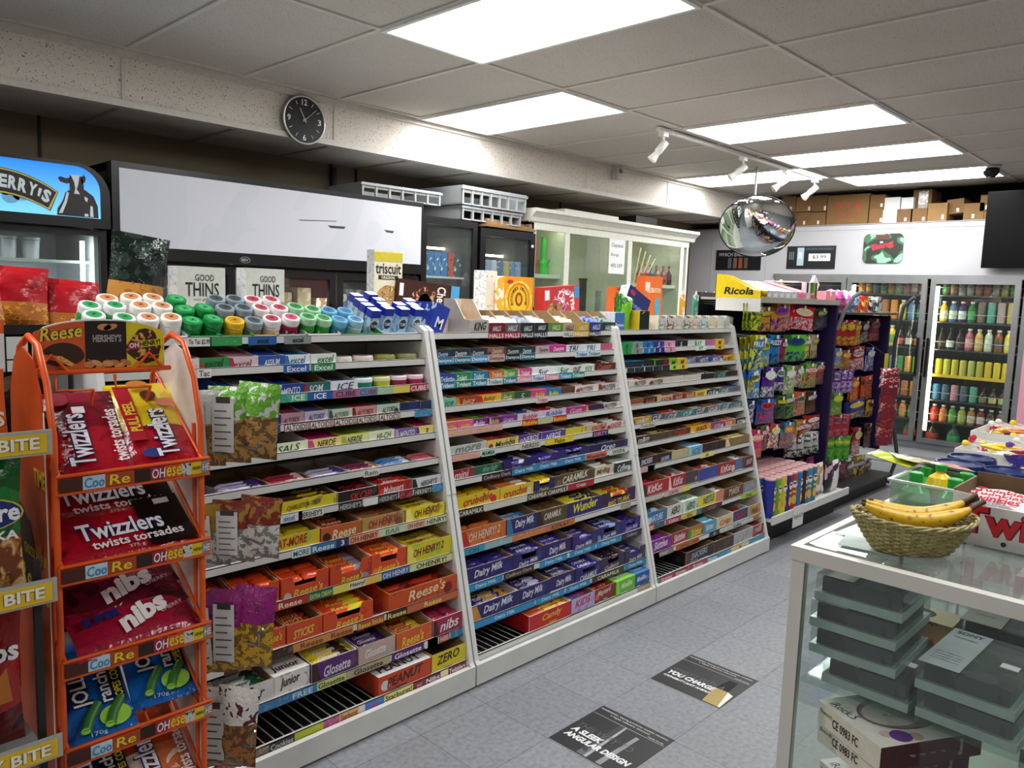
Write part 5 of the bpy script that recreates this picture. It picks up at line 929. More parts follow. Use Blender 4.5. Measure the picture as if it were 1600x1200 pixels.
def ex2(mb, w, h, y):
    F(mb, 'WHICH ENERGY', w*.06, h*.68, w*.7, h*.18, 'b8bcc0', y, .0)
    for k, c in enumerate(('485868', '785040', '8a4828', '604838')): mb.box(w*(.28+.12*k), w*(.36+.12*k), y, y+.0005, h*.08, h*.6, mat(c, .4))
sign('drink_sign', 'black drinks sign partly hidden behind the round mirror', onfas(1120, 391, 1188, 422), mbk, ex2)
def rr(w, h, r, n=6):
    P_ = []
    for cx_, cz, a0 in ((w-r, r, -PI/2), (w-r, h-r, 0), (r, h-r, PI/2), (r, r, PI)): P_ += [(cx_+r*math.cos(a0+i*PI/2/n), cz+r*math.sin(a0+i*PI/2/n)) for i in range(n+1)]
    return P_
y0, y1, z0, z1 = onfas(1351, 366, 1409, 411); w, h = y0-y1, z1-z0
t = thing('camouflage_sign', 'green camouflage sign with rounded corners and red lettering on the cooler fascia', 'sign', (FX-.004, y0, z0)); t.rotation_euler = (0, 0, -PI/2)
MB().prism(rr(w, h, .05), 'y', -.006, 0, printed('2a3028', '3f6a48', 9, .4, .5, c3='8ac8a0')).build('board', t)
mb = MB(); mb.text('Bang', (w*.2, -.0075, h*.34), (1, 0, .25), (-.2, 0, 1), w*.65, h*.28, mat('a83038', .4), .05); mb.box(w*.3, w*.65, -.0072, -.0066, h*.8, h*.97, mat('5a3828', .4)); mb.box(w*.42, w*.49, -.0074, -.0066, h*.68, h*.74, mat('e0e0e0', .4)); mb.build('print', t)
t = thing('television', 'large black flat television mounted above the cooler doors at the right edge', 'television', (FX-.08, 1.85, 1.86)); t.rotation_euler = (0, 0, -PI/2)
MB().box(0, 1.15, -.03, .02, 0, .655, mat('060607', .3, spec=.1)).build('casing', t, bevel=.006); MB().box(.012, 1.138, -.0315, -.030, .018, .64, mat('030304', .35, spec=.1)).build('screen', t); MB().box(.5, .65, .02, .079, .25, .45, M_K).build('wall_bracket', t)
pk = MB(); pk.box(0, .62, -.003, 0, 0, .95, printed('d898a8', 'd08c9c', 3, .4, .6)); pk.box(.08, .35, -.0035, -.003, .72, .85, mat('20242c', .4)); pk.box(.3, .4, -.0035, -.003, .3, .42, mat('30343c', .4))
pk.build('pink_poster', None, (FX-.034, 1.475, .35), -PI/2, label='pink poster covering the far right cooler door', cat='poster')
# cartons on top of the walk-in cooler
BX_ = [(1222, 308, 1243, 331, '7c5c36', 1), (1245, 308, 1268, 331, '805f39', 1), (1269, 306, 1292.5, 331, '74552f', 1), (1234, 332, 1245, 354, '694b2a', 0), (1246, 331, 1267, 353, '775833', 0), (1268, 331, 1291, 352, '7c5c36', 0), (1293, 306, 1357, 351, '826035', 2),
       (1359, 305, 1382, 325, '74552f', 1), (1357, 326, 1379, 349, '805f39', 0), (1383, 309, 1406, 327, 'd4d4d2', 1), (1380, 328, 1401, 348.5, 'd8d8d6', 0), (1409, 309, 1427, 326, 'd0d0ce', 1), (1402, 327, 1425, 347.5, '745536', 0), (1424, 326, 1449, 346, '775833', 0),
       (1428, 297, 1455, 323, '6a4e2c', 3), (1450, 318, 1479, 345, '8a6a3f', 0), (1482, 312.5, 1507, 334, '80603a', 3), (1507, 318, 1537, 343, '7c5d36', 0), (1533, 305, 1550, 329, '7c5c36', 1), (1538, 330, 1550, 342, '82623c', 0)]
nm = ['first from left in the upper layer', 'second from left in the upper layer', 'third from left in the upper layer', 'first from left in the lower layer', 'second from left in the lower layer', 'third from left, lower layer, beside the fragile box', 'the largest one, marked fragile in red', 'upper one just right of the fragile box', 'lower one just right of the fragile box',
      'white one, upper left of the white group', 'white one, lower left of the white group', 'white one, upper right of the white group', 'brown one low beside the white group', 'brown one tipped, low under the tall wrapped one', 'tall one wrapped in plastic, behind', 'pale brown square one below and right of the wrapped one', 'tilted one raised above a gap', 'broad low one left of the television', 'upper one touching the television', 'lower one touching the television']
for i, (a, b_, c, d_, col, lay) in enumerate(BX_):
    X = 7.93+(.06 if lay == 3 else 0); P0, P1 = onX(a, b_, X), onX(c, d_, X); z0 = 2.292 if lay in (0, 2) else P1.z; w = P0.y-P1.y; z1 = P0.z; dd = .45 if lay == 2 else .3
    if lay == 3: z0 = 2.292 if i != 16 else P1.z
    def exb(mb, i=i, w=w, h=z1-z0, col=col):
        mb.box(w*.48, w*.52, -.001, 0, h*.0, h, mat('b89868' if col[0] != 'd' else 'e8e8e8', .3)) if False else None
        if i == 6:
            F(mb, 'FRAGILE', w*.3, h*.2, w*.42, h*.14, 'a03828'); 
            for k in range(3):
                cx_ = w*(.28+.23*k); rm = mat('b04030', .5)
                if k == 0: mb.prism([(cx_+.04*math.cos(PI*j/8), h*.6+.04*math.sin(PI*j/8)) for j in range(9)], 'y', -.001, 0, rm); mb.box(cx_-.004, cx_+.004, -.001, 0, h*.42, h*.62, rm)
                if k == 1: mb.prism([(cx_-.035, h*.72), (cx_+.035, h*.72), (cx_, h*.52)], 'y', -.001, 0, rm); mb.box(cx_-.004, cx_+.004, -.001, 0, h*.42, h*.55, rm); mb.box(cx_-.025, cx_+.025, -.001, 0, h*.4, h*.43, rm)
                if k == 2: mb.prism([(cx_-.04, h*.58), (cx_+.04, h*.58), (cx_, h*.72)], 'y', -.001, 0, rm); mb.box(cx_-.015, cx_+.015, -.001, 0, h*.42, h*.58, rm)
        elif col[0] != 'd': mb.box(w*(.6+.2*math.sin(i)), w*(.6+.2*math.sin(i))+.02, -.001, 0, h*.1, h*.35, mat('e0dcd4', .5))
        if i == 14: mb.box(w*.3, w*.8, -.002, 0, h*.1, h*.95, printed('a09890', 'd0ccc8', 30, .15, .55))
    mb = MB(); mb.box(0, w-.004, 0, dd, 0, z1-z0, mat(col, .8, scale=12)); exb(mb)
    mb.build('cardboard_box' if col[0] != 'd' else 'white_box', None, (X, P0.y, z0), -PI/2, (math.radians(0), math.radians(-5 if i in (16,) else 0), -PI/2), label=f'carton on the walk-in cooler: {nm[i]}', cat='box', group='cartons on top of the walk-in cooler')
# ---- round convex mirror
c = onX(1182, 358, 6.1); vd = Vector((0, 0, CAM_H))-c; t = thing('convex_mirror', 'round convex security mirror hanging from the ceiling on a short rod', 'mirror', c)
q = (vd.normalized()+Vector((0, 0, -.72))).normalized().to_track_quat('Z', 'Y'); R0 = .30; RS = .43; h0 = math.sqrt(RS*RS-R0*R0); mm = _new('mirrorcoat'); mm[2].inputs['Metallic'].default_value = 1; mm[2].inputs['Roughness'].default_value = .015; mm[2].inputs['Base Color'].default_value = (.86, .88, .88, 1)
pr = []
for i in range(25): z = h0+(RS-h0)*i/24; pr.append((math.sqrt(max(0, RS*RS-z*z)), z-h0-.03))
mb = MB(); mb.lathe(pr, mm[0], 72); o = mb.build('mirror_dome', t); o.rotation_mode = 'QUATERNION'; o.rotation_quaternion = q
mb = MB(); mb.lathe([(.0, -.05), (R0*.6, -.048), (R0+.004, -.034), (R0+.006, -.028), (R0-.002, -.027)], mat('1c1c1e', .4), 60); o = mb.build('backing', t); o.rotation_mode = 'QUATERNION'; o.rotation_quaternion = q
ztop = CEIL-.004-c.z; MB().tube([(.07, .07, .16), (.07, .07, ztop)], .011, mat('b8b8b4', .35, .6)).build('hanging_rod', t)

# ================================================================ peg walls of hanging bags
AX0, AX1, BX1 = 4.425, 5.62, 6.84; M_PUR = mat('1e0e40', .5); M_BK2 = mat('121214', .55)
t = thing('peg_fixture', 'peg wall with purple end fin and white base shelf holding tubes of crisps', 'display rack', (AX0, 0, 0), group='peg walls of hanging bags')
w = AX1-AX0; MB().box(0, w, 2.62, 2.65, .02, 1.55, printed('1a1a1c', '242428', 40)).build('back_panel', t)
mb = MB(); mb.box(0, w, 2.12, 2.62, .0, .165, M_BK2); mb.build('plinth', t)
mb = MB(); mb.box(0, w, 2.03, 2.61, .17, .185, M_SH); mb.box(0, w, 2.022, 2.034, .155, .205, M_SH); mb.build('base_shelf', t, bevel=.002)
MB().box(w-.03, w, 2.2, 2.62, .25, 1.5, M_PUR).build('end_fin', t)
mb = MB(); mb.box(0, w, 2.2, 2.61, 1.505, 1.52, mat('a8a49a', .45)); mb.box(0, w, 2.195, 2.202, 1.495, 1.53, mat('a09c92', .4)); mb.box(-.003, 0, 2.2, 2.5, 1.44, 1.52, M_SH); mb.build('top_shelf', t)
p = onY(1247, 801, 2.02); mb = MB(); mb.box(-.075, .075, -.003, 0, -.075, .06, mat('e4e4e0', .5)); mb.text('Pringles $2.50', (-.065, -.004, -.03), (1, 0, .0), (0, 0, 1), .13, .04, mat('282828', .5), 0); mb.build('price_card', t, (p.x-AX0, 2.02, .16))
t2 = thing('peg_fixture', 'farther black peg wall with a purple end fin and curved tube frame', 'display rack', (AX1+.01, 0, 0), group='peg walls of hanging bags')
w2 = BX1-AX1-.01; MB().box(0, w2, 2.62, 2.65, .02, 1.5, M_PUR).build('back_panel', t2)
mb = MB(); mb.box(0, w2, 2.16, 2.62, 0, .1, M_BK2); mb.box(0, w2, 2.12, 2.62, .1, .115, mat('2a2a2c', .5)); mb.build('plinth', t2)
MB().box(w2-.03, w2, 2.24, 2.62, .3, 1.42, M_PUR).build('end_fin', t2); mb = MB(); mb.box(0, w2, 2.2, 2.61, 1.43, 1.445, M_ALD); mb.build('top_shelf', t2)
MB().tube([(w2+.02, 2.16, .02), (w2+.02, 2.1, .25), (w2+.02, 2.14, .45), (w2+.02, 2.2, .7), (w2+.02, 2.2, 1.2), (w2+.02, 2.16, 1.5), (w2+.02, 2.08, 1.58)], .016, mat('4a4c4c', .3, .4)).build('curved_post', t2)
MB().tube([(w+.0, 2.2, 1.32), (w+.0, 2.16, 1.45), (w+.0, 2.1, 1.56), (w, 2.04, 1.6)], .014, mat('8a8c8c', .3, .6)).build('curved_post', t)
PEG = '''A1 1155 1171 470 517 b8c028 5a7028 3;A1 1171 1186 474 518 d8d820 6a9028 2;A1 1190 1212 478 519 c09020 7a3048 3;A1 1213 1239 474 520 c88828 9048a0 2;A1 1242 1274 476 516 c81828 e8d8d8 3;A1 1276 1300 480 516 503020 385878 3
A2 1163 1190 523 582 d8d020 3078a8 3;A2 1185 1208 526 573 3888b8 b8b820 2;A2 1206 1224 522 570 2070a8 184870 2;A2 1225 1231 528 568 902040 601830 1;A2 1232 1262 522 566 50a830 204870 2;A2 1258 1271 524 562 c8b838 508838 1;A2 1271 1284 521 560 a89878 807048 2
A3 1163 1177 580 622 2868b8 c8c838 2;A3 1174 1192 577 625 3080c8 d8d8b0 2;A3 1195 1217 573 623 502080 d8e8d8 3;A3 1214 1230 572 612 402070 b8d0c0 2;A3 1230 1248 570 616 68a838 d8d0c8 2;A3 1247 1259 570 606 786048 c8b8a8 1;A3 1260 1280 566 606 58a030 c86858 2;A3 1279 1297 564 602 205868 b84830 2
A4 1166 1181 625 664 28304c c0c8d8 2;A4 1186 1216 622 662 2050a0 c83040 2;A4 1217 1232 618 656 305028 203018 2;A4 1232 1246 614 655 508838 304820 1;A4 1245 1263 612 650 c85028 a0a080 2;A4 1266 1280 610 646 4a2c18 6a4020 2
A5 1174 1196 670 716 c02868 e07830 2;A5 1192 1206 664 706 605838 a03848 2;A5 1206 1221 662 702 a83848 e0d8c0 2;A5 1223 1246 658 700 2878a0 c86830 2;A5 1247 1265 655 694 b08830 a02820 2;A5 1262 1285 650 674 a02428 d8d8d8 2
A6 1250 1285 676 712 a8a8a8 383838 4
B1 1304 1341 498 541 b82028 d8b828 5;B1 1337 1350 500 540 c8b020 d06828 2;B1 1351 1362 500 536 38282c a8a0a0 1;B1 1363 1379 497 534 6a1828 a85858 2
B2 1305 1321 543 577 3888c0 d0a038 2;B2 1320 1332 545 577 8a5838 c08848 1;B2 1334 1354 541 580 a81828 d8c8c8 3;B2 1357 1371 541 580 2838a0 c8c8d8 2
B3 1304 1336 577 616 683088 c8b0d8 5;B3 1335 1346 588 626 c85020 e08838 2;B3 1351 1368 587 626 d04c20 e07828 2
B4 1302 1321 612 650 589030 a8b848 3;B4 1328 1355 625 655 202c80 c8c048 2;B4 1356 1370 624 652 c8a828 a02828 2
B5 1296 1331 647 684 a82838 c86878 4;B5 1335 1351 667 711 b82828 e0d8d0 2;B5 1356 1366 660 700 4a2c20 806040 1
B6 1289 1332 682 723 409028 68b838 5
B7 1300 1324 720 756 2c2028 a03868 2;B7 1326 1338 720 751 604030 887060 1;B7 1339 1356 712 753 d8c048 302c28 2;B7 1361 1371 715 745 806850 403028 1'''
cnt = {}
WD = ['SOUR', 'JOLLY', 'NERDS', 'GUMMY', 'FUZZY', 'BERRY', 'PATCH', 'CHEWY', 'FRUIT', 'MIX', 'HARIBO', 'PEACH']
def dk(c, f=.6): return '%02x%02x%02x' % tuple(int(int(c[i:i+2], 16)*f) for i in (0, 2, 4))
for line in PEG.split('\n'):
    for e in line.split(';'):
        q = e.split(); row = q[0]; a, b_, c, d_ = map(float, q[1:5]); n = int(q[7]); Y = 2.235 if row[0] == 'A' else 2.27
        if row == 'A6': Y = 2.2
        P0 = onY((a+b_)/2, c, Y); P1 = onY((a+b_)/2, d_, Y); X0, X1 = onY(a, c, Y).x, onY(b_, c, Y).x; W_ = X1-X0; H_ = P0.z-P1.z
        wide = max(.065, W_*.9); per = .022 if n < 4 else .03
        cnt[row] = cnt.get(row, 0)+1; m = printed(q[5], dk(q[5]), 9, .25, .6, None, .35); m2 = printed(q[5], q[6], 42, .28, .5, dk(q[6]), .2)
        x = min((X0+X1)/2, (AX1 if row[0] == 'A' else BX1)-.04-wide/2)
        x = max(x, (AX0 if row[0] == 'A' else AX1+.01)+wide/2+.005)
        for k in range(n):
            key = f'peg{q[5]}{q[6]}{W_:.2f}'
            lab = f'{hyp(q[5])} and {hyp(q[6])} bag, {["front of its hook", "second on its hook", "third on its hook", "fourth on its hook", "rearmost on its hook"][k]}, {ORD[cnt[row]-1]} in row {["one", "two", "three", "four", "five", "six", "seven"][int(row[1])-1]} of the {"nearer" if row[0] == "A" else "farther"} wall'
            fan = n >= 4
            bag('hanging_bag', lab.replace(' of its hook', ' of hook').replace(' on its hook', ' on hook').replace(', ', ' ', 0), ((x-W_/2+.02+(n-1-k)*(W_-.03)/n if fan else x-k*.01), Y+.02+k*per*(.5 if fan else 1), P1.z+H_*.04+R_.uniform(-.008, .004)), wide if not fan else .085, H_*.93, .024, m, m2, rot=(0, math.radians(R_.uniform(-5, 5)), math.radians(-58 if fan else R_.uniform(-9, 2))), txt=R_.choice(WD), tc=R_.choice(('f0f0ee', 'f4e848', 'e8e8f0', '20203c')) if True else None, txz=.66, txh=.16, lg=q[6], key=key, seed=hash(key) % 99 if False else len(_BAG), split=R_.choice((.3, .45, .6)), group=f'bags in row {row[1]} of the {"nearer" if row[0] == "A" else "farther"} peg wall')
        tt = t if row[0] == 'A' else t2; ox = AX0 if row[0] == 'A' else AX1+.01
        MB().tube([(x-ox, Y-.0, P0.z-.012), (x-ox, 2.62, P0.z-.012)], .003, M_AL, 5).build('peg_hook', tt)
        MB().box(x-ox-.012, x-ox+.012, Y-.004, Y-.001, P0.z-.03, P0.z-.008, mat('e8e8e4', .4)).build('price_tag', tt)
# crisp tubes
PC = ['28308c', '70a838', 'd8d020', '30348c', 'b83828', '2878b8', '38282c', '3888b0', '903028', '2f8a80', 'c87830', '803070']
_PR = {}
for r in range(5):
    for i in range(9):
        c = PC[(i+r*5) % 12] if r else ['28308c', '70a838', 'd8d020', '3a2a88', 'c03c28', '2a78b8', '3a2428', '3a88b4', '2f7a98'][i]
        if c not in _PR:
            mb = MB(); q = .036; mb.lathe([(q, 0), (q, .235), (q*1.0, .24)], mat(c, .3), 18); mb.lathe([(q*1.02, .236), (q*1.02, .246), (q*.9, .248), (0, .2475)], mat('d8a8a8', .3), 18)
            blob(mb, 0, .17, .02, .024, 'f0e0d0', -q-.001, 16); mb.prism([(-.018, .176), (-.006, .184), (0, .18), (.006, .184), (.018, .176), (.006, .172), (-.006, .172)], 'y', -q-.0022, -q-.0012, mat('201818', .4)); blob(mb, 0, .07, .018, .03, 'e8b040', -q-.001, 12); blob(mb, 0, .122, .017, .008, 'e8d020', -q-.0012, 12)
            _PR[c] = mb.build('crisp_tube', None, (0, 0, 0)); o = _PR[c]
        else: o = _PR[c].copy(); COL.objects.link(o)
        o.location = (AX0+.047+i*.0765+(r % 2)*.004, 2.082+r*.077, .1855); o.rotation_euler = (0, 0, R_.uniform(-.5, .2)); o['label'] = f'{cname(c)} crisp tube, {ORD[i]} from left in the {["front", "second", "third", "fourth", "rear"][r]} row of the white base shelf'; o['category'] = 'crisp tube'; o['group'] = 'crisp tubes on the white base shelf'
for i, (x, y, c, c2, tx_) in enumerate([(5.20, 2.1, 'a89058', 'd0b888', 'MIX'), (5.33, 2.13, 'e4e0d8', 'c89850', None), (5.42, 2.1, '28242c', 'c8a8b0', None), (5.53, 2.1, 'e4e0e0', '50283c', None), (5.30, 2.26, '28242c', '904058', None), (5.48, 2.26, '602848', '98385c', None)]):
    bag('standing_pouch', f'{hyp(c)} stand-up pouch at the right end of the white base shelf, {ORD[i]} of six', (x, y, .1855), .12, .22, .05, foil(c, c2, 12), printed('e4e0dc', c2, 20) if tx_ else None, seed=60+i, split=.4, txt=tx_, tc='1c1c1c', txz=.1, txh=.13, group='stand-up pouches on the base shelf')
# on the top shelf of the nearer wall
zt = 1.5205
mb = MB(); d = .31; my_ = mat('e8cc10', .4)
for x0, x1 in ((0, .004), (.076, .08)): mb.prism([(0, 0), (0, .045), (.05, .05), (d*.8, .14), (d, .145), (d, 0)], 'x', x0, x1, my_)
mb.box(0, .08, 0, .004, 0, .045, my_, front=mat('d8b010', .4)); mb.box(0, .08, d-.004, d, 0, .145, mat('c09050', .8)); mb.box(.004, .076, .004, d-.004, 0, .004, mat('c09050', .8)); mb.prism([(.02, .004), (.02, .04), (d*.8, .12), (d*.9, .12), (d*.9, .004)], 'x', .006, .074, mat('c08c50', .7))
mb.text('Ricola', (-.001, d-.03, .02), (0, -1, 0), (0, 0, 1), d-.05, .045, mat('141414', .4), .03, .15); mb.text('Ricola', (.01, -.001, .012), (1, 0, 0), (0, 0, 1), .06, .022, mat('141414', .4), .02, .15)
mb.build('lozenge_carton', None, (AX0, 2.2, zt), label='bright yellow lozenge carton with black script at the end of the high shelf', cat='carton')
for i in range(9):
    c = ['d8d8d8', 'dedede', 'd4d6d8', 'e0e0de', 'd8dadc', 'd06880', 'd87088', 'c8c8d0', 'b84858'][i]; ww = .085 if i < 5 else .06
    x = AX0+.085+(i*.088 if i < 5 else .44+(i-5)*.064); mb = MB()
    mb.box(0, ww-.004, 0, .003, 0, .05, mat(c, .5), front=printed(c, 'a0a4ac' if i < 5 else 'e8b0b8', 60, .4, .55)); mb.prism([(.003, 0), (.003, .045), (.28, .115), (.29, .115), (.29, 0)], 'x', 0, ww-.004, mat(c, .5), mat(c, .5))
    if i in (5, 6, 8):
        for k in range(3): mb.box(.006+k*.017, .018+k*.017, .01, .25, .118, .122, mat(('e8e0e4', 'e08090', 'e8c0c8')[k], .4))
    mb.build('cigarillo_carton', None, (x, 2.205, zt), label=f'{hyp(c)} sloping carton on the high shelf, {ORD[i]} right of the yellow lozenge carton', cat='carton', group='sloping cartons on the high shelf')
for i in range(3): mb = MB(); mb.box(-.06, .06, 0, .01, 0, .05, mat('e0e0e4', .5)); mb.text('W', (-.03, -.001, .03), (1, 0, 0), (0, 0, 1), .06, .03, mat('c85068', .5), .02); mb.build('pink_tag_card', None, (AX0+.25+i*.17, 2.515, zt+.001), label=f'white card with pink writing behind the sloping cartons, {ORD[i]} from left', cat='card', group='pink-lettered cards')
for i in range(2):
    mb = MB(); mb.box(-.045, .045, 0, .04, 0, .02, mat(['b82840', '508828'][i], .4)); 
    for k in range(3): mb.box(-.04+k*.028, -.016+k*.028, .005, .03, .02, .12, mat([['f0e8e8', '181818', 'f0e8f0'], ['487828', '80a838', '283818']][i][k], .3))
    mb.build('lighter_stand', None, (5.12+i*.11, 2.215, zt), label=['small red and white lighter stand on the high shelf', 'small green lighter stand on the high shelf'][i], cat='lighter stand')
mb = MB(); mb.lathe([(.02, 0), (.03, .03), (.022, .05), (.03, .07), (.02, .1), (.024, .12), (0, .14)], printed('b8a878', '787078', 40), 14); mb.build('figurine', None, (5.14, 2.42, zt+.0), label='small pale ornament standing above the red lighter stand', cat='ornament')
MB().box(-.05, .05, 0, .02, 0, .16, mat('dcdce0', .5)).build('white_leaflet_box', None, (5.36, 2.3, zt+.02), rot=(math.radians(0), math.radians(38), 0), label='white box tipped over beside the green lighter stand', cat='box')
for i, (x, c, c2) in enumerate([(5.46, 'e88898', 'e0a0a8'), (5.55, 'e09098', 'f0b8c0')]): MB().box(-.035, .035, 0, .1, 0, .07, printed(c, c2, 30)).build('candy_box', None, (x, 2.22, zt), label=['salmon pink box near the right end of the high shelf', 'salmon pink box at the very right end of the high shelf'][i], cat='box', bevel=.003)
for i, (x, z0, c, c2) in enumerate([(5.70, 0, 'c85090', 'e8c0d8'), (5.82, 0, '904878', 'd858a0'), (5.95, 0, 'd860a8', 'f0c8e0'), (6.10, 0, '6898c8', 'd8e0f0'), (6.26, 0, 'a82030', 'e0c030'), (6.42, 0, 'c82030', 'e8c838'), (6.58, 0, '282828', 'c8c8c8'), (6.72, 0, 'c8c8c8', '404048')]):
    mb = MB(); r = .055 if i < 4 else .045; mb.lathe([(r*.5, 0), (r*.55, .03), (r, .055), (r*1.1, .1), (r*.7, .15), (0, .165)], printed(c, c2, 26, .25, .5), 18)
    if i > 3: mb = MB(); mb.box(-.05, .05, 0, .08, 0, .1+.03*(i % 2), printed(c, c2, 24, .3, .52))
    mb.build('candy_toy' if i < 4 else 'candy_box', None, (x, 2.30, 1.446), label=f'{hyp(c)} and {hyp(c2)} sweet novelty, {ORD[i]} from left on the farther high shelf', cat='sweets', group='novelties on the farther high shelf')
# clip strip of red packets
CSX = onY(1386, 650, 2.08).x
t = thing('clip_strip', 'narrow clip strip of small red packets hanging in front of the farther peg wall', 'clip strip', (CSX, 2.12, 0)); MB().tube([(0, .02, .35), (0, .02, 1.12), (0, .14, 1.2), (0, .3, 1.2)], .004, M_BK2).build('strip', t); MB().box(-.035, .035, .0, .004, 1.0, 1.13, mat('d8d020', .4)).build('yellow_header', t)
for k in range(9):
    for j in range(2): bag_mesh(.12, .085, .03, foil('8a1822', 'd8c8c8' if k < 2 else ('502030', 'b88880', '38204a')[k % 3], 45), None, seed=80+k).build('hanging_packet', None, (CSX+.075*(j*2-1)*.5, 2.09-.012*j, .93-k*.066), R_.uniform(-.9, -.3), label=f'small red packet on the clip strip, {ORD[k]} down, {["left", "right"][j]} one', cat='packet', group='red packets on the clip strip')

# ================================================================ orange wire candy rack in the foreground
RY = 1.6; M_OR = mat('e2591a', .35)
xl, xr = onY(86, 745, RY).x, onY(314, 714, RY).x; w = xr-xl
t = thing('candy_rack', 'orange wire candy rack with a curved printed header in the left foreground', 'rack', (xl, RY, 0)); RACK = t
hz = onY(52, 583, RY+.13).z; h1 = onY(155, 499, RY+.13).z
for sx, nm in ((0, 'left'), (w, 'right')):
    pts = [(sx, .02, .02), (sx, .0, .5), (sx, 0, 1.2), (sx, .03, 1.30), (sx, .08, 1.37), (sx, .14, 1.385), (sx, .2, 1.36), (sx, .25, 1.28), (sx, .26, 1.1), (sx, .26, .02)]
    MB().tube(pts, .0065, M_OR, 8).build('side_frame', t)
    MB().tube([(sx, .035, .03), (sx, .035, 1.2)], .004, M_OR, 8).build('side_wire', t)
def side_prof(k=0): return [(.01, .3), (.01, 1.2), (.03, 1.28), (.075, 1.345), (.14, 1.365), (.2, 1.34), (.235, 1.27), (.245, 1.1), (.245, .3)]
mb = MB(); mb.prism(side_prof(), 'x', -.012, -.009, mat('c84c18', .4), mat('cc5018', .4))
mb.box(-.0135, -.012, .008, .012, .3, 1.25, mat('e8e4dc', .4))
mm = mat('e0b820', .4)
mb.text('TIME', (-.0135, .085, 1.10), (0, -1, 0), (0, 0, 1), .07, .035, mm, .03); mb.text('Reese', (-.0135, .2, .87), (0, -1, 0), (0, 0, 1), .19, .055, mat('301408', .4), .08); mb.text('Reese', (-.014, .2, .87), (0, -1, 0), (0, 0, 1), .19, .055, mat('e8cc30', .4), .02)
mb.text('CHOCOLATE FUN', (-.0135, .17, .945), (0, -1, 0), (0, 0, 1), .15, .022, mm, .02)
cup = [(.2-.11*math.cos(a*PI/10), 1.0+.0-.09+.09*math.sin(a*PI/10)*1.5) for a in range(11)]
mb.prism([(y, z) for y, z in cup], 'x', -.0134, -.0121, mat('3a1a0c', .4)); mb.prism([(.05, .99), (.09, .965), (.075, .93), (.05, .945)], 'x', -.0142, -.0134, mat('c88838', .5))
mb.build('left_side_panel', t)
mb = MB(); mb.prism(side_prof(), 'x', w+.004, w+.007, mat('dcd4cc', .5)); mb.build('right_side_panel', t)
# header board
y0 = .13; N = 12; hw0, hw1 = onY(52, 583, RY+y0).x-xl, onY(257, 570, RY+y0).x-xl; W_ = hw1-hw0; H_ = h1-hz
def top(u): return H_*(.78+.22*(1-abs(2*u-1)**2.6))-(.012 if u in (0, 1) else 0)
def panel(u0, u1, m, dy): us = [u0+(u1-u0)*i/N for i in range(N+1)]; return [(hw0+W_*u, hz) for u in (u0, u1)][:1]+[(hw0+W_*u1, hz)]+[(hw0+W_*u, hz+top(u)) for u in us[::-1]]
mb = MB(); mb.prism(panel(0, 1, None, 0), 'y', y0, y0+.004, mat('e4e0dc', .4))
for u0, u1, c in ((.006, .372, 'cc5a24'), (.372, .69, '1e0f10'), (.69, .994, 'dcc818')):
    pp = [(x, z-.003 if z > hz+.01 else z+.002) for x, z in panel(u0, u1, None, 0)]; mb.prism(pp, 'y', y0-.001, y0, mat(c, .35))
hb_ = mb.build('header_board', t)
def HX(u): return hw0+W_*u
mb = MB(); yy = y0-.0016
mb.text('Reese', (HX(.05), yy, hz+H_*.58), (1, 0, .12), (.1, 0, 1), W_*.3, H_*.26, mat('281008', .4), .07); mb.text('Reese', (HX(.05), yy-.0005, hz+H_*.58), (1, 0, .12), (.1, 0, 1), W_*.3, H_*.26, mat('e8cc40', .4), .02)
mb.prism([(HX(.21)+W_*.155*math.cos(a*PI/12), hz+H_*.3+H_*.26*math.sin(a*PI/12)*(1 if a < 13 else .75)) for a in range(24)], 'y', yy, yy+.0004, mat('3c1c0c', .35))
mb.prism([(HX(.07), hz+H_*.34), (HX(.2), hz+H_*.3), (HX(.3), hz+H_*.13), (HX(.27), hz+H_*.1), (HX(.17), hz+H_*.2), (HX(.08), hz+H_*.26)], 'y', yy-.0006, yy-.0002, printed('d0903c', 'e8b868', 120))
mb.text("HERSHEY'S", (HX(.43), yy, hz+H_*.55), (1, 0, 0), (0, 0, 1), W_*.22, H_*.16, mat('a8a4a4', .4), .03)
for i in range(11):
    a = i*1.3; cx_, cz = HX(.4+.028*i), hz+H_*(.12+.05*math.sin(a)); mb.prism([(cx_+.011*math.cos(k*PI/5+a), cz+.007*math.sin(k*PI/5)) for k in range(10)], 'y', yy-.001*(i % 3)*.4, yy+.0003, mat(['c88850', 'b87840', 'd89c60'][i % 3], .5))
for dx in (0, .012): mb.prism([(HX(.52)+dx+.014*math.cos(k*PI/5), hz+H_*.85+.007*math.sin(k*PI/5+dx*40)) for k in range(10)], 'y', yy, yy+.0003, mat('c88c54', .5))
mb.prism([(HX(.84)+W_*.135*math.cos(a*PI/8)*(1+.2*math.sin(a*5)), hz+H_*.46+H_*.36*math.sin(a*PI/8)) for a in range(16)], 'y', yy+.0003, yy+.0006, printed('3c1c10', 'c89040', 90, c3='e0b060'))
mb.prism([(HX(.70), hz+H_*.40), (HX(.985), hz+H_*.48), (HX(.985), hz+H_*.62), (HX(.70), hz+H_*.52)], 'y', yy-.0004, yy, mat('e4d020', .4)); mb.prism([(HX(.70), hz+H_*.39), (HX(.79), hz+H_*.41), (HX(.79), hz+H_*.55), (HX(.70), hz+H_*.52)], 'y', yy-.0008, yy-.0004, mat('a82848', .4))
mb.text('OH', (HX(.71), yy-.0012, hz+H_*.42), (1, 0, .1), (0, 0, 1), W_*.075, H_*.1, mat('f0e8e8', .4), .03); mb.text('HENRY!', (HX(.795), yy-.0012, hz+H_*.44), (1, 0, .13), (0, 0, 1), W_*.17, H_*.11, mat('241410', .4), .03)
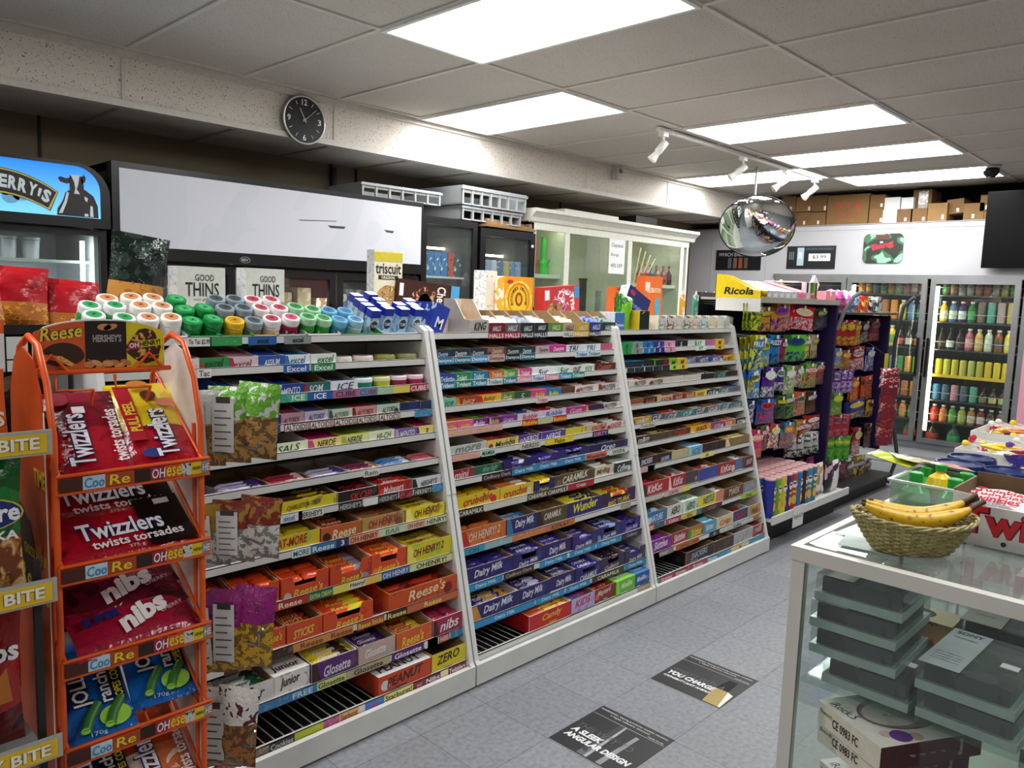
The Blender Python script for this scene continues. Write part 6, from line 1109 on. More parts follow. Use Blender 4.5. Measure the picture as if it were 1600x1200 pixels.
mb.build('header_print', hb_)
mb = MB(); mb.tube([(hw0-.01, y0-.006, hz), (hw1+.01, y0-.006, hz)], .0055, M_OR)
for u in (.12, .86): mb.tube([(HX(u)-.03, y0-.008, hz), (HX(u), y0-.008, hz+.035), (HX(u)+.03, y0-.008, hz)], .0035, M_OR, 6)
for u in (.14, .58): mb.tube([(HX(u), .12, hz-.01), (HX(u)-.005, .1, hz-.035), (HX(u)+.06, .09, hz-.035), (HX(u)+.075, .18, hz-.12)], .0035, M_OR, 6)
mb.build('header_wires', t)
LIPS = [onY(200, (745+714)/2, RY).z, onY(205, (880+845)/2, RY).z, onY(205, (1035+970)/2, RY).z, onY(205, (1172+1095)/2, RY).z]; LIPS.append(LIPS[3]-.18); LIPS.append(LIPS[4]-.18)
SL = math.radians(36)
for i, z in enumerate(LIPS):
    mb = MB()
    for zz in (z, z-.034): mb.tube([(-.002, -.012, zz), (w+.012, -.012, zz)], .0042, M_OR, 6)
    mb.box(-.004, 0, -.015, -.009, z-.036, z, M_OR); mb.box(w+.008, w+.012, -.015, -.009, z-.036, z, M_OR)
    for k in range(6): xx = .01+k*(w-.02)/5; mb.tube([(xx, -.01, z-.03), (xx, .2, z-.03+.2*math.tan(SL))], .0028, M_OR, 5)
    for sx in (0.004, w-.004): mb.tube([(sx, -.012, z), (sx, .22, z+.22*math.tan(SL))], .0035, M_OR, 6)
    sh = mb.build('shelf', t)
    mb = MB(); yy = -.017; z0, z1 = z-.030, z-.004; mb.box(.002, w+.008, yy, yy+.002, z0, z1, mat('c05020', .35))
    seg = [(.0, .14, '4a2010', 'C|', 'd88838'), (.14, .28, 'b8d4e4', 'Coo', '3880b8'), (.28, .47, 'a84418', 'Re', 'e8cc30'), (.47, .58, '301810', None, None), (.58, .68, '982040', 'OH', 'f0e8e8'), (.68, .80, 'c85820', 'ese', 'e8cc30'), (.80, .87, 'c8c4bc', None, None), (.87, .945, 'dcb818', 'HENRY', '202020'), (.945, 1.0, '888488', 'HE', 'e4e4e4')]
    for a, b_, c, s, tc in seg:
        mm = printed(c, '282020', 150, .4, .6) if a == .8 else mat(c, .35)
        mb.box(.002+a*(w+.006), .002+b_*(w+.006), yy-.0006, yy, z0, z1, mm)
        if s and s != 'C|': mb.text(s, (.004+a*(w+.006), yy-.0014, z0+.003), (1, 0, 0), (.08, 0, 1), (b_-a)*w*.92, .02, mat(tc, .4), .012)
    mb.build('price_strip', sh)
def T(mb, s, x, z, u, v, w_, h_, c, y, b_=.035):
    mb.text(s, (x, y, z), u, v, w_, h_, mat(c, .3), b_)
UP, RT, LF, DN = (0, 0, 1), (1, 0, 0), (-1, 0, 0), (0, 0, -1)
def lay(name, lab, x, shelf, w_, h_, m, m2, ext, off=0.0, lift=0, rz=0, sd=0, grp='candy bags on the orange rack', dd=.022, cat='bag', split=.5):
    z = LIPS[shelf]; th = -(PI/2-SL)
    n = Vector((0, -math.sin(SL), math.cos(SL))); up = Vector((0, math.cos(SL), math.sin(SL)))
    p = Vector((xl+x, RY+.002, z-.02))+n*(.016+lift)+up*(off)
    return bag(name, lab, p, w_, h_, dd, m, m2, rot=(th, 0, rz), ext=ext, group=grp, seed=sd, split=split, wr=.003)
mar = foil('7a1024', '5c0c1c', 12, .18); rd = foil('a81226', '8c0e20', 14, .18); bl = foil('16120f', '241c1a', 14, .15); yl = foil('d8c020', 'c8a818', 14, .18); dm = foil('681428', '48101c', 18, .15)
def e1(mb, w, h, y):
    T(mb, 'Twizzlers', w*.02, h*.05, UP, LF, h*.6, w*.42, '202450', y, .07); T(mb, 'Twizzlers', w*.02, h*.05, UP, LF, h*.6, w*.42, 'e4e4ee', y-.001, .02); T(mb, 'twists torsades', w*.42, h*.06, UP, LF, h*.62, w*.2, 'e8dce0', y-.001, .02)
    mb.box(-w*.15, w*.02, y, y+.0006, h*.66, h*.74, mat('e8e8e8', .4)); blob(mb, -w*.3, h*.84, w*.14, h*.08, '8a2030', y, 14)
lay('licorice_bag', 'dark red licorice bag with big white lettering, left on the top orange rack shelf', w*.27, 0, .135, .235, mar, rd, e1, sd=101, rz=math.radians(-5), dd=.03)
def e2(mb, w, h, y):
    T(mb, 'Twizzlers', w*.2, h*.05, UP, LF, h*.55, w*.36, '202450', y, .07); T(mb, 'Twizzlers', w*.2, h*.05, UP, LF, h*.55, w*.36, 'e4e4ee', y-.001, .02); mb.box(-w*.42, -w*.2, y, y+.0006, h*.25, h*.9, mat('a81828', .3)); T(mb, 'PULL PEEL', -w*.22, h*.35, UP, LF, h*.35, w*.16, 'e0b838', y-.001)
    mb.box(-w*.05, w*.08, y-.001, y, h*.36, h*.45, mat('e8e8e8', .4)); blob(mb, w*.05, h*.78, w*.12, h*.06, '501810', y, 12); blob(mb, w*.25, h*.68, w*.14, h*.05, 'd07860', y, 12); blob(mb, -w*.05, h*.92, w*.16, h*.05, 'c88028', y, 12); blob(mb, -w*.2, h*.1, w*.15, h*.05, '203878', y, 14)
lay('licorice_bag', 'yellow and red licorice bag, right on the top orange rack shelf', w*.75, 0, .14, .25, yl, rd, e2, sd=102, rz=math.radians(-3), dd=.03, split=.42)
def e3(mb, w, h, y):
    mb.box(w*.12, w*.48, y+.0005, y+.0009, h*.06, h*.94, mat('141210', .15)) ; T(mb, 'Twizzlers', -w*.34, h*.34, RT, UP, w*.62, h*.3, '202450', y, .07); T(mb, 'Twizzlers', -w*.34, h*.34, RT, UP, w*.62, h*.3, 'e8e8f0', y-.001, .02); T(mb, 'twists torsades', -w*.28, h*.17, RT, UP, w*.68, h*.15, 'ece8ea', y-.001, .02)
    mb.box(w*.28, w*.4, y-.0012, y-.0002, h*.78, h*.88, mat('e8e8e8', .4)); T(mb, '375 g', -w*.05, h*.07, RT, UP, w*.14, h*.07, 'd8d0d0', y-.001, 0)
lay('licorice_bag', 'black and red landscape licorice bag, front on the second orange rack shelf', w*.5, 1, .27, .14, rd, rd, e3, sd=103, rz=math.radians(4))
lay('licorice_bag', 'black and red landscape licorice bag, tucked behind the front one on the second shelf', w*.47, 1, .27, .135, rd, rd, e3, off=.1, lift=-.006, sd=104, rz=math.radians(2))
def e4(sup):
    def f(mb, w, h, y):
        mb.box(-w*.45, w*.4, y+.0002, y+.0006, h*.2, h*.8, mat('4c141c', .2)) if False else None
        T(mb, 'nibs', -w*.12, h*.22, (1, 0, .32), (-.1, 0, 1), w*.42, h*.42, 'eee8e8', y-.001, .05)
        if sup: T(mb, 'SUPER', -w*.4, h*.55, (1, 0, .1), UP, w*.32, h*.17, '1c2468', y-.001, .06)
        T(mb, 'CHERRY', w*.2, h*.42, (1, 0, .2), UP, w*.2, h*.08, 'e0c8cc', y-.001, 0)
    return f
nb = foil('9c1434', '7a1028', 12, .2)
lay('licorice_bag', 'magenta super size candy bag in front on the third orange rack shelf', w*.55, 2, .26, .115, nb, nb, e4(1), sd=105, rz=math.radians(6))
lay('licorice_bag', 'dark red candy bag in the middle of three on the third orange rack shelf', w*.5, 2, .27, .115, dm, dm, e4(0), off=.075, lift=.0, sd=106, rz=math.radians(3))
lay('licorice_bag', 'dark red candy bag, rearmost of three on the third orange rack shelf', w*.5, 2, .27, .11, dm, dm, e4(0), off=.135, lift=-.008, sd=107)
bu = foil('1460b0', '1050a0', 16, .2)
def e5(mb, w, h, y):
    for s, x, hh, c, L in (('JOLLY', -w*.02, w*.3, 'e8ecf0', h*.42), ('rancher', w*.22, w*.2, 'e0e4e8', h*.42)):
        T(mb, s, x, h*.3, UP, LF, L, hh, '101820', y-.003, .11); T(mb, s, x, h*.3, UP, LF, L, hh, c, y-.0038, .02)
    mb.box(w*.24, w*.4, y-.0032, y-.0028, h*.28, h*.74, mat('101418', .3)); T(mb, 'ROPES CORDES', w*.38, h*.29, UP, LF, h*.44, w*.12, 'd8c838', y-.0038, .02)
    g = mat('3a7a30', .3); g2 = mat('8cc850', .3)
    blob(mb, w*.2, h*.17, w*.22, h*.1, mat('98d048', .3), y-.0002, 18)
    for a, b_ in ((-.25, .05), (.08, -.02)):
        mb.tube([(w*a, y-.0, h*.08), (w*(a+.1), y-.0, h*.2), (w*(a+.26), y+.002, h*.32)], .01, g, 8); mb.lathe([(.011, 0), (.007, .0)], g2, 10, (w*a, y-.005, h*.08)); blob(mb, w*a-.001, h*.078, .009, .007, g2, y-.011, 10)
    T(mb, '170g', -w*.2, h*.02, RT, UP, w*.25, h*.05, 'b0d0f0', y-.001, 0)
lay('rope_candy_bag', 'blue candy bag with green ropes, left on the fourth orange rack shelf', w*.26, 3, .135, .235, bu, bu, e5, sd=108, rz=math.radians(-3))
lay('rope_candy_bag', 'blue candy bag with green ropes, right on the fourth orange rack shelf', w*.74, 3, .135, .235, bu, bu, e5, off=.035, sd=109, rz=math.radians(-4))
lay('rope_candy_bag', 'dark blue candy bag partly hidden, left on the lowest visible orange rack shelf', w*.3, 4, .13, .22, foil('182838', '103048', 14), bu, e5, sd=110)
lay('licorice_bag', 'orange red licorice bag, right on the lowest visible orange rack shelf', w*.72, 4, .14, .23, foil('b04018', '903010', 14), foil('c86838', 'e0c8b8', 16), e1, sd=111)
# hooks with hanging nut bags at the right side of the rack
HK = [(400, 702, 310, 398, 612, 732, 'd4d8d4', 'b88848', '68b030'), (408, 850, 318, 400, 792, 888, 'a88028', 'd8d4cc', '802818'), (404, 990, 318, 384, 905, 1060, '7a1868', 'd0a028', '981878'), (392, 1148, 312, 348, 1075, 1215, '5a1c28', 'a06830', 'e0dcd8')]
for i, (hx, hy, a, b_, c, d_, c1, c2, c3) in enumerate(HK):
    P = onY(hx, hy, 1.60); mb = MB(); mb.tube([(P.x-xl, .27, P.z-.01), (P.x-xl, .0, P.z), (P.x-xl, -.02, P.z+.018)], .003, mat('9a9a98', .3, .8), 6); mb.tube([(P.x-xl, .27, P.z-.01), (w, .27, P.z-.01)], .003, mat('9a9a98', .3, .8), 6)
    if i > 1: mb.tube([(P.x-xl, .0, P.z), (P.x-xl-.0, .0, P.z-.03), (P.x-xl-.03, .2, P.z-.05)], .003, mat('9a9a98', .3, .8), 6)
    mb.build('side_hook', t)
    P0, P1 = onY((a+b_)/2, c, 1.68), onY((a+b_)/2, d_, 1.68); H_ = P0.z-P1.z
    for k in range(3):
        xx = onY(a+18+k*(b_-a)*.33, c, 1.70).x; hh = min(H_, .2)
        def ex(mb, w, h, y, k=k, c2=c2):
            mb.box(-w*.3, w*.2, y+.002, y+.0026, h*.16, h*.86, mat('d4d6d6', .35)) if k < 2 else None
            for j in range(7): mb.box(-w*.24+.0, w*(.04+.1*((j*3) % 2)), y+.0012, y+.002, h*(.15+.09*j), h*(.165+.09*j), mat('484848', .5)) if k < 2 else None
            mb.box(-w*.2, w*.12, y+.0012, y+.002, h*.8, h*.88, mat('303030', .5)) if k < 2 else None
        bag('nut_bag', f'{hyp(c1)} and {hyp(c2)} nut bag, {ORD[k]} on the {["highest", "second", "third", "lowest"][i]} hook beside the orange rack', (xx, 1.66+.035*(2-k), P1.z+.01*k), .1, hh, .05, foil(c3 if k else c1, c1, 50, .2), printed(c2, dk(c2), 70, .3, .5, None, .4), rot=(0, math.radians(-4+4*k), math.radians(-48)), seed=120+i*3+k, split=.55, ext=ex, group='nut bags on hooks beside the orange rack')
# ================================================================ snack rack at the left edge with yellow strips
LY = 1.5; t = thing('snack_rack', 'grey and black snack rack with yellow shelf strips, cut off at the left edge', 'rack', (0, LY, 0)); x1 = onY(82, 700, LY).x
mk = mat('1c1c1c', .5)
MB().box(-.25, -.238, .02, .3, .02, 1.2, mk).build('side_panel', t)
for y_ in (.02, .285): MB().box(x1-.032, x1-.02, y_, y_+.012, .0, 1.32 if y_ > .1 else 1.0, mk).build('post', t)
for z_px, px in ((690, 80), (922, 82), (1165, 92)):
    z = onY(px, z_px, LY).z; mb = MB(); mb.box(-.25, x1-.02, .02, .3, z-.02, z-.015, mat('8a8c88', .5)); mb.box(-.25, x1-.02, .29, .3, z-.02, z+.12, mat('3a3a3a', .5)); mb.box(-.25, x1, .0, .004, z-.022, z+.022, mat('a8aaa4', .25)); sh = mb.build('shelf', t)
    mb = MB(); mb.box(-.25, x1-.008, -.0015, 0, z-.018, z+.016, mat('e0b820', .4)); mb.text('EVERY BITE', (x1-.185, -.0022, z-.011), (1, 0, 0), (0, 0, 1), .165, .021, mat('8a5a10', .4), .06); mb.text('EVERY BITE', (x1-.185, -.0028, z-.0105), (1, 0, 0), (0, 0, 1), .165, .021, mat('f0ecd8', .4), .03); mb.build('yellow_strip', sh)
def e6(mb, w, h, y):
    T(mb, 'CHEEZIES', -w*.42, h*.16, RT, UP, w*.84, h*.12, 'f0e0d0', y-.001, .03); mb.box(-w*.45, w*.45, y, y+.0006, h*.62, h*.9, mat('e8e0e0', .3)); mb.box(w*.1, w*.3, y-.001, y, h*.64, h*.78, mat('c02028', .3)); mb.add([(-w*.45, y-.0005, h*.58), (w*.35, y-.0005, h*.5), (w*.1, y-.0005, h*.42), (-w*.45, y-.0005, h*.5)], [(0, 3, 2, 1)], mat('e8eef8', .3))
z1, z2, z3 = [onY(px, zp, LY).z-.014 for zp, px in ((690, 80), (922, 82), (1165, 92))]
bag('snack_bag', 'orange cheese snack bag with white top on the highest strip shelf at the left edge', (x1-.115, LY+.11, z1), .15, .22, .05, foil('c83018', 'e05818', 12), foil('d85810', 'b83810', 14), ext=e6, seed=140, group='crisp bags at the left edge', split=.6)
def e7(mb, w, h, y):
    blob(mb, 0, h*.62, w*.46, h*.13, mat('d8b838', .3), y, 20); blob(mb, 0, h*.62, w*.44, h*.12, mat('1c2c70', .3), y-.0006, 20); T(mb, 'Kurkure', -w*.42, h*.56, RT, UP, w*.84, h*.14, 'f0eef0', y-.0014, .03); T(mb, 'CHATKA', -w*.3, h*.42, RT, UP, w*.7, h*.07, 'f0f0e8', y-.0014, .03)
bag('snack_bag', 'green crisp bag with white script on the second strip shelf at the left edge', (x1-.105, LY+.10, z2), .16, .24, .06, foil('187830', '105820', 12), printed('7a3c18', 'b87838', 45, .3, .5, 'e0b880', .4), ext=e7, seed=141, group='crisp bags at the left edge', split=.36)
def e8(mb, w, h, y):
    T(mb, 'Doritos', -w*.44, h*.66, (1, 0, .05), UP, w*.86, h*.16, '101010', y-.0006, .08); T(mb, 'Doritos', -w*.44, h*.66, (1, 0, .05), UP, w*.86, h*.16, 'f0ecec', y-.0014, .03); mb.add([(0, y-.0006, h*.36), (w*.35, y-.0006, h*.38), (w*.3, y-.0006, h*.64)], [(0, 1, 2)], mat('c07028', .4)); T(mb, 'F1', -w*.3, h*.36, (1, 0, .1), (.3, 0, 1), w*.5, h*.1, 'f0e8e8', y-.001, .05)
bag('snack_bag', 'red tortilla chip bag on the third strip shelf at the left edge', (x1-.12, LY+.10, z3), .17, .25, .06, foil('a81418', '801010', 12), foil('601010', '201010', 14), ext=e8, seed=142, group='crisp bags at the left edge', split=.25)
for k, (x, c, c2, z) in enumerate([(x1-.2, 'b84818', 'd8a078', z1), (x1-.26, '206030', '103818', z2), (x1-.27, '181818', '503020', z3)]): bag('snack_bag', f'{hyp(c)} crisp bag behind the front one, {["highest", "second", "third"][k]} strip shelf at left edge', (x, LY+.2, z), .15, .22, .05, foil(c, c2, 12), None, seed=150+k, group='crisp bags at the left edge')

# ================================================================ glass display counter
KX, KY, KH, KE, KD = 1.70, .725, .95, 3.95, .62
M_FR = mat('d6d4cc', .4, vary=.03, scale=5); GC = glass('f8fbfa', .01, 'ctr', .02); GT = glass('f2f6f4', .01, 'ctrtop', .2)
t = thing('display_counter', 'white-framed glass display counter in the right foreground carrying the banana basket', 'counter', (KX, KY-KD, 0)); L = KE-KX
for x, y in ((0, 0), (0, KD-.03), (L-.03, 0), (L-.03, KD-.03)): MB().box(x, x+.024, y, y+.03, .0, KH-.03, M_FR).build('post', t, bevel=.002)
mb = MB(); mb.box(-.004, .022, -.004, KD+.004, KH-.032, KH, M_FR); mb.box(L-.022, L, -.004, KD+.004, KH-.032, KH, M_FR); mb.box(.022, L-.022, -.004, .014, KH-.032, KH, M_FR); mb.box(.022, L-.022, KD-.014, KD+.004, KH-.032, KH, M_FR)
mb.box(0, L, 0, KD, .1, .13, M_FR); mb.box(.0, L, 0, KD, .0, .1, mat('5a5c5e', .5)); mb.build('frame', t, bevel=.002)
MB().box(.022, L-.022, .014, KD-.014, KH-.008, KH-.002, GT).build('glass_top', t)
MB().box(.004, .008, .03, KD-.03, .13, KH-.032, GC).build('front_glass', t); MB().box(.03, L-.03, KD-.01, KD-.006, .13, KH-.032, GC).build('side_glass', t); MB().box(.03, L-.03, .002, .006, .13, KH-.032, GC).build('side_glass', t)
GS = glass('eef6f2', .03, 'shelf', .05)
for z in (.624, .395): MB().box(.03, L-.05, .03, KD-.03 if z > .5 else KD-.16, z, z+.006, GS).build('glass_shelf', t)
mb = MB()
for x in (.7, 1.4):
    for y in (.02, KD-.03): mb.box(x, x+.012, y, y+.008, .13, KH-.032, mat('b0b2b0', .3, .7))
mb.build('shelf_bracket_strips', t)['kind'] = 'stuff'
SHZ, SH2 = .6305, .4015
# headphone cases
CL = glass('f2f6f5', .05, 'case', .16)
def case(lab, x, y, z, dx, dy, h, rz=0, sony=False):
    t = thing('headphone_case', lab, 'case', (x, y, z), rz, 'clear headphone cases in the counter')
    MB().box(0, dx, 0, dy, 0, h*.32, mat('a4b6b0', .35)).build('tray', t, bevel=.004)
    MB().box(.012, dx-.012, .012, dy-.012, h*.32, h*.86, printed('1c1e20', '3c4044', 18, .4, .5)).build('contents', t, bevel=.006)
    MB().box(.001, dx-.001, .001, dy-.001, h*.33, h*.995, CL).build('clear_cover', t)
    lb = MB(); lb.box(.0, dx*.98, dy*.56, dy*.99, h*.996, h*1.0+.0004, mat('aeb4b8' if sony else 'b4b4ac', .35)); 
    if sony:
        lb.text('SONY', (dx*.86, dy*.93, h+.001), (0, -1, 0), (1, 0, 0), dy*.3, dx*.08, mat('141618', .4), .03)
        lb.text('WIRELESS STEREO', (dx*.75, dy*.92, h+.001), (0, -1, 0), (1, 0, 0), dy*.26, dx*.03, mat('2c3034', .4), .01)
        for j in range(4): lb.text('Stereo headset casque', (dx*(.32-.06*j), dy*.93, h+.001), (0, -1, 0), (1, 0, 0), dy*.3, dx*.03, mat('2c3034', .4), .0)
    else: lb.text('headset', (dx*.3, dy*.9, h+.001), (0, -1, 0), (1, 0, 0), dy*.22, dx*.05, mat('6a5a50', .4), .0)
    lb.box(dx*.4, dx*.5, dy*.12, dy*.3, h*.996, h+.0012, mat('e8e4e4', .4)); lb.build('label_card', t)
    return t
for i in range(4):
    case(f'clear headphone case, {["lowest", "second from bottom", "third from bottom", "topmost"][i]} of the left stack in the counter', 1.748+.006*(i % 2), .497-(.03 if i == 0 else 0)+.003*(i % 3), SHZ+i*.0635, .24, .19, .062, math.radians([-2, 1, 0, 1][i]))
case('clear headphone case under the grey-labelled one, right of the stack', 1.745, .265, SHZ, .25, .19, .062, math.radians(-3))
case('clear headphone case with a large grey card reading sony, topmost on the right', 1.745, .275, SHZ+.0635, .25, .185, .062, math.radians(-2), True)
case('clear headphone case standing behind the grey-labelled one', 2.06, .27, SHZ, .2, .2, .062); case('clear headphone case on top, behind the grey-labelled one', 2.07, .26, SHZ+.0635, .2, .2, .062)
p = onZ(1470, 985, SHZ); mb = MB(); mb.box(0, .1, 0, .16, 0, .1, printed('d8b058', 'd0a040', 6, .5), top=mat('ddd2a8', .5), side=printed('c89850', '804828', 30)); mb.lathe([(.03, .1003), (.028, .101)], mat('404040', .5), 24, (.05, .08, 0)); mb.build('yellow_box', None, (2.06, .50-.03, SHZ), label='yellow cardboard box with a cream lid behind the clear cases', cat='box', bevel=.002)
# headset boxes on the lower glass shelf
a, b_, c = onZ(1286, 1093, .602), onZ(1377, 1169, .602), onZ(1536, 1144, .602)
ux = (a-b_); uy = (c-b_); rz = math.atan2(uy.y, uy.x)
def headset_box(lab, o, z, wx, wy, h, rz, hero=True):
    t = thing('headset_box', lab, 'box', (o.x, o.y, z), rz, 'white headset boxes in the counter')
    mb = MB(); mw_ = mat('e0dcd4', .4); mm_ = mat('542830', .4)
    mb.box(0, wx, 0, wy, 0, h, mw_, front=mm_, side=mat('dcd8c4', .45)); 
    mb.text('Bluetooth', (wx*.82, -.001, h*.2), (0, 0, 1), (-1, 0, 0), h*.7, .02, mat('e8dce0', .4), 0); 
    for j in range(4): mb.lathe([(.007, 0), (0, .0008)], mat('a88888', .4), 12, (wx*(.3+.1*j), -.0008, h*.5)); 
    mb.text('CE 0983 FC', (-.001, wy*.75, h*.25), (0, -1, 0), (0, 0, 1), wy*.42, h*.42, mat('201c1c', .4), .02); mb.text('Bluetooth', (-.001, wy*.96, h*.55), (0, -1, 0), (0, 0, 1), wy*.2, h*.2, mat('403c38', .4), .0)
    mb.build('carton', t, bevel=.0015)
    mb = MB(); z1 = h+.0006
    def el(cx_, cy_, rx, ry, m, dz, n=30): mb.add([(cx_+rx*math.cos(2*PI*i/n), cy_+ry*math.sin(2*PI*i/n), z1+dz) for i in range(n)], [tuple(range(n))], m)
    el(wx*.52, wy*.55, wx*.36, wy*.33, mat('6a6460', .25), 0); el(wx*.52, wy*.55, wx*.34, wy*.31, mat('9c7888', .2), .0003); el(wx*.44, wy*.54, wx*.25, wy*.24, mat('c4c0ba', .35), .0008)
    mb.text('Rock', (wx*.36, wy*.5, z1+.0012), (.9, -.3, 0), (.3, .9, 0), wx*.2, wy*.07, mat('807070', .4), 0); mb.text('iRock.5', (wx*.04, wy*.9, z1), (.1, -1, 0), (1, .1, 0), wy*.36, wx*.09, mat('2c2828', .4), .0)
    el(wx*.28, wy*.14, wx*.09, wy*.11, mat('6a3c88', .3), .0004); el(wx*.4, wy*.1, wx*.06, wy*.07, mat('c8a8a0', .3), .0003); el(wx*.18, wy*.22, wx*.05, wy*.06, mat('d0b8b8', .3), .0003); mb.build('window_print', t)
    mb = MB(); mb.tube([(wx*(.52+.3*math.cos(q)), wy*(.55+.27*math.sin(q)), z1+.004) for q in [(-.9+.13*i) for i in range(15)]], .009, mat('a83078', .3), 8); mb.build('headband', t)
    return t
wx, wy = uy.length, ux.length
headset_box('white headset box with a purple band in an oval window, topmost lying turned', b_, .602-.052, wx, wy, .052, rz)
o2 = b_+(uy.normalized()*.02)-(ux.normalized()*-.02); headset_box('white headset box directly under the topmost one', o2, .602-.052-.0525, wx*.95, wy*.95, .052, rz+.05)
headset_box('white headset box at the bottom of the pile in the counter', o2, .4020, wx*.95, wy*.95, .0445, rz-.02) 
t3 = thing('headset_box', 'silver and black boxed headset low in the right corner of the counter', 'box', (1.76, .13, SH2), 0.15, 'white headset boxes in the counter'); MB().box(0, .2, 0, .13, 0, .15, printed('2a2c30', 'b8bcc0', 7, .3, .55)).build('carton', t3, bevel=.002); MB().tube([(.03+.03*math.cos(i*PI/6), .06+.03*math.sin(i*PI/6), .152) for i in range(12)], .003, mat('d0d4d8', .3), 6, True).build('ring_print', t3)
MB().box(0, .14, 0, .1, 0, .12, mat('2058a0', .4)).build('blue_box', None, (2.05, .56, SH2), label='small blue box behind the white headset boxes', cat='box', bevel=.002)
for i, (x, y, z, c) in enumerate([(2.35, .3, SHZ, '9a9c98'), (2.62, .35, SHZ, 'b8b4a8'), (2.9, .3, SHZ, '787c80'), (3.3, .3, SHZ, 'a89888'), (2.5, .3, SH2, '8a8c90'), (2.95, .3, SH2, 'b0a898')]):
    MB().box(0, .2, 0, .2, 0, .1, printed(c, 'd8d8d4', 9, .4, .55)).build('accessory_box', None, (x, y-.1, z), label=f'{cname(c)} accessory box deeper inside the counter, {ORD[i % 4]} from the front on the {"upper" if z > .5 else "lower"} shelf', cat='box', group='accessory boxes deep in the counter')
# ---- on the counter: basket with bananas
TZ = KH+.0005
rim = onZ(1427, 806, KH+.085); bz = math.radians(-50)
t = thing('wicker_basket', 'oval wicker basket on the glass counter, holding the bananas', 'basket', (rim.x, rim.y, TZ), bz)
t.scale = (.88, .88, .92)
wk = printed('b0a672', '978a56', 60, .6, .5); wd = printed('bcb27c', '9c9060', 50, .6, .5)
def bprof(v): return .088+.062*v**.8, .055+.045*v**.8   # half axes up the side
NS = 32; HB = .085; ROWS_ = 15; mb = MB()
for r_ in range(ROWS_):
    v = (r_+.5)/ROWS_; a_, b2 = bprof(v); pts = []
    for k in range(NS*2):
        th = 2*PI*k/(NS*2); wv = .0028*(1 if (k//2+r_) % 2 else -1); pts.append(((a_+wv)*math.cos(th), (b2+wv)*math.sin(th), .006+HB*v+.006*math.cos(2*th)*v))
    mb.tube(pts, .0030, wk, 5, True)
mb.build('woven_side', t)['kind'] = 'stuff'
mb = MB()
for k in range(NS):
    th = 2*PI*(k+.25)/NS; pts = []
    for v in (0, .25, .5, .75, 1.02): a_, b2 = bprof(v); pts.append((a_*math.cos(th), b2*math.sin(th), .006+HB*v+.006*math.cos(2*th)*v))
    mb.tube(pts, .0024, wd, 5)
mb.build('upright_canes', t)['kind'] = 'stuff'
mb = MB()
for ph in (0, 2.1, 4.2):
    a_, b2 = bprof(1.0); mb.tube([((a_+.004*math.cos(9*th+ph))*math.cos(th), (b2+.004*math.cos(9*th+ph))*math.sin(th), .006+HB+.006*math.cos(2*th)+.004*math.sin(9*th+ph)) for th in [2*PI*k/90 for k in range(90)]], .003, wd, 5, True)
mb.build('braided_rim', t)
mb = MB(); mb.lathe([(0, .004), (1, .004), (1.0, .008), (0, .008)], wd, 32, sx=.088, sy=.055); mb.build('base', t)
def banana_mat():
    m, nt, b = _new('banana'); n = _noise(nt, 70, 2); r = _ramp(nt, n.outputs[0], [(0, lin('5a3c14')), (.30, lin('6a4818')), (.36, lin('dcb020')), (.7, lin('e8c028'))])
    n2 = _noise(nt, 9, 3, 'Object', 1.5); r2 = _ramp(nt, n2.outputs[0], [(.33, (.28, .16, .06, 1)), (.38, (1, 1, 1, 1))]); mx = nt.nodes.new('ShaderNodeMix'); mx.data_type = 'RGBA'; mx.blend_type = 'MULTIPLY'; mx.inputs[0].default_value = 1
    nt.links.new(r.outputs[0], mx.inputs[6]); nt.links.new(r2.outputs[0], mx.inputs[7]); nt.links.new(mx.outputs[2], b.inputs['Base Color']); b.inputs['Roughness'].default_value = .42; return m
BM_ = banana_mat(); BD = mat('4a3418', .6)
def banana(lab, x, y, z, Lb, tilt, rz, bend=.9):
    t = thing('banana', lab, 'banana', (x, y, z), rz, 'bananas in the basket', rot=(tilt, 0, rz)); n = 16; pts = []; rr = []
    for i in range(n+1):
        u = i/n; a_ = (u-.5)*bend; R = Lb/bend; pts.append((R*math.sin(a_), R*(1-math.cos(a_))*1.0, 0)); rr.append(.0185*max(.26, (1-abs(2*u-1)**3.2)**.7))
    MB().tube(pts[:], rr, BM_, 6).build('peel', t, bevel=.0)
    e = Vector(pts[-1]); d_ = (e-Vector(pts[-2])).normalized(); MB().tube([e-d_*.004, e+d_*.012, e+d_*.034], [.0065, .005, .0062], BD, 6).build('stem', t)
    s_ = Vector(pts[0]); d2 = (s_-Vector(pts[1])).normalized(); MB().tube([s_-d2*.002, s_+d2*.006], [.0055, .003], BD, 6).build('tip', t)
    return t
R2 = Matrix.Rotation(bz, 3, 'Z')
for lab, dx, dy, dz, Lb, tl, da, bd in (('front banana with a long brown scar lying in the basket', .005, -.02, .072, .25, 55, 3, 1.05), ('middle banana curving behind the front one in the basket', .012, .014, .076, .25, 60, 9, 1.0), ('rear banana, mostly hidden behind the other two', .03, .038, .072, .22, 58, 2, 1.0)):
    v = R2 @ Vector((dx, dy, 0)); banana(lab, rim.x+v.x, rim.y+v.y, KH+dz+.008, Lb, math.radians(tl+12), bz+math.radians(da), bd)
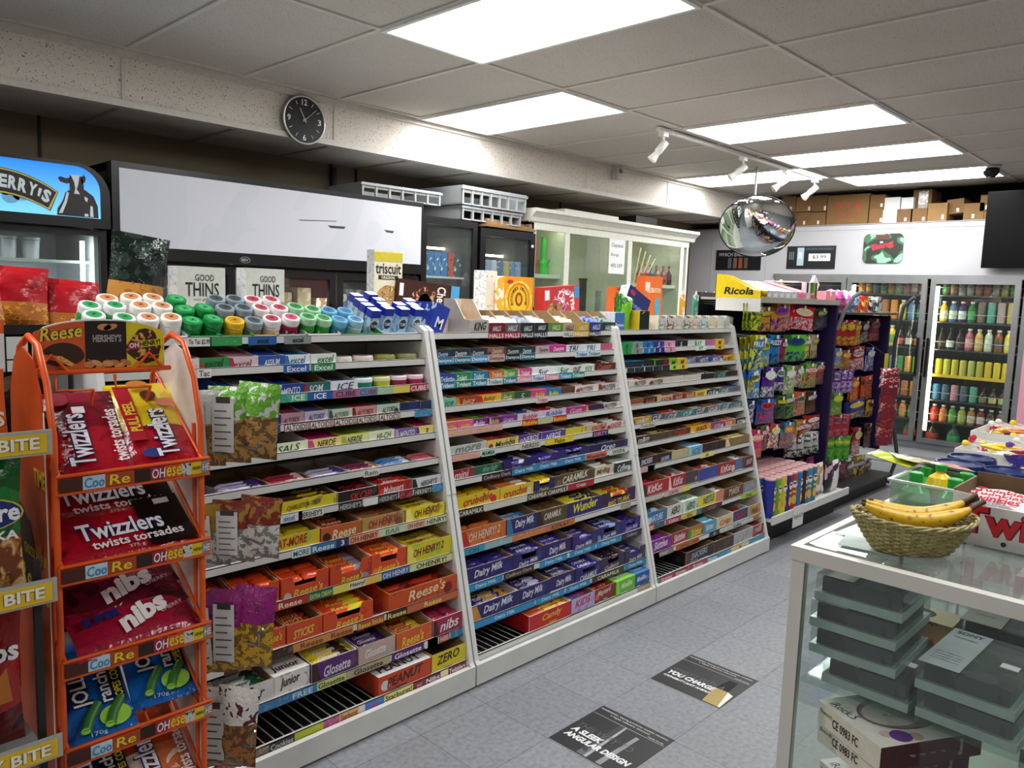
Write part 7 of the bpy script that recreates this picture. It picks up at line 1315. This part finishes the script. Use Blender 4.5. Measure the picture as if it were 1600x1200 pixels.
# ---- the open box of snack cakes
f0, f1 = onZ(1490, 845, TZ), onZ(1600, 866, TZ); FX2 = 2.045
yL = onX(1487, 800, FX2).y; zt_ = onX(1487, 765, FX2).z-TZ
t = thing('snack_cake_carton', 'open white carton with big red letters and confetti print on the counter', 'carton', (FX2, yL, TZ), -PI/2); wB = .36; hB = zt_; dB = .2
mb = MB(); cw = mat('e0dcd8', .45); ci = mat('7a5e42', .8)
mb.prism([(0, 0), (wB, 0), (wB, hB), (wB*.8, hB*.8), (wB*.2, hB*.8), (wB*.12, hB*.97), (0, hB)], 'y', 0, .003, cw, cw)
for x in (0, wB-.003): mb.box(x, x+.003, .003, dB, 0, hB*1.05, ci, side=ci)
mb.box(-.0005, 0, 0, dB, 0, hB*1.05, cw); mb.box(.003, wB-.003, dB-.003, dB, 0, hB*1.15, ci); mb.box(.003, wB-.003, .003, dB-.003, 0, .003, ci); mb.build('carton_body', t)
mb = MB(); T(mb, 'Twinkies', wB*.05, hB*.22, RT, (0, 0, 1), .33, hB*.56, '701020', -.0008, .06); T(mb, 'Twinkies', wB*.05, hB*.22, RT, (0, 0, 1), .33, hB*.56, 'd02430', -.0014, .03)
for i in range(26):
    x, z = R_.uniform(.01, wB-.01), R_.uniform(.008, hB*.75); r = R_.choice((.002, .003, .006)); mb.prism([(x+r*math.cos(k*PI/4), z+r*math.sin(k*PI/4)) for k in range(8)], 'y', -.0007, -.0002, mat(R_.choice(('d02430', '202858', '2c3038', '70a0b8', 'd04850')), .4))
mb.build('print', t)
wm = foil('d8d0d4', '3848a0', 9, .2)
for k in range(6):
    bag_mesh(.13, .05, .035, wm if k % 2 else foil('e4dce0', 'c83040', 12, .2), None, txt='Twinkies', tc='c82838', seed=160+k, txz=.3, txh=.4).build('snack_cake', None, (FX2+.03+.045*(k//2), yL-.075-(k % 2)*.14, TZ+hB*.62), rot=(math.radians(-55), 0, -PI/2), label=f'wrapped snack cake in the white carton, {["near", "middle", "far"][k//2]} row {["left", "right"][k % 2]}', cat='snack cake', group='snack cakes in the white carton')
# ---- plastic bin with green bottles
b0 = onZ(1412, 790, TZ); MBin = glass('e6f0ea', .08, 'bin', .35)
t = thing('plastic_bin', 'translucent plastic bin holding green juice bottles behind the basket', 'bin', (2.19, .49, TZ)); wb_, db_, hb2 = .23, .19, .085
mb = MB()
for x0, x1, y0_, y1_ in ((0, .003, 0, db_), (wb_-.003, wb_, 0, db_), (.003, wb_-.003, 0, .003), (.003, wb_-.003, db_-.003, db_)): mb.box(x0, x1, y0_, y1_, 0, hb2, MBin)
mb.box(0, wb_, 0, db_, 0, .003, MBin); mb.build('walls', t)
mb = MB()
for x0, x1, y0_, y1_ in ((-.008, .002, -.008, db_+.008), (wb_-.002, wb_+.008, -.008, db_+.008), (.002, wb_-.002, -.008, .002), (.002, wb_-.002, db_-.002, db_+.008)): mb.box(x0, x1, y0_, y1_, hb2, hb2+.006, mat('c4d4c8', .3))
mb.build('rim', t)
mg = mat('38a858', .15); mgc = mat('1c9a38', .3)
for i, (px, py) in enumerate([(1440, 742), (1499, 752), (1470, 737), (1478, 728)]):
    p = [(2.245, .635), (2.245, .54), (2.35, .635), (2.35, .54)][i]; t = thing('juice_bottle', f'green lime juice bottle with a green cap, {["near left", "near right", "far left", "far right"][i]} in the plastic bin', 'bottle', (p[0], p[1], TZ+.0035), group='green juice bottles in the plastic bin')
    MB().lathe([(.025, 0), (.036, .01), (.04, .03), (.036, .055), (.018, .078), (.015, .084)], mg, 20).build('bottle_body', t); MB().lathe([(.018, .081), (.018, .103), (.015, .105), (0, .105)], mgc, 16).build('cap', t)
t = thing('lemon_bottle', 'yellow lemon-shaped juice bottle between the green ones in the bin', 'bottle', (2.298, .59, TZ+.025), group='green juice bottles in the plastic bin'); MB().lathe([(.005, 0), (.03, .015), (.037, .045), (.028, .07), (.012, .082), (.01, .09)], mat('e8c018', .3), 18).build('bottle_body', t); MB().lathe([(.014, .088), (.014, .104), (0, .106)], mgc, 14).build('cap', t)
for i, (x, y) in enumerate([(2.47, .50), (2.50, .60)]): t = thing('juice_bottle', f'green-capped juice bottle behind the bin beside the blue lids, {ORD[i]} of two', 'bottle', (x, y, TZ), group='green-capped bottles behind the bin'); MB().lathe([(.03, 0), (.036, .01), (.036, .03), (.018, .05), (.015, .056)], mg, 18).build('bottle_body', t); MB().lathe([(.018, .053), (.018, .073), (0, .075)], mgc, 16).build('cap', t)
for i, (x, y, c) in enumerate([(2.36, .68, 'c8d040'), (2.42, .64, 'd0c8a0'), (2.43, .58, 'e0a098')]): bag_mesh(.1, .12, .012, foil(c, '58a848', 12), None, seed=170+i).build('sachet', None, (x+.02, y, TZ+.1), rot=(math.radians(-80), 0, .6*i), label=f'{cname(c)} sachet lying over the back of the plastic bin, {ORD[i]} from left', cat='sachet', group='sachets over the bin')
# ---- jars with blue lids
for i, (px, py) in enumerate([(1500, 723), (1519, 714), (1578, 735)]):
    zl = KH+.062; p = onZ(px, py, zl); r = .073
    t = thing('candy_jar', f'clear candy jar with a wide navy lid, {["left", "rear middle", "right"][i]} of three behind the bin', 'jar', (p.x, p.y, TZ), group='candy jars with navy lids')
    MB().lathe([(r*.85, 0), (r*.95, .005), (r*.95, .02), (r*.85, .03)], glass('dfe6e2', .05, 'jar', .5), 28).build('jar_body', t)
    MB().lathe([(0, .004), (r*.8, .005), (r*.84, .01), (r*.84, .02), (0, .024)], printed('c8b8a0', 'b05848', 40, .5, .5, 'e0d8b0'), 20).build('jar_contents', t)
    MB().lathe([(r*.98, .024), (r, .028), (r, .051), (r*.96, .062), (r*.88, .062), (r*.84, .056), (0, .056)], mat('16285c', .25), 40).build('lid', t)
# ---- trays of sweets further along
for i, (x, y, w_, d_, c) in enumerate([(3.10, .76, .3, .42, 'd8d8d4'), (3.47, .80, .34, .46, 'dcdad2')]):
    y -= d_; t = thing('sweet_tray', f'white shallow box of loose sweets on the far counter end, {["nearer", "farther"][i]} one', 'tray', (x, y, TZ), group='trays of loose sweets')
    mb = MB(); hh = .05+.02*i; m = mat(c, .5)
    for a0, a1, c0, c1 in ((0, .004, 0, d_), (w_-.004, w_, 0, d_), (.004, w_-.004, 0, .004), (.004, w_-.004, d_-.004, d_)): mb.box(a0, a1, c0, c1, 0, hh, m)
    mb.box(.004, w_-.004, .004, d_-.004, hh-.035, hh-.03, m); mb.build('box', t)
    for k in range(26):
        cc_ = R_.choice(('c82838', 'e8c828', 'e87838', 'e8e8e8', 'c84868', 'f0d040', 'a02028', '6038a0')); ang = R_.uniform(0, PI)
        xx, yy = x+R_.uniform(.05, w_-.05), y+R_.uniform(.05, d_-.05)
        if k % 2: mb = MB(); mb.tube([(0, 0, 0), (.06, 0, .012)], .0018, mat('e8e8e4', .4), 5); mb.lathe([(0, -.012), (.01, -.008), (.013, 0), (.01, .008), (0, .012)], mat(cc_, .25), 12, (.065, 0, .013)); nm_ = 'lollipop'
        else: mb = bag_mesh(.1, .025, .014, foil(cc_, 'e8e0d0', 16), None, seed=k); nm_ = 'wrapped_sweet'
        mb.build(nm_, None, (xx, yy, TZ+hh-.02+.0016*k), rot=(0 if k % 2 else -PI/2, 0, ang), label=f'{cname(cc_)} {nm_.replace("_", " ")} loose in the {["nearer", "farther"][i]} white sweet tray', cat=nm_.replace('_', ' '), group=f'loose sweets in the {["nearer", "farther"][i]} tray')
for i in range(5): bag_mesh(.12, .1, .04, foil('2a1c60', '402880', 9, .2), foil('d8b030', '2a1c60', 12), seed=180+i, split=.2).build('purple_egg_bag', None, (2.90+.05*(i % 3), .44-.07*i+.04, TZ+.03), rot=(math.radians(-60), 0, .5*i-1), label=f'purple foil sweet packet beside the navy lids, {ORD[i]} from left', cat='packet', group='purple packets on the counter')
pp = onZ(1330, 826, TZ); MB().box(0, .14, 0, .2, 0, .0006, mat('dfe2e4', .5)).build('paper_sheet', None, (1.86, .50, TZ), math.radians(-4), label='white paper sheet lying on the glass under the basket', cat='paper'); MB().box(0, .1, 0, .13, 0, .0006, mat('b8ccc4', .5)).build('paper_sheet', None, (1.80, .53, TZ+.0008), math.radians(8), label='pale green paper slip lying in front of the white sheet', cat='paper')
# ---- floor stickers
def sticker(lab, c0, lines, art):
    x0, y0_ = c0; t = thing('floor_sticker', lab, 'sticker', (x0, y0_, 0.0), 0, 'black floor stickers')
    S = .305; MB().box(0, S, 0, S, 0, .0012, mat('141518', .45)).build('base_sheet', t)
    mb = MB(); wt = mat('e4e4e4', .5); gr = mat('585a5c', .5); z = .0018   # reading direction runs along -Y; the top edge lies toward +X
    def W(s, a, b_, ln, hh, m, bo=.02, sh=.2): mb.text(s, (a, b_, z), (0, -1, 0), (1, 0, 0), ln, hh, m, bo, sh)
    W('WARNING: Vaping products contain nicotine,', S*.915, S*.98, S*.94, S*.035, wt, .01, 0); W('a highly addictive chemical.', S*.86, S*.8, S*.55, S*.035, wt, .005, 0); W('Health Canada', S*.82, S*.24, S*.2, S*.025, wt, 0, 0)
    mb.box(S*.795, S*.802, .004, S-.004, .0012, z, mat('a8a8a8', .5))
    for s, a, ln, hh, c in lines: W(s, S*a, S*.95, S*ln, S*hh, wt if c else gr, .05 if c else .0)
    art(mb, S, z); mb.build('print', t)
g_ = mat('c8ccd0', .25, .5); gd = mat('b8a068', .3, .6)
def art1(mb, S, z): mb.add([(S*.79, S*.60, z-.0002), (S*.79, S*.50, z-.0002), (.003, S*.48, z-.0002), (.003, S*.62, z-.0002)], [(0, 3, 2, 1)], printed('303438', '5c6064', 6, .4, .5)); mb.add([(S*.79, S*.53, z-.0001), (S*.79, S*.50, z-.0001), (.003, S*.48, z-.0001), (.003, S*.52, z-.0001)], [(0, 3, 2, 1)], g_); mb.add([(S*.72, S*.33, z-.0001), (S*.72, S*.28, z-.0001), (.003, S*.29, z-.0001), (.003, S*.36, z-.0001)], [(0, 3, 2, 1)], mat('98989c', .3, .3))
def art2(mb, S, z): mb.add([(S*.42, S*.30, z-.0001), (S*.42, S*.12, z-.0001), (.003, S*.04, z-.0001), (.003, S*.25, z-.0001)], [(0, 3, 2, 1)], gd); mb.add([(S*.42, S*.12, z-.0001), (S*.38, S*.03, z-.0001), (.003, S*.01, z-.0001), (.003, S*.04, z-.0001)], [(0, 3, 2, 1)], mat('e8e8e0', .3)); mb.add([(S*.72, S*.26, z-.0001), (S*.72, S*.14, z-.0001), (S*.42, S*.12, z-.0001), (S*.42, S*.30, z-.0001)], [(0, 3, 2, 1)], mat('242628', .2))
sticker('nearer black floor sticker reading a sleek angular design', (1.915, 1.304), [('THIS WAY TO', .42, .75, .1, 0), ('A SLEEK', .31, .42, .1, 1), ('ANGULAR DESIGN', .18, .88, .1, 1)], art1)
sticker('farther black floor sticker reading you charge, with a gold device', (2.525, 1.304), [('WHAT\'S WITH A', .42, .75, .1, 0), ('YOU CHARGE', .30, .68, .11, 1), ('CAPABILITY JUST AHEAD', .2, .68, .06, 1)], art2)

# ================================================================ goods on the rear faces, reflected in the round mirror
RC = ['c8b028', 'b82030', '2858a8', '58982c', 'c86020', '5a2878', 'd8d0c4', '207878']
for lv, z in enumerate((.321, .671, 1.021)):
    for i in range(11):
        c, c2 = RC[(i*3+lv) % 8], RC[(i*5+lv+2) % 8]
        bag('snack_bag', f'{hyp(c)} and {hyp(c2)} snack bag, {ORD[i]} along the {["low", "middle", "high"][lv]} rear shelf', (.95+.325*i, GB+.40, z), .26, .28, .07, printed(c, dk(c), 9, .25, .6, None, .35), printed(c, c2, 30, .28, .5), PI+R_.uniform(-.1, .1), key=f'rear{c}{c2}', seed=i+lv, lg=c2, split=.5, group='snack bags on the rear shelves')
t = thing('peg_fixture', 'rear face of the peg walls, black board with rows of hooks', 'display rack', (AX0, 2.655, 0), group='peg walls of hanging bags')
MB().box(0, BX1-AX0, 0, .01, .1, 1.48, M_BK2).build('back_panel', t)
for lv, z in enumerate((.3, .66, 1.02)):
    for i in range(9):
        c, c2 = RC[(i*5+lv) % 8], RC[(i*3+lv+1) % 8]; x = AX0+.16+i*.26
        MB().tube([(x-AX0, .01, z+.3), (x-AX0, .1, z+.3)], .003, M_AL, 5).build('peg_hook', t)
        bag('hanging_bag', f'{hyp(c)} and {hyp(c2)} bag on the rear of the peg walls, {ORD[i]} in the {["low", "middle", "high"][lv]} row', (x, 2.72, z), .2, .3, .04, printed(c, dk(c), 9, .25, .6, None, .35), printed(c, c2, 36, .28, .5), PI+R_.uniform(-.1, .1), key=f'rearpeg{c}{c2}', seed=i+lv, lg=c2, split=.5, group='bags on the rear of the peg walls')
